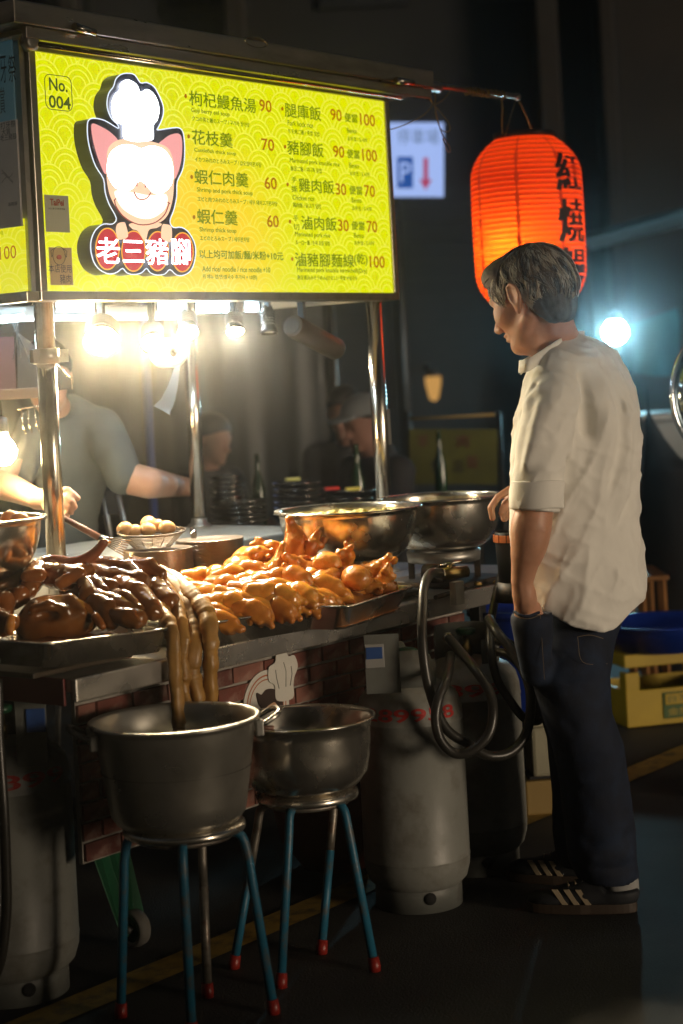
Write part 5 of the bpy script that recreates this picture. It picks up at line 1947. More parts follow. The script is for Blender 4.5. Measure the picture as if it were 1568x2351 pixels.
# amber lumps that fill the pile
lump = []
for i in range(3):
    sd_ = i * 9 + 2
    o = sdf_obj('meat_chunk', lambda P, sd_=sd_: smin(s_ell(P, (0, 0, 0), (.034, .026, .022)), s_ell(P, (.02, .012, .01), (.016, .016, .015)), .01) + .005 * noise_w(P, 45, sd_) + .002 * noise_w(P, 120, sd_), (-.05, -.045, -.04), (.055, .05, .045), .0036, GLAZE2)
    lump.append(o)
used_l = [False] * 3
for i in range(34):
    x = rf.uniform(560, 880)
    y = 1312 + rf.uniform(0, 52) * (1 if x > 760 else .6) - (8 if 640 < x < 800 else 0)
    place(lump, used_l, i, at_z(x, y, rf.uniform(4.92, 5.02)), (rf.uniform(0, 6), rf.uniform(0, 6), rf.uniform(0, 6)), rf.uniform(.8, 1.2), 'amber meat chunk among the bony knuckles', 'meat chunk', 'amber meat chunks filling the knuckle pile')

# dark braised pork of the left tray
def Z0(x, y):
    return x * .366, 1147.9 + .366 * y


def wp(pts, Z):
    out = []
    for q in pts:
        x, y = Z0(q[0], q[1])
        out.append(at_z(x, y, q[2] if len(q) > 2 else Z))
    return out


def dark(name, fn, pts, pad, h, mt, label, cat, grp=None):
    lo = np.min(np.array([tuple(p) for p in pts]), 0) - pad
    hi = np.max(np.array([tuple(p) for p in pts]), 0) + pad
    o = sdf_obj(name, fn, lo, hi, h, mt)
    tag(o, label, cat, grp)
    return o


# big rounded pork piece
ca = wp([(370, 730)], 4.28)[0]
def fn(P):
    B = np.stack([np.array(R0), np.array(F0), np.array((0, 0, 1.0))], 1)
    q = (P - np.array(ca)) @ B
    d = s_ell(q, (0, 0, -.004), (.096, .078, .056))
    d = smin(d, s_ell(q, (-.055, -.01, -.022), (.045, .055, .036)), .02)
    d = smin(d, s_cap(q, (-.055, -.01, .028), (.03, -.02, .043), .010, .013), .012)
    d = smin(d, s_cap(q, (.03, -.030, .036), (.062, -.05, .010), .013, .012), .012)
    d = smin(d, s_cap(q, (.058, -.052, .012), (.015, -.066, -.006), .011, .009), .010)
    d = d + .004 * np.exp(-(s_path(q, [(-.03, -.06, .010), (.0, -.064, .008), (.012, -.066, -.012)], [0, 0, 0]) / .006) ** 2)
    d = smin(d, s_cap(q, (-.022, -.058, .016), (.006, -.064, .012), .006, .006), .006)
    d = smax(d, -s_ell(q, (-.022, -.072, .014), (.030, .022, .014)), .012)
    d = smin(d, s_cap(q, (-.050, -.058, .026), (-.010, -.068, .034), .010, .012), .010)
    d = smin(d, s_cap(q, (-.010, -.068, .034), (.030, -.066, .022), .012, .008), .010)
    return d + .0040 * noise_w(q, 22, 3) + .0016 * noise_w(q, 70, 5)
dark('braised_pork', fn, [ca], .125, .0042, DKG, 'big round dark glazed pork piece at the tray corner', 'braised pork')
# curled tail sticking up
pts = wp([(235, 425, 4.50), (330, 400, 4.48), (430, 405, 4.46), (520, 385, 4.45), (580, 350, 4.45), (625, 300, 4.45), (652, 268, 4.45)], 4.5)
rs_ = [.020, .023, .019, .016, .0145, .0125, .0115]
dark('pork_tail', lambda P: s_path(P, [tuple(p) for p in catmull(pts, 3)], list(np.interp(np.linspace(0, 6, 19), range(7), rs_))) + .0018 * noise_w(P, 60, 1), pts, .05, .0032,
     mat('reddish_glaze', (.24, .075, .03), .2, var=.3, coat=.5, sss=.2, bump=.3, bscale=50), 'curled reddish pork tail sticking up above the tray', 'pork tail')
RBS = mat('red_brown_glaze', (.26, .08, .014), .2, var=.4, coat=.5, bump=.35, bscale=50)
pieces = [
    ([(230, 440, 4.46), (200, 500, 4.40), (180, 560, 4.34)], [.026, .030, .022], DKG, 'dark glazed piece behind the big round one at the left'),
    ([(300, 470, 4.44), (420, 490, 4.38), (540, 450, 4.44)], [.030, .034, .022], DKG, 'dark glazed piece with an amber ridge in the middle'),
    ([(430, 450, 4.36), (500, 470, 4.34), (380, 520, 4.33)], [.013, .018, .013], RBS, 'amber bony ridge on top of the dark pork'),
    ([(600, 420, 4.52), (700, 430, 4.50), (800, 450, 4.46), (860, 500, 4.42)], [.026, .032, .030, .022], DKG, 'long dark glazed piece under the curled tail'),
    ([(640, 400, 4.50), (720, 410, 4.50), (760, 440, 4.48)], [.012, .014, .010], mat('red_brown_skin', (.20, .06, .02), .2, coat=.5), 'small red brown strip on top of the dark pork'),
    ([(840, 400, 4.56), (940, 430, 4.52), (1000, 470, 4.50)], [.020, .026, .020], DKG, 'dark glazed piece at the back right of the tray'),
    ([(520, 520, 4.34), (560, 600, 4.30), (520, 680, 4.28)], [.018, .024, .016], DKG, 'dark strip bending right of the round pork piece'),
    ([(590, 500, 4.36), (640, 580, 4.32), (680, 640, 4.30)], [.014, .018, .012], DKG, 'narrow dark strip with a bright edge'),
    ([(600, 650, 4.28), (680, 690, 4.26), (700, 760, 4.24)], [.024, .028, .022], DKG, 'low dark lump near the front rim'),
    ([(700, 600, 4.34), (780, 620, 4.30), (870, 690, 4.26)], [.016, .022, .014], DKG, 'dark curved strip before the hanging intestines'),
    ([(720, 720, 4.24), (800, 740, 4.22), (860, 780, 4.20)], [.020, .024, .014], DKG, 'dark strip lying on the front rim'),
    ([(760, 540, 4.40), (860, 600, 4.34), (960, 700, 4.28)], [.030, .034, .024], DKG, 'broad dark fold beside the hanging intestines'),
    ([(600, 740, 4.22), (640, 790, 4.20)], [.012, .010], RBS, 'amber scrap at the front rim of the left tray'),
    ([(-40, 650, 4.30), (30, 640, 4.28), (40, 700, 4.26)], [.030, .028, .020], RBS, 'reddish glazed piece at the left picture edge'),
    ([(60, 610, 4.34), (130, 600, 4.32), (90, 640, 4.30)], [.022, .024, .018], RBS, 'small glossy orange piece left of the round pork'),
    ([(-60, 740, 4.22), (20, 780, 4.18), (70, 770, 4.17)], [.034, .030, .020], DKG, 'dark lump low at the left picture edge'),
    ([(70, 740, 4.14), (60, 820, 4.13)], [.010, .011], GLAZE2, 'pale crinkled scrap on the left tray corner'),
    ([(560, 480, 4.50), (700, 520, 4.46), (860, 520, 4.42)], [.036, .042, .034], DKG, 'large dark mass in the middle back of the tray'),
    ([(880, 500, 4.56), (980, 560, 4.48), (1050, 640, 4.42)], [.030, .034, .030], DKG, 'dark fold under the hanging intestines'),
    ([(440, 560, 4.40), (560, 560, 4.38), (680, 560, 4.36)], [.028, .034, .028], DKG, 'dark mass between the round piece and the strips'),
    ([(120, 500, 4.44), (60, 560, 4.40), (-40, 600, 4.38)], [.026, .032, .030], DKG, 'dark piece at the back left edge of the tray'),
    ([(600, 620, 4.30), (740, 680, 4.28), (860, 740, 4.25)], [.026, .030, .024], DKG, 'low dark mass along the front rim'),
    ([(170, 480, 4.34), (250, 470, 4.34)], [.016, .018], RBS, 'orange glossy nub at the back left of the dark pork'),
]
for i, (pp, rr, mt, lb) in enumerate(pieces):
    q = wp(pp, 4.3)
    dark('braised_pork', lambda P, q=q, rr=rr, i=i: s_path(P, [tuple(p) for p in q], rr) + .0045 * noise_w(P, 30, i) + .0018 * noise_w(P, 95, i + 9), q, .055, .0040, mt, lb, 'braised pork', 'dark braised pork pieces in the left tray')
# hanging intestines: from the tray over its rim straight down into the pot
strands = [
    ([(700, 440, 4.60), (840, 470, 4.54), (960, 640, 4.44), (1040, 740, 4.35), (1082, 850, 4.29), (1092, 1000, 4.28), (1105, 1200, 4.28), (1122, 1390, 4.27), (1126, 1470, 4.26)], [.017, .018, .019, .018, .0150, .0145, .015, .0145, .014], 'leftmost braised intestine hanging from the tray into the pot'),
    ([(800, 450, 4.62), (950, 490, 4.56), (1080, 620, 4.46), (1130, 760, 4.37), (1150, 900, 4.33), (1140, 1000, 4.32), (1160, 1100, 4.32), (1150, 1170, 4.32), (1165, 1300, 4.31), (1172, 1460, 4.30)], [.017, .018, .018, .017, .014, .011, .014, .012, .014, .013], 'thin knotted braised intestine second from the left'),
    ([(880, 440, 4.64), (1030, 490, 4.58), (1150, 640, 4.48), (1215, 800, 4.40), (1215, 950, 4.345), (1205, 1080, 4.34), (1235, 1220, 4.34), (1262, 1390, 4.33), (1265, 1470, 4.32)], [.018, .018, .019, .018, .019, .018, .016, .015, .014], 'broad braised intestine third from the left'),
    ([(930, 430, 4.66), (1060, 480, 4.60), (1180, 580, 4.50), (1285, 700, 4.42), (1318, 850, 4.36), (1318, 1000, 4.35), (1322, 1200, 4.35), (1332, 1370, 4.35), (1336, 1460, 4.34)], [.017, .018, .019, .020, .0185, .0165, .0165, .017, .016], 'rightmost thick braised intestine hanging straight into the pot'),
]
for i, (pp, rr, lb) in enumerate(strands):
    q = wp(pp, 4.4)
    qq_ = catmull(q, 5)
    rq = list(np.interp(np.linspace(0, len(rr) - 1, len(qq_)), range(len(rr)), rr))
    o = MB()
    # lumpy tube
    rs2 = random.Random(i)
    P = catmull(qq_, 3)
    rP = np.interp(np.linspace(0, 1, len(P)), np.linspace(0, 1, len(rq)), rq)
    rP = [r * 1.10 * (1 + .10 * math.sin(k * .55 + i) * rs2.uniform(.3, 1) + .05 * rs2.uniform(-1, 1)) for k, r in enumerate(rP)]
    o.tube(P, rP, 18)
    v = np.array(o.v)
    nn = noise_w(v, 55, i * 4)
    nn2 = noise_w(v, 120, i)
    cen = np.repeat(np.array([tuple(p) for p in P]), 18, 0)
    k = len(cen)
    dv = v[:k] - cen
    th_ = np.tile(np.arange(18) * 2 * math.pi / 18, k // 18)
    sl_ = np.repeat(np.arange(k // 18), 18)
    v[:k] = cen + dv * (1 + .13 * nn[:k, None] + .05 * nn2[:k, None] + (.07 * np.cos(3 * th_ + sl_ * .09 + i) + .04 * np.cos(5 * th_ - sl_ * .13))[:, None])
    o.v = [tuple(x) for x in v]
    o = o.build('intestine', TRIPE)
    tag(o, lb, 'intestine', 'braised intestines hanging into the pot')

# ------------------------------------------------------------------ people
SKIN = mat('tan_skin', (.52, .27, .17), .48, var=.10, vscale=30, sss=.25, ssr=(1, .35, .18), bump=.25, bscale=160, bdist=.001)
SKIN2 = mat('skin_of_vendor', (.50, .29, .20), .5, var=.08, vscale=25, sss=.2, ssr=(1, .35, .18))
HAIR = mat('greying_brown_hair', (.085, .064, .047), .65, var=.5, vscale=60, bump=.6, bscale=200)
SHIRT = mat('white_linen_shirt', (.86, .84, .78), .82, var=.03, vscale=20, bump=.35, bscale=320, bdist=.0008)
SHIRTS = mat('shirt_stitching', (.62, .58, .50), .85)
DENIM = mat('dark_denim', (.004, .010, .028), .85, var=.35, vscale=20, bump=.5, bscale=260, bdist=.001, stain=(.010, .026, .060), sscale=10, samt=.5)
SHOE = mat('black_suede', (.010, .012, .016), .7, var=.3)
SOLE = mat('gum_sole', (.045, .030, .020), .6, var=.2)
STRIPE = mat('cream_stripe', (.36, .29, .19), .55)
DARKCL0 = mat('black_sock', (.01, .01, .012), .9)
CUFFM = mat('pale_denim_cuff', (.30, .30, .29), .9, var=.15, bump=.3, bscale=150)

BT = rad(30)
fh = (-R0 * math.cos(BT) + F0 * math.sin(BT)).normalized()   # where the customer's chest points
lh = UP.cross(fh).normalized()
fa_, la_ = np.array(fh), np.array(lh)


def stack(P, rows, Zd, ratio, f=fa_, l=la_):
    """body of stacked ellipses; rows = (picture y, left x, right x[, depth[, ratio]])"""
    zs, cx, cy, A_, B_ = [], [], [], [], []
    for r in rows:
        y, L, R = r[:3]
        Z = r[3] if len(r) > 3 and r[3] else Zd
        rt = r[4] if len(r) > 4 else ratio
        c = at_z((L + R) / 2, y, Z)
        hw = (R - L) / 2 * Z / FOC
        kf = abs(np.dot(f, np.array(R0)))
        kl = abs(np.dot(l, np.array(R0)))
        a = hw / math.sqrt(kf ** 2 + (rt * kl) ** 2)
        zs.append(c.z)
        cx.append(c.x)
        cy.append(c.y)
        A_.append(a)
        B_.append(a * rt)
    o = np.argsort(zs)
    zs, cx, cy, A_, B_ = [np.array(v)[o] for v in (zs, cx, cy, A_, B_)]
    z = P[..., 2]
    X = P[..., 0] - np.interp(z, zs, cx)
    Y = P[..., 1] - np.interp(z, zs, cy)
    a = np.interp(z, zs, A_)
    b = np.interp(z, zs, B_)
    u = X * f[0] + Y * f[1]
    v = X * l[0] + Y * l[1]
    k = np.sqrt((u / a) ** 2 + (v / b) ** 2)
    d = (k - 1) * np.minimum(a, b)
    e = np.maximum(zs[0] - z, z - zs[-1])
    return np.maximum(d, e)


def S3(x, y):
    return 1004.5 + .3906 * x, 545.3 + .3906 * y


cust = empty('person', at_h(1330, 2085, 0), 'man in a white long shirt with rolled sleeves and dark jeans waiting at the cart', 'person')
ZT = 4.80
shirt_rows = [(770, 1262, 1352, 4.80, 1.2), (786, 1246, 1386, 4.80, 1.7), (803, 1228, 1418, 4.80, 2.2), (822, 1214, 1440, 4.80, 2.3), (858, 1200, 1459, 4.80, 1.9), (905, 1190, 1471, None, 1.55), (955, 1180, 1478), (1014, 1168, 1480), (1092, 1166, 1476), (1155, 1169, 1471),
              (1209, 1172, 1474), (1268, 1176, 1483), (1327, 1178, 1491), (1362, 1182, 1491), (1400, 1186, 1488), (1450, 1196, 1480)]
zsh = at_z(1262, 862, 4.62)
elb = at_z(1232, 1108, 4.53)


def seg_d(P, a, b):
    return s_cap(P, tuple(a), tuple(b), 0, 0)


def shirt_fn(P):
    d = stack(P, shirt_rows, ZT, 1.35)
    # sleeve
    sl = s_path(P, [tuple(at_z(1278, 876, 4.66)), tuple(at_z(1262, 940, 4.58)), tuple(at_z(1243, 1030, 4.55)), tuple(at_z(1233, 1100, 4.54))], [.066, .070, .066, .0605])
    d = smin(d, sl, .022)
    d = smin(d, s_cap(P, tuple(at_z(1233, 1100, 4.54)), tuple(at_z(1230, 1158, 4.535)), .0625, .0635), .004)
    ctop = at_z(1232, 1174, 4.535)
    # flat lower end of the cuff
    ax = np.array((at_z(1233, 1100, 4.54) - at_z(1230, 1160, 4.535)).normalized())
    near = s_cap(P, tuple(at_z(1233, 1060, 4.54)), tuple(at_z(1229, 1240, 4.53)), .085, .085)
    cut = -((P - np.array(ctop)) @ ax)
    sleeve_zone = near < 0
    # cuff ridge
    dd = seg_d(P, at_z(1233, 1098, 4.54), at_z(1233, 1096, 4.54))
    # folds: raised and sunken soft lines (picture points on the near surface)
    def fold(pts, amp, wd, Z=4.62):
        pp = [tuple(at_z(*S3(x, y), z if z else Z)) for x, y, z in pts]
        return 2.3 * amp * np.exp(-(s_path(P, pp, [0] * len(pp)) / wd) ** 2)
    f = 0
    # sunken armhole line
    f = f + fold([(620, 870, 4.60), (560, 880, 4.57), (500, 930, 4.58)], .004, .010)
    f = f + fold([(830, 830, 4.62), (860, 950, 4.62), (850, 1100, 4.63), (800, 1230, 4.64), (750, 1360, 4.64), (730, 1480, 4.63)], .0065, .016)
    f = f - fold([(620, 900, 4.55), (700, 1000, 4.55), (770, 1130, 4.57), (760, 1250, 4.58)], .008, .018)
    f = f - fold([(600, 1000, 4.52), (560, 1180, 4.50), (520, 1330, 4.49)], .007, .015)
    f = f + fold([(560, 940, 4.53), (500, 1120, 4.50), (460, 1300, 4.49)], .007, .016)
    f = f - fold([(680, 1180, 4.52), (600, 1330, 4.50), (570, 1420, 4.50)], .006, .014)
    f = f + fold([(690, 1020, 4.54), (640, 1200, 4.51), (610, 1330, 4.50)], .005, .014)
    f = f - fold([(560, 1440, 4.50), (580, 1390, 4.50), (640, 1330, 4.50)], .005, .010)
    # body folds below the arm
    f = f - fold([(700, 1740, 4.64), (780, 1670, 4.65), (850, 1560, 4.66)], .010, .014)
    f = f + fold([(690, 1780, 4.64), (800, 1720, 4.65), (880, 1600, 4.67)], .008, .014)
    f = f - fold([(700, 1850, 4.64), (800, 1810, 4.65), (890, 1720, 4.67)], .008, .013)
    f = f - fold([(640, 1920, 4.64), (740, 1930, 4.65), (840, 1925, 4.66)], .006, .010)
    f = f - fold([(845, 1780, 4.66), (840, 1920, 4.66)], .006, .010)
    f = f + fold([(780, 1870, 4.65), (700, 1880, 4.64)], .006, .014)
    f = f - fold([(680, 1980, 4.64), (700, 2050, 4.65), (680, 2110, 4.65)], .007, .016)
    f = f + fold([(760, 1990, 4.66), (790, 2080, 4.67)], .005, .018)
    # back folds
    f = f + fold([(1010, 780, 4.67), (1050, 900, 4.66), (1090, 1060, 4.66), (1080, 1250, 4.66), (980, 1500, 4.66)], .006, .024)
    f = f - fold([(960, 900, 4.64), (990, 1100, 4.64), (940, 1300, 4.65), (860, 1500, 4.66)], .007, .030)
    f = f + fold([(870, 1050, 4.63), (900, 1200, 4.64), (830, 1400, 4.65), (760, 1520, 4.65)], .008, .026)
    f = f - fold([(1130, 1000, 4.68), (1150, 1250, 4.68), (1090, 1500, 4.67), (1000, 1750, 4.67)], .005, .024)
    f = f + fold([(1180, 1450, 4.72), (1120, 1600, 4.69), (1010, 1700, 4.67)], .006, .020)
    f = f - fold([(900, 1800, 4.66), (905, 1980, 4.67), (900, 2120, 4.67)], .004, .012)
    f = f + fold([(1000, 1850, 4.67), (990, 2040, 4.67)], .004, .018)
    f = f - fold([(1120, 1760, 4.70), (1150, 1950, 4.70), (1190, 2100, 4.71)], .005, .016)
    # yoke seam and back pleat
    f = f + fold([(620, 865, 4.58), (720, 860, 4.62), (850, 800, 4.65), (990, 740, 4.70), (1120, 700, 4.76)], .0030, .0045)
    f = f + fold([(1005, 745, 4.70), (1060, 900, 4.68), (1090, 1020, 4.68)], .004, .006)
    f = f - fold([(1030, 740, 4.70), (1085, 900, 4.68), (1110, 1020, 4.68)], .003, .006)
    f = f - fold([(1060, 700, 4.74), (1150, 850, 4.72)], .004, .016)
    # side seam
    f = f + fold([(690, 1650, 4.64), (670, 1800, 4.63), (660, 1950, 4.63), (640, 2100, 4.64)], .003, .004)
    d = d + f
    low = noise_w(P * np.array((1, 1, .45)), 11, 2)
    V0 = P - np.array(at_z(1330, 1000, 4.7))
    dr_ = np.array((R0 * -.45 - UP * .9).normalized())          # long folds run down towards the front
    cr_ = np.array((R0 * .9 - UP * .45).normalized())
    al, ac, dp_ = V0 @ dr_, V0 @ cr_, V0 @ np.array(F0)
    rg = 1 - np.abs(vnoise(np.stack([al * 5.0, ac * 17, dp_ * 9], -1) + 40))
    rg2 = 1 - np.abs(vnoise(np.stack([al * 13, ac * 34, dp_ * 16], -1) + 80))
    rg3 = 1 - np.abs(vnoise(np.stack([ac * 9 + al * 5, al * 22, dp_ * 12], -1) + 60))
    d = d + .0045 * low - .0085 * rg ** 4 - .0036 * rg2 ** 4 - .0036 * rg3 ** 6 + .0018 * noise_w(P * np.array((1, 1, .6)), 34, 6) + .0045
    d = np.where(sleeve_zone, np.maximum(d, np.where(P[..., 2] < ctop.z + .05, cut, -1)), d)
    # hem: lower edge read off the picture, dipping at the back
    V = P - np.array(CAM)
    Zp = V @ np.array(F0)
    Xr = (V @ np.array(R0)) / Zp * FOC
    lat = (P - np.array(cust.location)) @ np.array(R0)
    l0 = [((x - 1330) * .00114) for x in (1150, 1190, 1223, 1235, 1278, 1337, 1403, 1434, 1475, 1500)]
    yy = [1335, 1338, 1342, 1358, 1385, 1416, 1430, 1424, 1389, 1375]
    zz = [at_z(1330, y - 3 * 0 + (x - 1330) * .052, ZT).z for y, x in zip(yy, (1150, 1190, 1223, 1235, 1278, 1337, 1403, 1434, 1475, 1500))]
    hem = np.interp(lat, l0, zz)
    d = np.maximum(d, hem - P[..., 2])
    # neck opening
    nk = s_cap(P, tuple(at_z(1268, 805, 4.80)), tuple(at_z(1262, 740, 4.79)), .058, .064)
    d = smax(d, -nk, .006)
    return d


pl = [at_z(1150, 760, 4.40), at_z(1500, 1450, 5.05), at_z(1150, 1450, 4.40), at_z(1500, 760, 5.05), at_z(1180, 760, 5.05), at_z(1480, 760, 4.5)]
lo = np.min(np.array([tuple(p) for p in pl]), 0) - .02
hi = np.max(np.array([tuple(p) for p in pl]), 0) + .02
lo[2] = at_z(1330, 1440, ZT).z
hi[2] = at_z(1330, 755, ZT).z
shirt = sdf_obj('shirt', shirt_fn, lo, hi, .0056, SHIRT, cust, relax=1)
# band collar
cp = [(1192, 842, 4.635), (1212, 838, 4.60), (1245, 818, 4.64), (1285, 792, 4.70), (1322, 776, 4.78), (1340, 774, 4.86), (1325, 784, 4.92), (1285, 800, 4.93), (1240, 820, 4.86), (1205, 838, 4.74), (1196, 846, 4.68)]
q = catmull([at_z(x, y, z) for x, y, z in cp], 6)
MB().strip(q, .0165, Vector((0, 0, 1)) * .98 + Vector(-fh) * .12, .0035).build('collar', SHIRT, cust)
cp = [(1189, 834, 4.615), (1200, 868, 4.64), (1207, 905, 4.66)]
q = [at_z(x, y, z) for x, y, z in cp]

# stitching on the side seam: small raised dashes
m = MB()
for t in np.linspace(0, 1, 40):
    pass
# cuff roll
for (ya, yb, rr, nm) in ((1104, 1168, .0665, 'sleeve_cuff'),):
    a, b_ = at_z(1234, ya, 4.54), at_z(1231, yb, 4.535)
    ax = (b_ - a).normalized()
    qm = ax.to_track_quat('Z', 'Y').to_matrix()
    L_ = (b_ - a).length
    prof = [(.0615, .001), (rr - .001, .0), (rr + .0012, .004), (rr + .0005, L_ * .5), (rr + .002, L_ - .004), (rr, L_), (rr - .005, L_), (.058, L_ - .006), (.056, .01), (.0615, .001)]
    m = MB().lathe(prof, a, 40, M=qm)
    v = np.array(m.v)
    v = v + (.0030 * noise_w(v, 26, 8) + .0012 * noise_w(v, 70, 3))[:, None] * np.array((R0.x, R0.y, .2))
    v[:, 2] += .004 * np.sin((v - np.array(a)) @ np.array(R0) * 30)
    m.v = [tuple(x) for x in v]
    m.build(nm, SHIRT, cust)

# ---- the body itself: head, neck, arms, one continuous surface
HC = at_z(1216, 676, 4.74)
hyaw = rad(38)
hf0 = (-R0 * math.cos(hyaw) + F0 * math.sin(hyaw)).normalized()
pitch = rad(20)
hf = (hf0 * math.cos(pitch) - UP * math.sin(pitch)).normalized()
hl = UP.cross(hf0).normalized()
hu = hf.cross(hl).normalized() * 1.0
if hu.z < 0:
    hu = -hu
HB = np.stack([np.array(hf), np.array(hl), np.array(hu)], 1)
HS = 1.07


def to_h(P):
    return ((P - np.array(HC)) @ HB) / HS


def head_d(P):
    q = to_h(P)
    d = s_ell(q, (-.006, 0, .030), (.098, .077, .084))
    d = smin(d, s_ell(q, (.036, 0, -.038), (.058, .060, .080)), .03)
    for s_ in (-1, 1):
        d = smin(d, s_cap(q, (-.008, s_ * .054, -.060), (.060, s_ * .020, -.104), .018, .020), .022)
        d = smin(d, s_ell(q, (.060, s_ * .042, -.030), (.028, .022, .026)), .02)
    d = smin(d, s_ell(q, (.076, 0, -.108), (.018, .024, .018)), .018)
    d = smin(d, s_ell(q, (.078, 0, .014), (.020, .052, .014)), .016)
    for s_ in (-1, 1):
        d = smax(d, -s_ell(q, (.100, s_ * .031, -.008), (.018, .017, .013)), .010)
        d = smin(d, s_ell(q, (.080, s_ * .031, -.010), (.013, .0135, .0120)), .003)
        d = smin(d, s_cap(q, (.093, s_ * .018, -.012), (.089, s_ * .044, -.014), .0025, .002), .003)
    d = smin(d, s_cap(q, (.090, 0, .000), (.116, 0, -.044), .0075, .0115), .012)
    for s_ in (-1, 1):
        d = smin(d, s_ell(q, (.102, s_ * .0125, -.048), (.011, .008, .009)), .005)
    d = smin(d, s_ell(q, (.090, 0, -.070), (.014, .025, .0065)), .006)
    d = smin(d, s_ell(q, (.088, 0, -.082), (.014, .023, .0070)), .006)
    d = d + .003 * np.exp(-(s_cap(q, (.104, -.022, -.0765), (.104, .022, -.0765), 0, 0) / .004) ** 2)
    # near ear
    for s_ in (1, -1):
        ec = np.array((-.006, s_ * .078, -.012))
        ear = s_ell(q, ec + np.array((-.004, s_ * .010, .006)), (.019, .0065, .030))
        ear = smin(ear, s_ell(q, ec + np.array((.002, s_ * .004, -.026)), (.009, .007, .014)), .008)
        ear = smax(ear, -s_ell(q, ec + np.array((.002, s_ * .018, .006)), (.012, .007, .021)), .004)
        rim = s_path(q, [tuple(ec + np.array(v)) for v in ((.012, s_ * .006, .014), (.008, s_ * .012, .030), (-.008, s_ * .016, .034), (-.020, s_ * .018, .020), (-.020, s_ * .016, .0), (-.010, s_ * .011, -.020), (.002, s_ * .006, -.036))], [.0035] * 7)
        ear = smin(ear, rim, .004)
        d = smin(d, ear, .005)
    return d * HS


def hand(P, pts_fingers, palm, thumb):
    d = s_cap(P, palm[0], palm[1], palm[2], palm[3])
    for f_ in pts_fingers:
        d = smin(d, s_path(P, f_[0], f_[1]), .005)
    d = smin(d, s_path(P, thumb[0], thumb[1]), .007)
    return d


def body_fn(P):
    d = head_d(P)
    nb, nt_ = at_z(1282, 812, 4.80), Vector(HC) + Vector(hf) * -.028 - Vector(hu) * .045
    d = smin(d, s_cap(P, tuple(nt_), tuple(nb), .058, .068), .022)
    d = smin(d, s_cap(P, tuple(at_z(1225, 790, 4.72)), tuple(Vector(HC) + Vector(hf) * .02 - Vector(hu) * .07), .030, .030), .03)
    d = smin(d, s_cap(P, tuple(nb), tuple(at_z(1290, 870, 4.80)), .06, .09), .03)
    return d + .0008 * noise_w(P, 90, 2)


ptsb = [at_z(1090, 560, 4.5), at_z(1380, 560, 4.5), at_z(1090, 560, 5.0), at_z(1380, 560, 5.0)]
lo = np.min(np.array([tuple(p) for p in ptsb]), 0)
hi = np.max(np.array([tuple(p) for p in ptsb]), 0)
lo[2], hi[2] = at_z(1230, 900, 4.8).z, at_z(1230, 560, 4.7).z
V1, F1 = sdf_mesh(body_fn, lo, hi, .0040)

# near arm: elbow, forearm, wrist, hand pushed into the pocket
def arm_fn(P):
    q = [at_z(1236, 1120, 4.54), at_z(1222, 1205, 4.53), at_z(1208, 1275, 4.535), at_z(1199, 1335, 4.545), at_z(1204, 1372, 4.555)]
    d = s_path(P, [tuple(p) for p in q], [.046, .0475, .038, .0275, .025])
    d = smin(d, s_ell(P, tuple(at_z(1216, 1228, 4.53)), (.044, .044, .07)), .02)
    d = smin(d, s_cap(P, tuple(at_z(1204, 1366, 4.555)), tuple(at_z(1214, 1440, 4.60)), .027, .036), .015)
    # fingers inside the pocket
    for k in range(4):
        d = smin(d, s_cap(P, tuple(at_z(1204 + 9 * k, 1440, 4.60)), tuple(at_z(1212 + 9 * k, 1492 - abs(k - 1.5) * 5, 4.62)), .0095, .008), .006)
    d = smin(d, s_path(P, [tuple(at_z(1232, 1395, 4.57)), tuple(at_z(1244, 1430, 4.58)), tuple(at_z(1246, 1462, 4.60))], [.012, .011, .009]), .010)
    # tendons at the wrist
    d = d - .0016 * np.exp(-(s_cap(P, tuple(at_z(1193, 1340, 4.52)), tuple(at_z(1200, 1400, 4.53)), 0, 0) / .005) ** 2)
    d = d + .0012 * noise_w(P, 40, 1)
    return d


la = [at_z(1160, 1100, 4.45), at_z(1300, 1100, 4.45), at_z(1160, 1100, 4.68), at_z(1300, 1100, 4.68)]
lo = np.min(np.array([tuple(p) for p in la]), 0)
hi = np.max(np.array([tuple(p) for p in la]), 0)
lo[2], hi[2] = at_z(1230, 1505, 4.6).z, at_z(1230, 1100, 4.53).z
V2, F2 = sdf_mesh(arm_fn, lo, hi, .0042)

# far arm reaching to the bowl, five fingers
def arm2_fn(P):
    q = [at_z(1330, 1060, 4.98), at_z(1260, 1135, 5.02), at_z(1205, 1148, 5.02)]
    d = s_path(P, [tuple(p) for p in q], [.044, .036, .026])
    d = smin(d, s_cap(P, tuple(at_z(1208, 1148, 5.02)), tuple(at_z(1174, 1136, 5.00)), .026, .022), .014)
    fi = [([(1170, 1124, 4.97), (1143, 1142, 4.955), (1127, 1166, 4.95), (1131, 1189, 4.95)], [.0105, .0100, .0095, .0085]),
          ([(1176, 1138, 4.985), (1160, 1154, 4.985), (1153, 1174, 4.985), (1157, 1192, 4.985)], [.0098, .0092, .0086, .0078]),
          ([(1176, 1148, 5.00), (1162, 1160, 4.995), (1156, 1178, 4.99), (1160, 1192, 4.99)], [.0100, .0095, .0088, .0078]),
          ([(1182, 1156, 5.02), (1172, 1166, 5.015), (1168, 1180, 5.01), (1172, 1190, 5.01)], [.0090, .0085, .0078, .0070])]
    for pp, rr in fi:
        d = smin(d, s_path(P, [tuple(at_z(*p)) for p in pp], rr), .0022)
    d = smin(d, s_path(P, [tuple(at_z(1190, 1140, 4.985)), tuple(at_z(1172, 1152, 4.955)), tuple(at_z(1156, 1166, 4.945)), tuple(at_z(1152, 1178, 4.945))], [.014, .0125, .011, .009]), .006)
    return d + .0006 * noise_w(P, 90, 1)


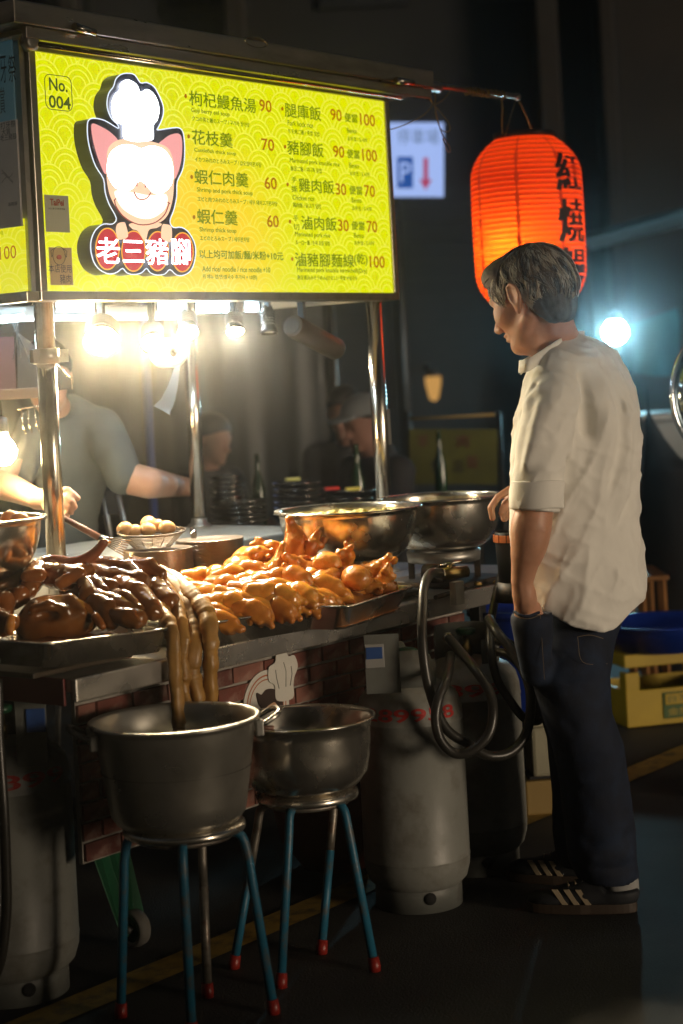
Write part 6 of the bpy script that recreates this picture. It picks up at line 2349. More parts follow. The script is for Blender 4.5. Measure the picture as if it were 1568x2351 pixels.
la = [at_z(1100, 1040, 4.90), at_z(1380, 1040, 4.90), at_z(1100, 1040, 5.10), at_z(1380, 1040, 5.10)]
lo = np.min(np.array([tuple(p) for p in la]), 0)
hi = np.max(np.array([tuple(p) for p in la]), 0)
lo[2], hi[2] = at_z(1230, 1215, 5.0).z, at_z(1230, 1030, 4.9).z
V3, F3 = sdf_mesh(arm2_fn, lo, hi, .0036)

# trunk inside the clothes, so arms, neck and legs hang together
def trunk_fn(P):
    rows = [(r[0], r[1] + 60, r[2] - 60) + tuple(r[3:]) for r in shirt_rows[1:-1]]
    d = stack(P, rows, ZT, 1.35)
    d = smin(d, s_cap(P, tuple(at_z(1285, 885, 4.66)), tuple(at_z(1240, 1120, 4.545)),   .038, .036), .02)
    return d
lo = np.array((min(p.x for p in pl), min(p.y for p in pl), at_z(1330, 1420, ZT).z))
hi = np.array((max(p.x for p in pl), max(p.y for p in pl), at_z(1330, 780, ZT).z))
V4, F4 = sdf_mesh(trunk_fn, lo, hi, .014)
VV, FF, off = [], [], 0
for V_, F_ in ((V1, F1), (V2, F2), (V3, F3), (V4, F4)):
    VV.append(V_)
    FF.append(F_ + off)
    off += len(V_)
mesh_obj('body', np.concatenate(VV), np.concatenate(FF), SKIN, cust, True)
BROWM = mat('eyebrow', (.05, .035, .025), .7)
for s_ in (1, -1):
    q = [Vector(HC) + Vector(hf) * (HS * a) + Vector(hl) * (HS * b_ * s_) + Vector(hu) * (HS * c_) for a, b_, c_ in ((.099, .012, .014), (.096, .028, .021), (.084, .046, .018))]
    MB().tube(catmull(q, 4), [.0025] * 5 + [.003] * 3 + [.0015], 6).build('eyebrow', BROWM, cust)

# hair
def hairline(x, y):
    return np.interp(x, [-.12, -.085, -.045, -.028, -.012, .004, .018, .034, .050, .075, .10], [-.096, -.100, -.096, -.066, .006, .022, .010, -.006, .020, .046, .060])


HE_C = np.array((-.018, 0, .018))
HE_R = np.array((.108, .089, .092))


def hair_fn(P):
    q = to_h(P)
    d = s_ell(q, HE_C, HE_R)
    d = smin(d, s_ell(q, (.038, .02, .072), (.054, .055, .034)), .03)
    d = smin(d, s_ell(q, (-.058, 0, -.045), (.046, .066, .060)), .03)
    # flow streaks radiating from the crown
    c = np.array((-.045, 0, .12))
    v = q - c
    phi = np.arctan2(v[..., 1], v[..., 0])
    th = np.linalg.norm(v, axis=-1)
    st = fbm(np.stack([phi * 9, th * 12, phi * 0], -1) + 3, 3)
    st2 = fbm(np.stack([phi * 26, th * 20, phi * 0], -1) + 9, 2)
    d = d + .0028 * st + .0010 * st2 + .004 * noise_w(q, 16, 4)
    hlx = hairline(q[..., 0], 0) + .006 * st2
    cut = (hlx - q[..., 2])
    d = smax(d, cut, .006)
    return d * HS


lo = np.min(np.array([tuple(p) for p in ptsb]), 0)
hi = np.max(np.array([tuple(p) for p in ptsb]), 0)
lo[2], hi[2] = at_z(1230, 780, 4.8).z, at_z(1230, 545, 4.7).z
hair = sdf_obj('hair', hair_fn, lo, hi, .0040, HAIR, cust)
HG = [mat('hair_strand_%s' % n, c, .38, spec=.6) for n, c in (('dark', (.095, .070, .050)), ('brown', (.24, .175, .115)), ('grey', (.66, .60, .48)))]
rh = random.Random(5)
bms = [MB(), MB(), MB()]
crown = np.array((-.35, 0.0, .94))
crown = crown / np.linalg.norm(crown)
ex = np.cross(crown, (0, 1, 0))
ex /= np.linalg.norm(ex)
ey = np.cross(crown, ex)
for i in range(620):
    phi0 = rh.uniform(0, 2 * math.pi)
    c0 = rh.uniform(.05, 2.05)
    ln0 = rh.uniform(.30, .62)
    sw = rh.uniform(-.25, .25) + .18
    up_ = rh.uniform(.0, .030)
    p_mid = HE_C + HE_R * (crown * math.cos(c0 + ln0 * .6) + (ex * math.cos(phi0) + ey * math.sin(phi0)) * math.sin(c0 + ln0 * .6))
    side_f = p_mid[2] < .055 or p_mid[0] > .03
    kx_ = rh.random()
    b0 = 2 if (kx_ < (.52 if side_f else .22)) else (1 if kx_ < .75 else 0)
    for j in range(14):
        dp, dt = rh.uniform(-.09, .09) / max(.35, math.sin(min(c0 + .3, 1.57))), rh.uniform(-.10, .10)
        pts = []
        rr_ = 1.015 + rh.uniform(0, .035) + up_ * .5
        for k in range(6):
            s_ = k / 5
            t_ = c0 + dt + ln0 * s_ * rh.uniform(.97, 1.03)
            ph2 = phi0 + dp * (1 - .80 * s_) + sw * s_ * s_
            dirn = crown * math.cos(t_) + (ex * math.cos(ph2) + ey * math.sin(ph2)) * math.sin(t_)
            pp_ = HE_C + HE_R * dirn * (rr_ + up_ * math.sin(s_ * 2.6))
            if pp_[0] < 0 and pp_[2] < .02:
                pp_ = pp_ + np.array((-.16, 0, 0)) * min(1, -pp_[0] / .06) * min(.10, .02 - pp_[2])
            pts.append(pp_)
        tip = pts[-1]
        if pts[0][2] < hairline(pts[0][0], 0):
            continue
        if abs(tip[1]) > .05 and -.03 < tip[0] < .012 and tip[2] < .016:
            continue
        while len(pts) > 3 and pts[-1][2] < hairline(pts[-1][0], 0) - .026 * rh.random():
            pts.pop()
        if pts[-1][2] < hairline(pts[-1][0], 0) - .026:
            continue
        W_ = [Vector(HC) + Vector(HB @ (p * HS)) for p in pts]
        b_ = b0 if rh.random() < .75 else rh.choice((0, 1, 2))
        w_ = rh.uniform(.0006, .0013)
        bms[b_].tube(W_, [w_ * f_ for f_ in (1, 1, 1, .9, .6, .2)[:len(W_)]], 3, cap=False)
for k, nm in enumerate(('dark_strands', 'brown_strands', 'grey_strands')):
    bms[k].build(nm, HG[k], hair, kind='stuff')

# stray locks standing off the crown
for pp_ in ([(1246, 578, 4.74), (1262, 569, 4.74), (1280, 572, 4.75), (1294, 588, 4.76), (1300, 604, 4.77)], [(1250, 582, 4.74), (1270, 574, 4.75), (1288, 584, 4.76), (1298, 600, 4.77)], [(1196, 572, 4.70), (1184, 574, 4.69), (1168, 588, 4.68)], [(1122, 640, 4.62), (1114, 648, 4.61), (1110, 660, 4.61)], [(1305, 735, 4.85), (1312, 748, 4.86), (1313, 762, 4.86)]):
    MB().tube(catmull([at_z(*p) for p in pp_], 4), .0011, 4).build('stray_lock', HG[0], hair)

# jeans
near_leg = [(1372, 1212, 1440, 4.79, 1.0), (1430, 1206, 1425, 4.78, 1.0), (1482, 1202, 1412, 4.75, 1.0), (1555, 1218, 1400, 4.69, 1.0), (1633, 1244, 1404, 4.68, 1.0), (1711, 1268, 1432, 4.69, 1.0), (1799, 1285, 1446, 4.72, 1.0), (1897, 1296, 1459, 4.74, 1.0), (1970, 1306, 1462, 4.75, 1.0), (2018, 1330, 1467, 4.75, 1.0)]
far_leg = [(1372, 1215, 1440, 4.86, 1.0), (1430, 1215, 1420, 4.88, 1.0), (1555, 1216, 1380, 4.90, 1.0), (1692, 1255, 1380, 4.93, 1.0), (1823, 1269, 1395, 4.94, 1.0), (1900, 1270, 1400, 4.95, 1.0), (1960, 1277, 1405, 4.95, 1.0), (1985, 1285, 1408, 4.95, 1.0)]
def jeans_fn(P):
    d = stack(P, near_leg, 4.7, 1.0)
    d = smin(d, stack(P, far_leg, 4.9, 1.0), .02)
    d = smin(d, stack(P, [(1340, 1222, 1445, 4.82, 1.1), (1400, 1216, 1432, 4.82, 1.1), (1500, 1212, 1402, 4.80, 1.3), (1560, 1225, 1390, 4.80, 1.2)], 4.8, 1.2), .03)
    # pocket bulge over the hidden hand
    bl_ = s_cap(P, tuple(at_z(1222, 1425, 4.595)), tuple(at_z(1232, 1540, 4.64)), .054, .040)
    bl_ = smax(bl_, P[..., 2] - at_z(1212, 1410, 4.58).z, .004)
    d = smin(d, bl_, .014)
    def fold(pts, amp, wd):
        pp = [tuple(at_z(*p)) for p in pts]
        return amp * np.exp(-(s_path(P, pp, [0] * len(pp)) / wd) ** 2)
    f = fold([(1300, 1560, 4.60), (1360, 1590, 4.62)], .006, .015) - fold([(1290, 1600, 4.60), (1370, 1640, 4.62)], .006, .014)
    f = f + fold([(1300, 1660, 4.60), (1380, 1690, 4.64)], .006, .012) - fold([(1310, 1800, 4.62), (1420, 1770, 4.65)], .006, .015)
    f = f + fold([(1320, 1940, 4.66), (1450, 1920, 4.68)], .008, .014) - fold([(1330, 1975, 4.66), (1455, 1960, 4.68)], .008, .013) + fold([(1340, 2000, 4.66), (1460, 1990, 4.68)], .007, .010)
    d = d + f + .004 * noise_w(P * np.array((1, 1, .5)), 14, 8) + .0015 * noise_w(P, 45, 8)
    # open pocket mouth
    pm = s_cap(P, tuple(at_z(1182, 1392, 4.50)), tuple(at_z(1240, 1392, 4.60)), .0, .0)
    top = (P[..., 2] - at_z(1212, 1408, 4.56).z)
    near = s_ell(P, tuple(at_z(1208, 1385, 4.54)), (.06, .06, .045))
    d = np.maximum(d, -np.maximum(near, -top * 0 - 1)) if False else d
    return d


ptsj = [at_z(1160, 1340, 4.45), at_z(1500, 1340, 4.45), at_z(1160, 1340, 5.1), at_z(1500, 1340, 5.1)]
lo = np.min(np.array([tuple(p) for p in ptsj]), 0)
hi = np.max(np.array([tuple(p) for p in ptsj]), 0)
lo[2], hi[2] = 0.02, at_z(1330, 1345, 4.8).z
jeans = sdf_obj('jeans', jeans_fn, lo, hi, .0075, DENIM, cust)
SEAM = mat('jean_thread', (.16, .12, .08), .8)
# pocket edge and seams
def jl(pts, rr, mt, nm, par=jeans):
    MB().tube(catmull([at_z(*p) for p in pts], 5), rr, 5).build(nm, mt, par)
jl([(1181, 1404, 4.52), (1195, 1413, 4.50), (1215, 1414, 4.50), (1238, 1406, 4.52)], .004, DENIM, 'pocket_hem')
jl([(1183, 1410, 4.515), (1197, 1419, 4.495), (1217, 1420, 4.495), (1240, 1412, 4.515)], .0008, SEAM, 'stitch_line')
jl([(1240, 1410, 4.545), (1244, 1470, 4.56), (1250, 1560, 4.575)], .0008, SEAM, 'stitch_line')
jl([(1326, 1462, 4.61), (1355, 1458, 4.62), (1385, 1466, 4.64)], .0009, SEAM, 'stitch_line')
jl([(1326, 1462, 4.61), (1338, 1520, 4.61), (1395, 1524, 4.65)], .0008, SEAM, 'stitch_line')
# rolled pale cuff at the near ankle
a, b_ = at_z(1428, 2012, 4.735), at_z(1426, 2050, 4.735)
m = MB().lathe([(.030, .0), (.044, .0), (.046, .004), (.046, .046), (.040, .050), (.030, .044)], b_, 30, sx=1.05)
MB().lathe([(0, -.03), (.034, -.03), (.036, .03), (0, .03)], b_, 20).build('sock', DARKCL0, cust)
v = np.array(m.v)
v = v + (.003 * noise_w(v, 30, 2))[:, None] * np.array((1, 1, .6))
m.v = [tuple(x) for x in v]
m.build('rolled_cuff', CUFFM, cust)

# shoes
def shoe(heel_px, toe_dir, par, Z, near=True):
    h0 = at_h(heel_px[0], heel_px[1], 0.0)
    t = toe_dir.normalized()
    s_ = Vector((-t.y, t.x, 0))
    if s_.dot(F0) > 0:
        s_ = -s_          # s_ points to the camera
    B = np.stack([np.array(t), np.array(s_), np.array((0, 0, 1.0))], 1)
    o = np.array(h0)

    def fn(P):
        q = (P - o) @ B
        d = s_ell(q, (.045, 0, .050), (.055, .037, .045))
        d = smin(d, s_ell(q, (.120, 0, .040), (.080, .042, .040)), .03)
        d = smin(d, s_ell(q, (.215, 0, .030), (.065, .044, .030)), .03)
        d = smin(d, s_cap(q, (.045, 0, .05), (.052, 0, .095), .036, .036), .02)
        d = smin(d, s_cap(q, (.075, 0, .075), (.125, 0, .072), .020, .018), .02)
        d = np.maximum(d, .026 - q[..., 2])
        d = np.maximum(d, q[..., 2] - (.058 + np.clip((q[..., 0] - .075) * .9, 0, .036)))
        d = smax(d, -s_cap(q, (.045, 0, .075), (.050, 0, .13), .030, .030), .004)
        return d + .0008 * noise_w(q, 60, 1)
    c = h0 + t * .14
    o_ = sdf_obj('shoe', fn, (c.x - .18, c.y - .18, .0), (c.x + .18, c.y + .18, .14), .0045, SHOE, par)
    pts = []
    for k in range(36):
        a = 2 * math.pi * k / 36
        x = .140 + .142 * math.cos(a)
        y = (.043 if x > .13 else .040) * math.sin(a) * (abs(math.sin(a)) ** -.35 if abs(math.sin(a)) > .05 else 1)
        pts.append(h0 + t * x + s_ * y)
    MB().prism([p + Vector((0, 0, .001)) for p in pts], (0, 0, .026)).build('sole', SOLE, o_, bevel=.003)
    for k in range(3):
        x0 = .112 + .030 * k
        a1 = h0 + t * (x0 + .000) + s_ * .0445 + UP * .028
        pt2 = []
        for (dx, dz, out) in ((.0, .028, .0445), (.013, .028, .0445), (.038, .062, .0355), (.025, .062, .0355)):
            pt2.append(h0 + t * (x0 + .040 - dx - .0) + s_ * (out + .0012) + UP * dz) if False else pt2.append(h0 + t * (x0 + dx) + s_ * (out + .0015) + UP * dz)
        pt2 = [pt2[0], pt2[1], pt2[2], pt2[3]]
        # lean back: lower end towards the heel
        pt2 = [h0 + t * (x0 + .0) + s_ * .0450 + UP * .028, h0 + t * (x0 + .014) + s_ * .0450 + UP * .028, h0 + t * (x0 + .040) + s_ * .0365 + UP * .064, h0 + t * (x0 + .026) + s_ * .0365 + UP * .064]
        MB().prism(pt2, -s_ * .006).build('stripe', STRIPE, o_)
    for k in range(4):
        x = .115 + .018 * k
        MB().tube([h0 + t * x + s_ * .018 + UP * (.086 - .006 * k), h0 + t * (x + .004) + UP * (.092 - .006 * k), h0 + t * x - s_ * .018 + UP * (.086 - .006 * k)], .0022, 6).build('lace', STRIPE, o_)
    return o_


shoe((1462, 2092), (-R0 * .96 + F0 * .20), cust, 4.72)
shoe((1395, 2030), (-R0 * .93 + F0 * .36), cust, 4.95, False)

# ------------------------------------------------------------------ the vendor behind the cart
TEE = mat('grey_blue_tee', (.075, .090, .092), .85, var=.12, vscale=10, bump=.3, bscale=200)
DARKCL = mat('dark_cloth', (.018, .020, .026), .85, var=.3)
JEANB = mat('dark_trousers', (.02, .022, .028), .85)
ven = empty('person', at_h(200, 1700, 0), 'food vendor in grey blue tee behind the cart, face hidden by a black box', 'person')
ven.location = Vector((at_z(200, 1080, 6.1).x, at_z(200, 1080, 6.1).y, 0))
ZV = 6.1
vf = np.array((-F0 * .86 - R0 * .5).normalized()) * 1.0
vf = np.array((-F0 * .95 + R0 * .3).normalized())
vl = np.array(UP.cross(Vector(vf)))
vrows = [(905, 128, 172, ZV, 1.2), (925, 112, 205, ZV, 1.6), (945, 92, 236, ZV, 1.8), (975, 70, 252, ZV, 1.8), (1020, 62, 262), (1080, 66, 258), (1140, 70, 240), (1200, 72, 226), (1260, 70, 224), (1330, 66, 226), (1420, 66, 226)]
def tee_fn(P):
    d = stack(P, vrows, ZV, 1.6, vf, vl)
    d = smin(d, s_path(P, [tuple(at_z(232, 985, 6.08)), tuple(at_z(262, 1040, 6.0)), tuple(at_z(282, 1092, 5.97))], [.072, .068, .062]), .03)
    d = smin(d, s_path(P, [tuple(at_z(88, 985, 6.08)), tuple(at_z(52, 1050, 6.0)), tuple(at_z(35, 1090, 5.92))], [.072, .066, .060]), .03)
    def fold(pts, amp, wd):
        pp = [tuple(at_z(x, y, 5.95)) for x, y in pts]
        return amp * np.exp(-(s_path(P, pp, [0] * len(pp)) / wd) ** 2)
    d = d + fold([(240, 1010), (215, 1100), (210, 1200)], .012, .03) - fold([(190, 1020), (180, 1120), (185, 1220)], .010, .03) + fold([(150, 1000), (160, 1100)], .008, .025)
    d = smax(d, -s_cap(P, tuple(at_z(138, 925, 6.02)), tuple(at_z(130, 880, 6.05)), .055, .07), .01)
    cutp = np.array(at_z(290, 1100, 5.97))
    return d + .006 * noise_w(P * np.array((1, 1, .5)), 12, 3) + .002 * noise_w(P, 40, 3)
pv = [at_z(0, 900, 5.75), at_z(330, 900, 5.75), at_z(0, 900, 6.4), at_z(330, 900, 6.4)]
lo = np.min(np.array([tuple(p) for p in pv]), 0)
hi = np.max(np.array([tuple(p) for p in pv]), 0)
lo[2], hi[2] = at_z(200, 1400, ZV).z, at_z(200, 895, ZV).z
sdf_obj('tee_shirt', tee_fn, lo, hi, .010, TEE, ven)
VH = at_z(106, 866, 6.02)


def simple_head(q):
    d = s_ell(q, (-.006, 0, .030), (.096, .076, .084))
    d = smin(d, s_ell(q, (.036, 0, -.038), (.056, .058, .080)), .03)
    d = smin(d, s_ell(q, (.074, 0, -.106), (.020, .026, .018)), .02)
    d = smin(d, s_ell(q, (.078, 0, .014), (.020, .050, .013)), .016)
    for s_ in (-1, 1):
        d = smax(d, -s_ell(q, (.100, s_ * .031, -.008), (.018, .017, .013)), .010)
        d = smin(d, s_ell(q, (.080, s_ * .031, -.010), (.013, .0135, .0120)), .003)
        d = smin(d, s_ell(q, (-.006, s_ * .080, -.012), (.016, .010, .030)), .006)
        d = smin(d, s_ell(q, (.100, s_ * .0125, -.048), (.011, .008, .009)), .005)
    d = smin(d, s_cap(q, (.088, 0, .0), (.114, 0, -.044), .0075, .0115), .012)
    d = smin(d, s_ell(q, (.088, 0, -.074), (.013, .024, .010)), .006)
    return d


def frame(f0, pit=0.0):
    f0 = Vector(f0).normalized()
    l_ = UP.cross(f0).normalized()
    f_ = (f0 * math.cos(pit) - UP * math.sin(pit)).normalized()
    u_ = f_.cross(l_)
    if u_.z < 0:
        u_ = -u_
    return np.stack([np.array(f_), np.array(l_), np.array(u_)], 1)


VB = frame(-F0 * .9 + R0 * .35, rad(10))


def ven_fn(P):
    d = simple_head((P - np.array(VH)) @ VB)
    d = smin(d, s_cap(P, tuple(VH - UP * .06), tuple(at_z(140, 960, 6.12)), .050, .055), .02)
    d = smin(d, s_cap(P, tuple(at_z(145, 970, 6.14)), tuple(at_z(150, 1300, 6.16)), .05, .07), .03)
    # right forearm reaching past the rear post
    d2 = s_path(P, [tuple(at_z(262, 1060, 6.0)), tuple(at_z(285, 1095, 5.97)), tuple(at_z(340, 1108, 5.98)), tuple(at_z(400, 1115, 6.55)), tuple(at_z(436, 1119, 6.62))], [.05, .053, .052, .040, .032])
    d2 = smin(d2, s_cap(P, tuple(at_z(436, 1119, 6.62)), tuple(at_z(454, 1124, 6.74)), .026, .026), .01)
    for k in range(4):
        d2 = smin(d2, s_path(P, [tuple(at_z(456, 1118 + 6 * k, 6.76)), tuple(at_z(462, 1122 + 6 * k, 6.80)), tuple(at_z(464, 1130 + 6 * k, 6.82))], [.010, .009, .008]), .004)
    d2 = smin(d2, s_path(P, [tuple(at_z(450, 1132, 6.70)), tuple(at_z(458, 1144, 6.72))], [.012, .009]), .006)
    # left forearm and hand before the belly
    d3 = s_path(P, [tuple(at_z(50, 1050, 6.0)), tuple(at_z(-30, 1105, 5.75)), tuple(at_z(30, 1122, 5.45)), tuple(at_z(88, 1146, 5.25))], [.048, .050, .040, .028])
    d3 = smin(d3, s_cap(P, tuple(at_z(88, 1146, 5.25)), tuple(at_z(128, 1148, 5.20)), .028, .028), .014)
    fi = [([(132, 1128, 5.18), (155, 1124, 5.16), (170, 1136, 5.15), (180, 1144, 5.15)], [.0105, .010, .0095, .008]),
          ([(134, 1138, 5.18), (154, 1142, 5.15), (166, 1152, 5.14), (172, 1164, 5.14)], [.011, .0105, .010, .0085]),
          ([(132, 1150, 5.18), (150, 1156, 5.15), (160, 1168, 5.14), (164, 1178, 5.14)], [.0105, .010, .0095, .008]),
          ([(128, 1160, 5.19), (144, 1168, 5.16), (152, 1180, 5.15), (155, 1188, 5.15)], [.0095, .009, .0085, .0075])]
    for pp, rr in fi:
        d3 = smin(d3, s_path(P, [tuple(at_z(*p)) for p in pp], rr), .0035)
    d3 = smin(d3, s_path(P, [tuple(at_z(108, 1165, 5.20)), tuple(at_z(128, 1182, 5.16)), tuple(at_z(146, 1186, 5.14))], [.014, .012, .009]), .007)
    return np.minimum(d, np.minimum(d2, d3))


pv = [at_z(-70, 840, 5.0), at_z(520, 840, 5.0), at_z(-70, 840, 6.8), at_z(520, 840, 6.8)]
def boxed(fn, pts, pad, h):
    a = np.array([tuple(p) for p in pts])
    return sdf_mesh(fn, a.min(0) - pad, a.max(0) + pad, h)
VVs = []
VVs.append(boxed(ven_fn, [VH, at_z(152, 960, 6.1), VH + UP * .05], .12, .008))
VVs.append(boxed(ven_fn, [at_z(285, 1095, 5.97), at_z(340, 1108, 5.98), at_z(410, 1117, 6.62), at_z(500, 1140, 6.66), at_z(262, 1060, 6.0)], .06, .0075))
VVs.append(boxed(ven_fn, [at_z(50, 1090, 5.95), at_z(-30, 1105, 5.75), at_z(30, 1122, 5.45), at_z(182, 1190, 5.14)], .05, .0062))
VV, FF, off = [], [], 0
for V_, F_ in VVs:
    VV.append(V_)
    FF.append(F_ + off)
    off += len(V_)
mesh_obj('body', np.concatenate(VV), np.concatenate(FF), SKIN2, ven, True)
def hair_simple(HCx, B, mt, par, h=.009, nm='hair', z0=.01):
    def fn(P):
        q = (P - np.array(HCx)) @ B
        d = s_ell(q, (-.012, 0, .038), (.106, .086, .092)) + .005 * noise_w(q, 40, 2)
        cut = np.interp(q[..., 0], [-.1, -.03, 0, .05, .1], [-.07, -.06, z0, .03, .06]) - q[..., 2]
        return smax(d, cut, .006)
    c = np.array(HCx)
    return sdf_obj(nm, fn, c - .14, c + .15, h, mt, par)
HBLK = mat('black_hair', (.012, .010, .009), .5)
hair_simple(VH, VB, HBLK, ven)
# apron and trousers
def trou(P):
    d = s_path(P, [tuple(at_z(150, 1330, 6.1)), tuple(Vector((ven.location.x - .03, ven.location.y - .02, .45))), tuple(Vector((ven.location.x - .05, ven.location.y - .02, .06)))], [.13, .085, .06])
    d = smin(d, s_path(P, [tuple(at_z(170, 1330, 6.1)), tuple(Vector((ven.location.x + .12, ven.location.y + .05, .45))), tuple(Vector((ven.location.x + .13, ven.location.y + .05, .06)))], [.13, .085, .06]), .03)
    return d
c = np.array(ven.location)
sdf_obj('trousers', trou, (c[0] - .35, c[1] - .35, 0.001), (c[0] + .4, c[1] + .35, .95), .016, JEANB, ven)
for s_ in (-1, 1):
    MB().box((ven.location.x + .04 + .09 * s_, ven.location.y - .03 + .02 * s_, .035), (.09, .24, .07), Matrix.Rotation(.4, 3, 'Z')).build('shoe', SHOE, ven, bevel=.02)
# chair back behind the vendor's elbow
r = empty('folding_chair', at_z(262, 1200, 6.5), 'dark folding chair back behind the cart near the vendor', 'chair')
r.location.z = 0
for x0, x1 in ((236, 252), (270, 292)):
    a, b_ = at_z(x0, 1135, 6.5), at_z(x1, 1225, 6.5)
    q = b_ + (b_ - a).normalized() * 0
    MB().tube([a, b_, Vector((b_.x + .05, b_.y, .005))], .012, 10).build('tube_frame', STEEL_DULL, r)
a, b_ = at_z(238, 1140, 6.5), at_z(270, 1138, 6.5)
MB().box((a + b_) / 2 - UP * .02, ((b_ - a).length + .02, .02, .09), Matrix.Rotation(TH - math.pi / 2, 3, 'Z')).build('backrest', DARKCL, r, bevel=.004)
c_ = at_z(262, 1290, 6.5)
MB().box(Vector((c_.x, c_.y, .46)), (.36, .36, .03)).build('seat', DARKCL, r, bevel=.008)
for sx, sy in ((-1, -1), (1, -1), (-1, 1), (1, 1)):
    MB().tube([Vector((c_.x + sx * .15, c_.y + sy * .15, .445)), Vector((c_.x + sx * .17, c_.y + sy * .17, .002))], .010, 8).build('leg', STEEL_DULL, r)


# seated guests in the dark
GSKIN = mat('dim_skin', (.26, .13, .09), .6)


def guest(px, py, Z, face, label, cloth, hairm, cap=None, skin=GSKIN, sc=1.0):
    H = at_z(px, py, Z)
    r = empty('person', (H.x, H.y, 0), label, 'person', 'guests sitting in the dark behind the cart')
    B = frame(face, rad(12))
    f_ = Vector(B[:, 0])
    f_.z = 0
    f_.normalize()
    l_ = UP.cross(f_)
    hip = Vector((H.x, H.y, 0)) - f_ * .12 + UP * .50
    sh = Vector((H.x, H.y, H.z - .22)) - f_ * .05

    def fn(P):
        d = simple_head((P - np.array(H)) @ B)
        d = smin(d, s_cap(P, tuple(H - UP * .06 - f_ * .02), tuple(sh - f_ * .01), .052, .06), .02)
        d = smin(d, s_cap(P, tuple(sh - UP * .05), tuple(hip + UP * .1), .09, .10), .05)
        for s_ in (-1, 1):
            w = hip + f_ * .34 + l_ * (.10 * s_) + UP * .20
            d = smin(d, s_path(P, [tuple(sh + l_ * (.16 * s_)), tuple(sh + l_ * (.20 * s_) - UP * .28 + f_ * .05), tuple(w)], [.045, .038, .028]), .02)
            d = smin(d, s_cap(P, tuple(w), tuple(w + f_ * .06), .026, .024), .01)
            for k in range(4):
                d = smin(d, s_cap(P, tuple(w + f_ * .07 + l_ * (.016 * (k - 1.5))), tuple(w + f_ * .12 + l_ * (.02 * (k - 1.5)) - UP * .02), .009, .008), .004)
            d = smin(d, s_cap(P, tuple(w + f_ * .02 - l_ * (.03 * s_)), tuple(w + f_ * .07 - l_ * (.045 * s_)), .010, .008), .006)
        return d

    def cl(P):
        d = s_path(P, [tuple(sh - UP * .02), tuple(sh - UP * .22), tuple(hip)], [.115, .15, .15])
        d = smin(d, s_cap(P, tuple(sh + l_ * .15 - UP * .02), tuple(sh - l_ * .15 - UP * .02), .075, .075), .06)
        for s_ in (-1, 1):
            w = hip + f_ * .30 + l_ * (.10 * s_) + UP * .20
            d = smin(d, s_path(P, [tuple(sh + l_ * (.17 * s_)), tuple(sh + l_ * (.21 * s_) - UP * .28 + f_ * .05), tuple(w)], [.07, .055, .045]), .03)
        d = smax(d, -s_cap(P, tuple(sh + UP * .04), tuple(H), .06, .06), .01)
        return d + .006 * noise_w(P, 12, 3)

    def tr(P):
        d = None
        for s_ in (-1, 1):
            e = s_path(P, [tuple(hip + l_ * (.08 * s_)), tuple(hip + f_ * .42 + l_ * (.10 * s_)), tuple(Vector((hip.x, hip.y, .06)) + f_ * .40 + l_ * (.10 * s_))], [.09, .07, .05])
            d = e if d is None else smin(d, e, .03)
        return d
    a = np.array(H)
    mm_ = lambda pts, pad: (np.array([tuple(p) for p in pts]).min(0) - pad, np.array([tuple(p) for p in pts]).max(0) + pad)
    allp = [H, hip, sh + l_ * .22, sh - l_ * .22, hip + f_ * .45 + l_ * .15, hip + f_ * .45 - l_ * .15]
    lo, hi = mm_(allp, .14)
    sdf_obj('body', fn, lo, hi, .0125, skin, r)
    sdf_obj('jacket', cl, lo, hi, .018, cloth, r)
    lo, hi = mm_(allp + [Vector((hip.x, hip.y, .02)) + f_ * .45], .12)
    lo[2] = .005
    sdf_obj('trousers', tr, lo, hi, .018, JEANB, r)
    for s_ in (-1, 1):
        q = Vector((hip.x, hip.y, .035)) + f_ * .46 + l_ * (.10 * s_)
        MB().box(q, (.26, .09, .066), Matrix.Rotation(math.atan2(f_.y, f_.x), 3, 'Z')).build('shoe', SHOE, r, bevel=.02)
    hair_simple(H, B, hairm, r, .010)
    if cap is not None:
        def cf(P):
            q = (P - a) @ B
            d = s_ell(q, (-.006, 0, .045), (.112, .092, .085))
            d = np.maximum(d, .035 - q[..., 2])
            br = s_ell(q, (.115, 0, .040), (.075, .070, .012))
            return smin(d, br, .008)
        sdf_obj('cap', cf, a - .2, a + .22, .009, cap, r)
    # low stool to sit on
    s = empty('plastic_stool', (hip.x, hip.y, 0), 'dark plastic stool under the ' + label.split(' in ')[0], 'stool')
    MB().box((hip.x, hip.y, .385), (.28, .28, .03)).build('seat', DARKCL, s, bevel=.006)
    for sx, sy in ((-1, -1), (1, -1), (-1, 1), (1, 1)):
        MB().tube([(hip.x + sx * .11, hip.y + sy * .11, .37), (hip.x + sx * .14, hip.y + sy * .14, .001)], .014, 8).build('leg', DARKCL, s)
    return r


CAPM = mat('pale_cap', (.16, .18, .19), .8)
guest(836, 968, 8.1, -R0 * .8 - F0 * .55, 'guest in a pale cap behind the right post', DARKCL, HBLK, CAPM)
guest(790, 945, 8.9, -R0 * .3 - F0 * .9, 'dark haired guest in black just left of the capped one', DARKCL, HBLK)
guest(488, 1006, 9.1, R0 * .75 - F0 * .6, 'dim guest in dark clothes beside the rear post', DARKCL, HBLK)

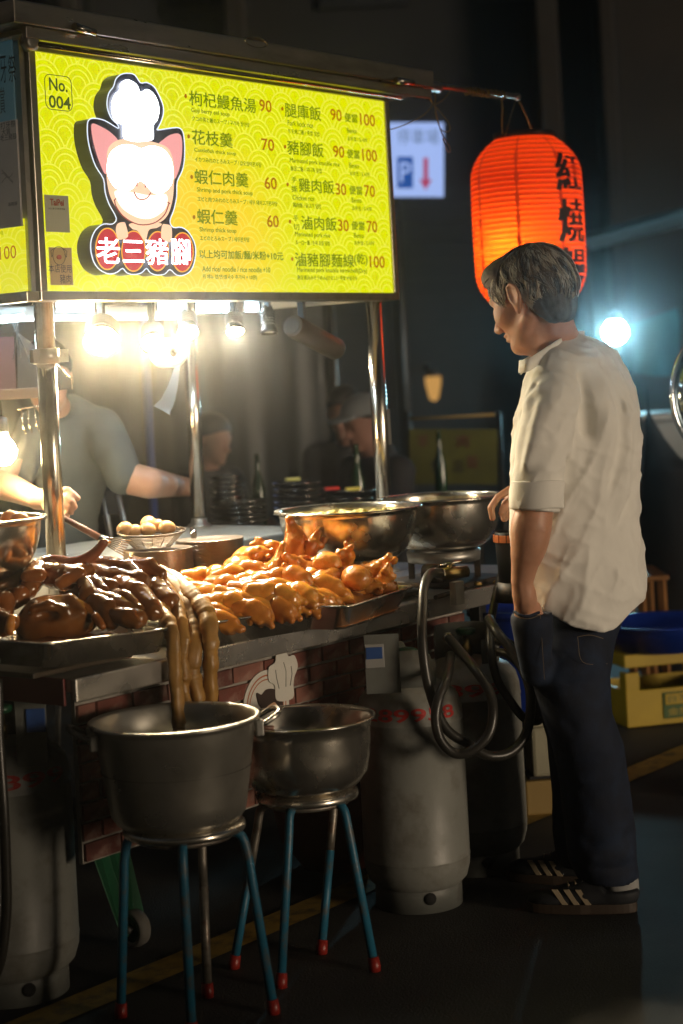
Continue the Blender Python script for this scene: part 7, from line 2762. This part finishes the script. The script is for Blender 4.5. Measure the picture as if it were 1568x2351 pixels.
# ------------------------------------------------------------------ lantern on its pole
POLEM = mat('steel_pole', (.50, .42, .36), .3, 1, var=.2, vscale=30, stain=(.3, .12, .06), sscale=20)
wl_ = 3.44
pa, pm, pb = at_w(900, 184, wl_), at_w(1005, 200, wl_), at_w(1187, 222, wl_)
MB().tube([pa - Vector((.3, 0, 0)), pb], .0095, 14).build('lantern_pole', POLEM, cart)
MB().tube([at_w(940, 192, wl_), at_w(1006, 201, wl_)], .019, 16).build('pole_sleeve', STEEL_DULL, cart)
MB().tube([pb - Vector((.012, 0, 0)), pb + Vector((.006, 0, 0))], .0125, 12).build('pole_cap', POLEM, cart)
TWINE = mat('tan_twine', (.34, .24, .08), .8)
q0, q1 = at_w(1065, 208, wl_), at_w(1158, 219, wl_)
m = MB()
pts = []
for k in range(130):
    t = k / 129
    c_ = q0.lerp(q1, t)
    a = t * 2 * math.pi * 13
    rr = .0125 + .002 * math.sin(k)
    pts.append(c_ + Vector((.004 * math.sin(a * .37), rr * math.cos(a), rr * math.sin(a))))
o = m.tube(pts, .0026, 6).build('twine_coil', TWINE)
tag(o, 'tan twine wound in a coil around the lantern pole', 'twine')
def tw(pts, label, r=.0018, mt=TWINE):
    q = catmull([at_w(x, y, w) for x, y, w in pts], 6)
    o = MB().tube(q, r, 6).build('twine', mt)
    tag(o, label, 'twine')
tw([(1150, 222, 3.43), (1153, 245, 3.43), (1152, 275, 3.44), (1153, 306, 3.45)], 'yellow twine from the coil down to the lantern top', .003)
tw([(990, 205, 3.43), (988, 225, 3.425), (996, 240, 3.42), (1000, 222, 3.42), (994, 206, 3.44)], 'knotted twine loop tied under the pole sleeve', .0026)
tw([(995, 240, 3.42), (975, 262, 3.42), (945, 280, 3.43), (905, 295, 3.44), (880, 300, 3.47)], 'slack twine running from the knot toward the sign')
tw([(996, 240, 3.42), (1015, 262, 3.42), (1030, 282, 3.42), (1032, 300, 3.42), (1015, 300, 3.42), (1003, 275, 3.42), (998, 242, 3.42)], 'bow loop of twine hanging from the knot')
tw([(998, 242, 3.42), (1006, 280, 3.42), (1018, 315, 3.42), (1031, 335, 3.42), (1033, 348, 3.42), (1026, 345, 3.42), (1016, 318, 3.42)], 'loose twine tail hanging below the knot', .0022, mat('pinkish_twine', (.36, .18, .10), .8))
tw([(1033, 210, 3.43), (1018, 228, 3.43), (1000, 240, 3.42)], 'short twine from the pole to the knot')
# lantern
Lt, Lb = at_w(1203, 318, 3.46), at_w(1203, 716, 3.46)
Zl = (Lt - CAM).dot(F0)
Rl = 129 * Zl / FOC
Hl = Lt.z - Lb.z
lc = Vector((Lt.x, Lt.y, (Lt.z + Lb.z) / 2))
lan = empty('paper_lantern', (lc.x, lc.y, Lt.z), 'glowing red orange paper lantern with black brush characters on the pole end', 'lantern')
lm = bpy.data.materials.new('lit_red_paper')
lm.use_nodes = True
nt = lm.node_tree
L_ = nt.links
pb_ = nt.nodes['Principled BSDF']
nt.nodes.remove(pb_)
tr = N(nt, 'ShaderNodeBsdfTranslucent')
df = N(nt, 'ShaderNodeBsdfDiffuse')
mx = N(nt, 'ShaderNodeMixShader')
mx.inputs[0].default_value = .75
tr.inputs[0].default_value = (1.0, .135, .008, 1)
df.inputs[0].default_value = (.75, .05, .02, 1)
L_.new(tr.outputs[0], mx.inputs[1])
mx.inputs[0].default_value = .3
L_.new(tr.outputs[0], mx.inputs[1])
L_.new(df.outputs[0], mx.inputs[2])
em_ = N(nt, 'ShaderNodeEmission')
em_.inputs[0].default_value = (1.0, .045, .012, 1)
em_.inputs[1].default_value = .12
ad = N(nt, 'ShaderNodeAddShader')
L_.new(mx.outputs[0], ad.inputs[0])
L_.new(em_.outputs[0], ad.inputs[1])
L_.new(ad.outputs[0], nt.nodes['Material Output'].inputs[0])
ribs = 34
prof = []
def rad_at(t):
    # t 0 bottom .. 1 top
    s_ = abs(2 * t - 1)
    return Rl * (1 - .44 * max(0, (s_ - .52) / .48) ** 2.3 - .03 * s_ ** 2)
for i in range(ribs * 6 + 1):
    t = i / (ribs * 6)
    k = (i % 6) / 6
    scal = 1 - .014 * abs(math.cos(math.pi * k)) ** 3
    prof.append((rad_at(t) * scal, Lb.z + Hl * t))
MB().lathe(prof, (lc.x, lc.y, 0), 64).build('paper_shell', lm, lan)
RIBM = mat('lantern_rib', (.12, .006, .004), .6, emit=(.4, .01, .0), estr=.12)
for i in range(ribs + 1):
    t = i / ribs
    z_ = Lb.z + Hl * t
    rr = rad_at(t) * .996
    pts = [(lc.x + rr * math.cos(a), lc.y + rr * math.sin(a), z_) for a in np.linspace(0, 2 * math.pi, 49)[:-1]]
    MB().tube(pts, .0011, 4, closed=True).build('rib', RIBM, lan)
# paper seams
SEAMM = mat('lantern_seam', (.35, .02, .01), .8, emit=(.55, .03, .0), estr=.55)
camd = math.atan2(-lc.y, -lc.x)
for dphi, ww in ((-.98, .060), (-.17, .055), (.62, .055), (1.4, .055), (2.2, .05), (3.0, .05), (-1.8, .05), (-2.6, .05)):
    a0 = camd + dphi
    vs, fs = [], []
    nseg = 40
    for i in range(nseg + 1):
        t = .01 + .98 * i / nseg
        rr = rad_at(t) * 1.001
        wob = .012 * math.sin(i * 1.3)
        for s_ in (-.5, .5):
            a = a0 + s_ * ww + wob * s_ * 2
            vs.append((lc.x + rr * math.cos(a), lc.y + rr * math.sin(a), Lb.z + Hl * t))
    for i in range(nseg):
        fs.append((2 * i, 2 * i + 1, 2 * i + 3, 2 * i + 2))
    MB().add(vs, fs, True).build('paper_seam', SEAMM, lan)
INKL = mat('black_brush_ink', (.02, .006, .004), .6)
def lchar(ch, t0, t1, phi0, phi1, wt=.03):
    def mk(off):
        def fn(x, y):
            a = camd + phi0 + (phi1 - phi0) * x + off
            t = t0 + (t1 - t0) * y
            rr = rad_at(t) * 1.004 + .0008
            return (lc.x + rr * math.cos(a), lc.y + rr * math.sin(a), Lb.z + Hl * t)
        return fn
    for off in (-.018, 0, .018, .036):
        lettering('brush_character', ch, (0, 0, 0), exX, exZ, 1, 1, INKL, lan, wt, mk(off))
lchar('紅', .665, .885, .55, 1.22, 0)
lchar('燒', .375, .620, .55, 1.22, 0)
lchar('鰻', .10, .345, .55, 1.22, 0)
RINGM = mat('lantern_ring', (.05, .03, .02), .4, .4)
for t_, zz in ((1, .0), (0, -.018)):
    rr = rad_at(t_) * .995
    MB().lathe([(rr, 0), (rr + .004, 0), (rr + .004, .022), (rr, .022), (rr, 0)], (lc.x, lc.y, Lb.z + Hl * t_ + zz - (.002 if t_ else 0)), 48).build('end_ring', RINGM, lan)
# wires to the pole
for (x0, y0, x1, y1) in ((1186, 226, 1160, 312), (1190, 228, 1222, 302)):
    MB().tube([at_w(x0, y0, 3.44), at_w((x0 + x1) / 2, (y0 + y1) / 2 - 4, 3.45), at_w(x1, y1, 3.46)], .0013, 5).build('wire', TWINE, lan)
# bulb inside, low down to the left of the middle
bp = Vector((lc.x, lc.y, Lb.z + Hl * .34)) + (-R0 * .075 - F0 * .118)
MB().lathe([(0, -.03), (.022, -.02), (.028, 0), (.020, .02), (.012, .034), (.012, .06), (0, .06)], bp, 18).build('bulb', emat('lantern_bulb_light', (1.0, .75, .42), 25), lan)
MB().tube([bp + UP * .06, Vector((lc.x, lc.y, Lt.z + .02))], .002, 5).build('cable', BLACK_RUB, lan)
light('POINT', 'lantern_glow', bp, 17, (1.0, .72, .42), lan, shadow_soft_size=.03)
light('POINT', 'lantern_fill', Vector((lc.x, lc.y, Lb.z + Hl * .50)), .8, (1.0, .60, .35), lan, shadow_soft_size=.08)

# ------------------------------------------------------------------ background
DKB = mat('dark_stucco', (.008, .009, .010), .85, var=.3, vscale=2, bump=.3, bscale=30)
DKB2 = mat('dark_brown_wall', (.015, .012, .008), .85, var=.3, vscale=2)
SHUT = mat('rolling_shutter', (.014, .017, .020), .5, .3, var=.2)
def screen_box(pxl, pxr, z0_, z1_, Z, dep, mt, nm, parent=None, bevel=0):
    a, b_ = at_z(pxl, 900, Z), at_z(pxr, 900, Z)
    c_ = (a + b_) / 2
    c_ = Vector((c_.x, c_.y, (z0_ + z1_) / 2)) + F0 * dep / 2
    return MB().box(c_, ((pxr - pxl) * Z / FOC, dep, z1_ - z0_), Matrix.Rotation(TH - math.pi / 2, 3, 'Z')).build(nm, mt, parent, bevel=bevel)
bld = empty('shop_building', at_z(700, 900, 15), 'dark shop building with pillars and rolling shutters behind the stalls', 'building')
bld.location.z = 0
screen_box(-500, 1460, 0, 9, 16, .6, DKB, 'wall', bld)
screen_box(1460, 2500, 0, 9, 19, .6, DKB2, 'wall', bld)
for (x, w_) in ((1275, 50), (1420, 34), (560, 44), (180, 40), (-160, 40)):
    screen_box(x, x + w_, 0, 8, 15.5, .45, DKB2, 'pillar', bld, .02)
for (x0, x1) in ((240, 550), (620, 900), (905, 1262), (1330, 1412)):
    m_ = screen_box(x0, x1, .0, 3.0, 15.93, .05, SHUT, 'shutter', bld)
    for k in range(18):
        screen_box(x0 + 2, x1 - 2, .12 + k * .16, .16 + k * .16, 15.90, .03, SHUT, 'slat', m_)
# upper storey windows, unlit
WGL = mat('unlit_glass', (.012, .014, .018), .15)
for k in range(5):
    x0 = -300 + k * 360
    wf_ = screen_box(x0, x0 + 200, 4.6, 6.2, 15.95, .04, SHUT, 'window', bld)
    screen_box(x0 + 8, x0 + 96, 4.68, 6.12, 15.93, .012, WGL, 'pane', wf_)
    screen_box(x0 + 104, x0 + 192, 4.68, 6.12, 15.93, .012, WGL, 'pane', wf_)
# grey blue plastic sheet hanging behind the cart
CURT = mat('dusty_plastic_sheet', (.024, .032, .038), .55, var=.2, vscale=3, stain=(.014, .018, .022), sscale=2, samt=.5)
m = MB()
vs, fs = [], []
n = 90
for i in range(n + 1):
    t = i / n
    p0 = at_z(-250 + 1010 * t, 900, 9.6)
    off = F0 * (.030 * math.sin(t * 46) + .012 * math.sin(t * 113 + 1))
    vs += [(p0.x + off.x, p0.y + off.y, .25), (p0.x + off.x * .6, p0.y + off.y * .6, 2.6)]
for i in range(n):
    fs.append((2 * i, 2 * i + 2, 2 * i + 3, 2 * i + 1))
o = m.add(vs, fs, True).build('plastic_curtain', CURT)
tag(o, 'grey blue plastic sheet curtain hanging behind the stall', 'curtain')
a_, b_ = at_z(-270, 900, 9.6), at_z(770, 900, 9.6)
fr_ = empty('curtain_frame', (a_ + b_) / 2, 'dark tube frame carrying the plastic sheet curtain', 'frame')
for e in (a_, b_):
    MB().tube([Vector((e.x, e.y, 0)), Vector((e.x, e.y, 2.65))], .02, 10).build('pole', DARK_METAL, fr_)
MB().tube([Vector((a_.x, a_.y, 2.62)), Vector((b_.x, b_.y, 2.62))], .02, 10).build('top_rail', DARK_METAL, fr_)
# blue pole
p = at_z(338, 900, 8.6)
o = MB().tube([Vector((p.x, p.y, 0)), Vector((p.x, p.y, 2.4))], .02, 10).build('blue_pole', mat('blue_pole', (.02, .05, .22), .5))
tag(o, 'thin dark blue upright pole behind the vendor', 'pole')

# parking sign, lit
ps = empty('parking_sign', at_z(955, 365, 13.0), 'lit white parking sign with blue P and red down arrow', 'parking sign')
PW_ = emat('parking_sign_white', (.38, .52, .95), .95)
PBL = emat('parking_sign_blue', (.01, .12, .55), .55)
PRD = emat('parking_sign_red', (.55, .06, .16), .7)
PGR = emat('parking_sign_grey', (.20, .30, .50), .55)
def srect(x0, y0, x1, y1, Z, mt, nm, par, th=.02):
    a, b_ = at_z(x0, y0, Z), at_z(x1, y1, Z)
    c_ = (a + b_) / 2
    rt = Matrix((rv, -F0, uv)).transposed()
    # columns: picture right, depth, picture up
    rt = Matrix((( rv.x, -F0.x, uv.x), (rv.y, -F0.y, uv.y), (rv.z, -F0.z, uv.z)))
    return MB().box(c_, (abs(x1 - x0) * Z / FOC, th, abs(y1 - y0) * Z / FOC), rt).build(nm, mt, par)
srect(800, 283, 1018, 452, 13.0, PW_, 'panel', ps, .08)
srect(797, 280, 1021, 455, 13.06, DARK_METAL, 'case', ps, .10)
srect(912, 360, 948, 432, 12.95, PBL, 'blue_field', ps, .01)
def stext(s, x0, y0, x1, hpx, Z, mt, par, nm='lettering'):
    a = at_z(x0, y0, Z)
    return lettering(nm, s, a, rv, uv, (x1 - x0) * Z / FOC, hpx * Z / FOC, mt, par)
stext('P', 919, 418, 942, 46, 12.935, PW_, ps)
stext('P', 920, 418, 943, 46, 12.934, PW_, ps)
srect(972, 362, 983, 415, 12.95, PRD, 'arrow_shaft', ps, .01)
MB().prism([at_z(963, 412, 12.94), at_z(992, 412, 12.94), at_z(977, 436, 12.94)], F0 * .01).build('arrow_head', PRD, ps)
stext('停車場', 912, 332, 1008, 36, 12.94, PGR, ps)
p0 = at_z(905, 452, 13.1)
MB().tube([Vector((p0.x, p0.y, 0)), Vector((p0.x, p0.y, p0.z + .3))], .045, 12).build('pole', DARK_METAL, ps)

# street lamp with a cold ball of light
slp = at_z(1412, 762, 11.0)
sl_ = empty('street_lamp', Vector((slp.x, slp.y, 0)), 'cold blue white lamp shining behind the customer', 'street lamp')
MB().lathe([(0, -.075), (.045, -.06), (.072, -.02), (.072, .02), (.045, .06), (0, .075)], slp, 24).build('globe', emat('cold_globe_light', (.42, .85, 1.0), 330), sl_)
MB().lathe([(.03, .065), (.05, .075), (.03, .12), (0, .13)], slp, 16).build('socket', DARK_METAL, sl_)
MB().tube([Vector((slp.x, slp.y, 0)), slp - UP * .10, slp - UP * .07], .028, 10).build('pole', DARK_METAL, sl_)
light('POINT', 'lamp_glow', slp, 10, (.62, .90, 1.0), sl_, shadow_soft_size=.08)
# pale awning far right lit by the lamp
AWN = mat('pale_awning_cloth', (.20, .24, .25), .8, var=.2)
aw = empty('awning', at_z(1500, 520, 12.0), 'dim pale sloping awning in the upper right background', 'awning')
aw.location.z = 0
m = MB()
a, b_, c_, d_ = at_z(1335, 545, 12.2), at_z(1760, 430, 11.4), at_z(1760, 470, 13.4), at_z(1335, 580, 13.6)
m.prism([a, b_, c_, d_], UP * .02)
m.build('cloth', AWN, aw)
MB().tube([a, b_], .02, 8).build('front_rail', DARK_METAL, aw)
for x, Z in ((1345, 13.0), (1740, 12.4)):
    p = at_z(x, 560, Z)
    MB().tube([Vector((p.x, p.y, 0)), p], .02, 8).build('pole', DARK_METAL, aw)
# tarp behind the lamp, its teal colour standing in for the lamp's glow
TEAL = mat('glow_tarp', (.02, .09, .10), .7, var=.3, vscale=3)
m = MB()
vs, fs = [], []
for i in range(25):
    t = i / 24
    for j in range(9):
        s_ = j / 8
        p = at_z(1290 + 270 * t, 800 - 95 * t * (1 - s_) + 60 * s_ + 4 * math.sin(t * 9) * s_, 12.6 + .12 * math.sin(t * 17) * s_)
        vs.append(p)
for i in range(24):
    for j in range(8):
        q_ = i * 9 + j
        fs.append((q_, q_ + 1, q_ + 10, q_ + 9))
o = m.add(vs, fs, True).build('glow_tarp', TEAL)
tag(o, 'tarp just behind the cold lamp, its teal standing in for the lamp glow', 'tarp')
p1_, p2_ = at_z(1290, 800, 12.6), at_z(1560, 705, 12.6)
r = empty('tarp_stand', (p1_ + p2_) / 2, 'dark poles holding up the teal tarp', 'stand')
r.location.z = 0
for p in (p1_, p2_):
    MB().tube([Vector((p.x, p.y, 0)), Vector((p.x, p.y, p.z + .02))], .018, 8).build('pole', DARK_METAL, r)

# amber lamp reflection: small wall lamp with a warm cone
r = empty('wall_lamp', at_z(995, 850, 14.5), 'dim amber wall lamp between the right post and the customer', 'wall lamp')
q = at_z(994, 870, 14.5)
MB().lathe([(0, 0), (.035, .02), (.06, .13), (.065, .20), (0, .20)], q - UP * .18, 20, M=None).build('shade', emat('amber_shade_light', (1.0, .52, .14), .55), r)
MB().lathe([(0, 0), (.05, 0), (.04, .05), (0, .06)], q + UP * .022, 16).build('cap', DARK_METAL, r)
MB().box(q + UP * .10 + F0 * .55, (.05, 1.1, .05), Matrix.Rotation(TH - math.pi / 2, 3, 'Z')).build('arm', DARK_METAL, r)

# yellow green banner low behind
bn = empty('yellow_banner', at_z(1040, 1045, 9.2), 'dim yellow green cloth banner with faded characters hung low', 'banner')
BNM = mat('yellow_green_banner', (.08, .085, .006), .7, var=.2)
srect(940, 985, 1142, 1112, 9.2, BNM, 'cloth', bn, .01)
BR_ = mat('banner_dark_red', (.12, .02, .02), .7)
BK_ = mat('banner_black', (.015, .015, .01), .7)
for s_, x, y, mt_ in (('羊', 958, 1028, BR_), ('肉', 1050, 1028, BR_), ('魚', 988, 1085, BK_), ('湯', 1038, 1085, BK_), ('飯', 1072, 1075, BR_)):
    stext(s_, x, y, x + 26, 30, 9.19, mt_, bn)
for x in (936, 1146):
    p = at_z(x, 990, 9.22)
    MB().tube([Vector((p.x, p.y, 0)), Vector((p.x, p.y, p.z + .1))], .015, 8).build('pole', DARK_METAL, bn)
MB().tube([at_z(936, 985, 9.22) + UP * .05, at_z(1146, 974, 9.22) + UP * .05], .008, 6).build('rope', TWINE, bn)

# yellow bottle crate with a blue basin on it
YC = mat('yellow_crate_plastic', (.46, .31, .008), .45, var=.12)
GL = mat('green_crate_label', (.06, .12, .03), .6)
def crate_at(x0, y0, y1, Z, wm, dm):
    r = empty('bottle_crate', at_z(x0, y1, Z), 'yellow plastic bottle crate with a green printed label', 'crate')
    a = at_z(x0, y1, Z)
    top = at_z(x0, y0, Z).z
    zb = max(.002, a.z)
    ax = (R0 * .97 + F0 * .24).normalized()
    ay = Vector((-ax.y, ax.x, 0))
    B = Matrix((ax, ay, UP)).transposed()
    H_ = top - zb

    def bx(c, s, nm, mt=YC):
        c_ = Vector((a.x, a.y, zb)) + B @ Vector(c)
        return MB().box(c_, s, B).build(nm, mt, r, bevel=.003)
    t = .014
    for yy, nm in ((t / 2, 'side_wall'), (dm - t / 2, 'side_wall')):
        bx((wm / 2, yy, H_ * .25), (wm, t, H_ * .50), nm)
        bx((wm / 2, yy, H_ - .025), (wm, t * 1.05, .05), 'top_rim')
        for xx in (.03, wm - .03):
            bx((xx, yy, H_ * .62), (.058, t * .98, H_ * .26), 'corner_post')
    for xx in (t / 2, wm - t / 2):
        bx((xx, dm / 2, H_ * .25), (t, dm - .03, H_ * .50), 'end_wall')
        bx((xx, dm / 2, H_ - .025), (t * 1.05, dm - .03, .048), 'top_rim')
        for yy in (.03, dm - .03):
            bx((xx, yy, H_ * .62), (t * .98, .055, H_ * .26), 'corner_post')
    bx((wm / 2, dm / 2, .008), (wm - .02, dm - .02, .014), 'floor')
    bx((wm * .60, -.002, H_ * .26), (wm * .52, .003, H_ * .36), 'label_frame', GL)
    bx((wm * .60, -.0045, H_ * .345), (wm * .48, .002, H_ * .15), 'label_field')
    o_ = Vector((a.x, a.y, zb)) + B @ Vector((wm * .38, -.0062, H_ * .30))
    lettering('label_text', '台灣啤酒', o_, ax, UP, wm * .44, H_ * .10, GL, r)
    o_ = Vector((a.x, a.y, zb)) + B @ Vector((wm * .38, -.0042, H_ * .12))
    lettering('label_text', '金牌啤酒', o_, ax, UP, wm * .44, H_ * .10, YC, r)
    return r, a, zb + H_, B


cr, ca_, ctop_, cB = crate_at(1441, 1505, 1672, 7.0, .44, .32)
BLU = mat('blue_basin_plastic', (.006, .030, .26), .4, var=.1)
bc = Vector((ca_.x, ca_.y, ctop_)) + cB @ Vector((.22, .12, 0))
r = empty('blue_basin', (bc.x, bc.y, ctop_), 'wide blue plastic basin on the yellow crate', 'basin')
MB().lathe([(0, .001), (.20, .001), (.235, .09), (.25, .10), (.256, .096), (.256, .106), (.232, .104), (.195, .008), (0, .008)], (bc.x, bc.y, ctop_), 44, sx=1.0).build('shell', BLU, r)
# second crate seen deeper (end board in shade)
r = empty('wooden_stand', at_z(1510, 1360, 7.6), 'small brown wooden table corner right of the shirt hem', 'table')
r.location.z = 0
WD_ = mat('brown_varnished_wood', (.22, .10, .03), .5, var=.3, stretch=(1, 8, 1))
a, b_ = at_z(1468, 1330, 7.6), at_z(1536, 1326, 7.6)
c_ = (a + b_) / 2 + F0 * .2
MB().box(Vector((c_.x, c_.y, a.z)), ((b_ - a).length, .4, .02), Matrix.Rotation(TH - math.pi / 2, 3, 'Z')).build('top', WD_, r, bevel=.003)
for e in (at_z(1522, 1335, 7.6), at_z(1474, 1335, 7.6)):
    for f_ in (.03, .36):
        q = e + F0 * f_
        MB().box2((q.x - .014, q.y - .014, .001), (q.x + .014, q.y + .014, a.z - .011)).build('leg', WD_, r)
# pale counter far right and a dark draped cover
r = empty('white_table', at_z(1540, 1000, 9.0), 'white tabletop or box in the gap right of the customer', 'table')
r.location.z = 0
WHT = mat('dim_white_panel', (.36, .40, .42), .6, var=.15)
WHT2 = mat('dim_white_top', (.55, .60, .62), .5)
a_ = screen_box(1474, 1700, at_z(1500, 1095, 9.0).z, at_z(1500, 968, 9.0).z, 9.0, .5, WHT, 'body', r, .01)
screen_box(1470, 1704, at_z(1500, 966, 9.0).z, at_z(1500, 950, 9.0).z, 8.97, .56, WHT2, 'top', r, .01)
for x in (1490, 1680):
    screen_box(x, x + 12, 0.001, at_z(1500, 1096, 9.0).z, 9.1, .03, DARK_METAL, 'leg', r)
# black bag cloth
BLKC = mat('black_bag_cloth', (.006, .006, .007), .8, var=.3)
Zb = 8.2
def bag_fn(P):
    d = stack(P, [(880, 1484, 1492, Zb, 1), (960, 1480, 1500, Zb, 1.0), (1010, 1480, 1528, Zb, 1.0), (1052, 1478, 1560, Zb, 1), (1075, 1476, 1610, Zb, 1), (1120, 1474, 1640, Zb, .9), (1250, 1468, 1650, Zb, .9), (1330, 1468, 1650, Zb, .9), (1560, 1466, 1660, Zb, .9)], Zb, 1.0)
    return d + .008 * noise_w(P * np.array((1, 1, .4)), 12, 5) + .003 * noise_w(P, 40, 5)
pp = [at_z(1455, 870, Zb - .3), at_z(1670, 870, Zb - .3), at_z(1455, 1555, Zb + .3), at_z(1670, 1555, Zb + .3)]
ar = np.array([tuple(p) for p in pp])
_lo = ar.min(0) - .12
_lo[2] = .002
o = sdf_obj('cloth_cover', bag_fn, _lo, ar.max(0) + .12, .02, BLKC)
tag(o, 'black cloth cover rising to a point right of the customer', 'cover')
# shiny round rim at the right picture edge
CHR = mat('polished_chrome', (.75, .80, .85), .12, 1)
rc_ = at_z(1668, 905, 5.9)
r = empty('round_mirror', rc_, 'large round chrome rimmed mirror cut by the right picture edge', 'mirror')
qm = (-F0).to_track_quat('Z', 'Y').to_matrix()
Rr = 126 * 5.9 / FOC
MB().tube([rc_ + qm @ Vector((Rr * math.cos(a), Rr * 1.22 * math.sin(a), 0)) for a in np.linspace(0, 2 * math.pi, 65)[:-1]], .009, 14, closed=True).build('rim', CHR, r)
MB().lathe([(0, .018), (Rr * .5, .014), (Rr * .97, 0), (Rr * .97, -.01), (0, -.01)], rc_, 48, sy=1.22, M=qm).build('glass', mat('mirror_glass', (.15, .18, .2), .08, 1), r)
MB().tube([rc_ - F0 * -.02 + F0 * .02, Vector((rc_.x, rc_.y, 0)) + F0 * .02], .02, 12).build('pole', DARK_METAL, r)
MB().lathe([(0, 0), (.16, 0), (.15, .03), (0, .035)], Vector((rc_.x, rc_.y, .001)) + F0 * .02, 28).build('base', DARK_METAL, r)
# cream boxes behind the right cylinder
CRM = mat('cream_foam', (.36, .34, .24), .7, var=.1, bump=.2, bscale=120)
def gbox(x0, x1, ytop, ybot, Z, dep, mt, nm, lab, cat, z0f=None):
    zb = at_z((x0 + x1) / 2, ybot, Z).z if z0f is None else z0f
    zt_ = at_z((x0 + x1) / 2, ytop, Z).z
    a, b_ = at_z(x0, 900, Z), at_z(x1, 900, Z)
    c_ = (a + b_) / 2 + F0 * dep / 2
    r = empty(nm, (c_.x, c_.y, zb), lab, cat, None)
    MB().box(Vector((c_.x, c_.y, (zb + zt_ - .03) / 2)), ((x1 - x0) * Z / FOC, dep, zt_ - .03 - zb), Matrix.Rotation(TH - math.pi / 2 + .1, 3, 'Z')).build('box_body', mt, r, bevel=.012)
    MB().box(Vector((c_.x, c_.y, zt_ - .0145)), ((x1 - x0) * Z / FOC + .012, dep + .012, .029), Matrix.Rotation(TH - math.pi / 2 + .1, 3, 'Z')).build('lid', mt, r, bevel=.006)
    return r, c_, zb
_, gc_, gz = gbox(1165, 1300, 1648, 1784, 5.75, .34, CRM, 'foam_box', 'cream foam box standing behind the right gas cylinder', 'foam box')
zslab = at_z(1240, 1800, 5.7).z
OCH = mat('ochre_plastic', (.30, .20, .06), .6)
o = MB().box(Vector((gc_.x, gc_.y, (.002 + zslab) / 2)), (.24, .34, zslab - .002), Matrix.Rotation(TH - math.pi / 2 + .1, 3, 'Z')).build('ochre_base', OCH, None, bevel=.006)
tag(o, 'low ochre plastic base under the cream foam box', 'base')
o = MB().box(Vector((gc_.x, gc_.y, (gz + zslab) / 2)), (.20, .30, max(.004, gz - zslab - .002)), Matrix.Rotation(TH - math.pi / 2 + .1, 3, 'Z')).build('gap_shade_block', DARK_METAL)  # dark filler in place of the shade in the gap
tag(o, 'dark filler standing in for the shaded gap between the foam box and its ochre base', 'board')
# blue basin rim seen between lip and forearm
q = at_z(1195, 1392, 6.0)
r = empty('blue_tub', (q.x, q.y, 0), 'dark blue plastic tub glimpsed between the hoses and the forearm', 'tub')
MB().lathe([(0, 0), (.13, 0), (.165, q.z - .03), (.172, q.z - .02), (.178, q.z - .022), (.178, q.z), (.160, q.z), (.125, .01), (0, .01)], (q.x, q.y, .001), 36).build('shell', BLU, r)

# unseen stall-shaped blocker, added behind the camera to cut off the low sun
op = empty('sun_blocker', -F0 * 1.9, 'plain dark unseen blocker added behind the camera to cut off the low sun', 'sun blocker')
B_ = Matrix.Rotation(TH - math.pi / 2 + .62, 3, 'Z')
for c_, s_, nm in (((0, 0, .51), (9.0, .7, 1.0), 'blocker_base'), ((0, 0, 1.03), (9.1, .8, .035), 'blocker_base_top'), ((0, 0, 5.9), (16, .5, 7.2), 'blocker_upper'), ((0, .2, 2.28), (12, 1.2, .04), 'blocker_board')):
    MB().box(op.location + Vector(c_), s_, B_).build(nm, DARK_METAL if nm != 'blocker_base_top' else STEEL_DULL, op, bevel=.004)
# thin haze added to give the lamps and signs their glow
hz = bpy.data.materials.new('thin_haze')
hz.use_nodes = True
nt = hz.node_tree
nt.nodes.remove(nt.nodes['Principled BSDF'])
pv_ = N(nt, 'ShaderNodeVolumePrincipled')
pv_.inputs['Color'].default_value = (.95, .97, 1, 1)
pv_.inputs['Density'].default_value = .0054
pv_.inputs['Anisotropy'].default_value = .972
nt.links.new(pv_.outputs[0], nt.nodes['Material Output'].inputs['Volume'])
o = MB().box2((-26, -26, -1), (40, 40, 9.6)).build('haze', hz)
o['kind'] = 'stuff'

bpy.context.view_layer.update()
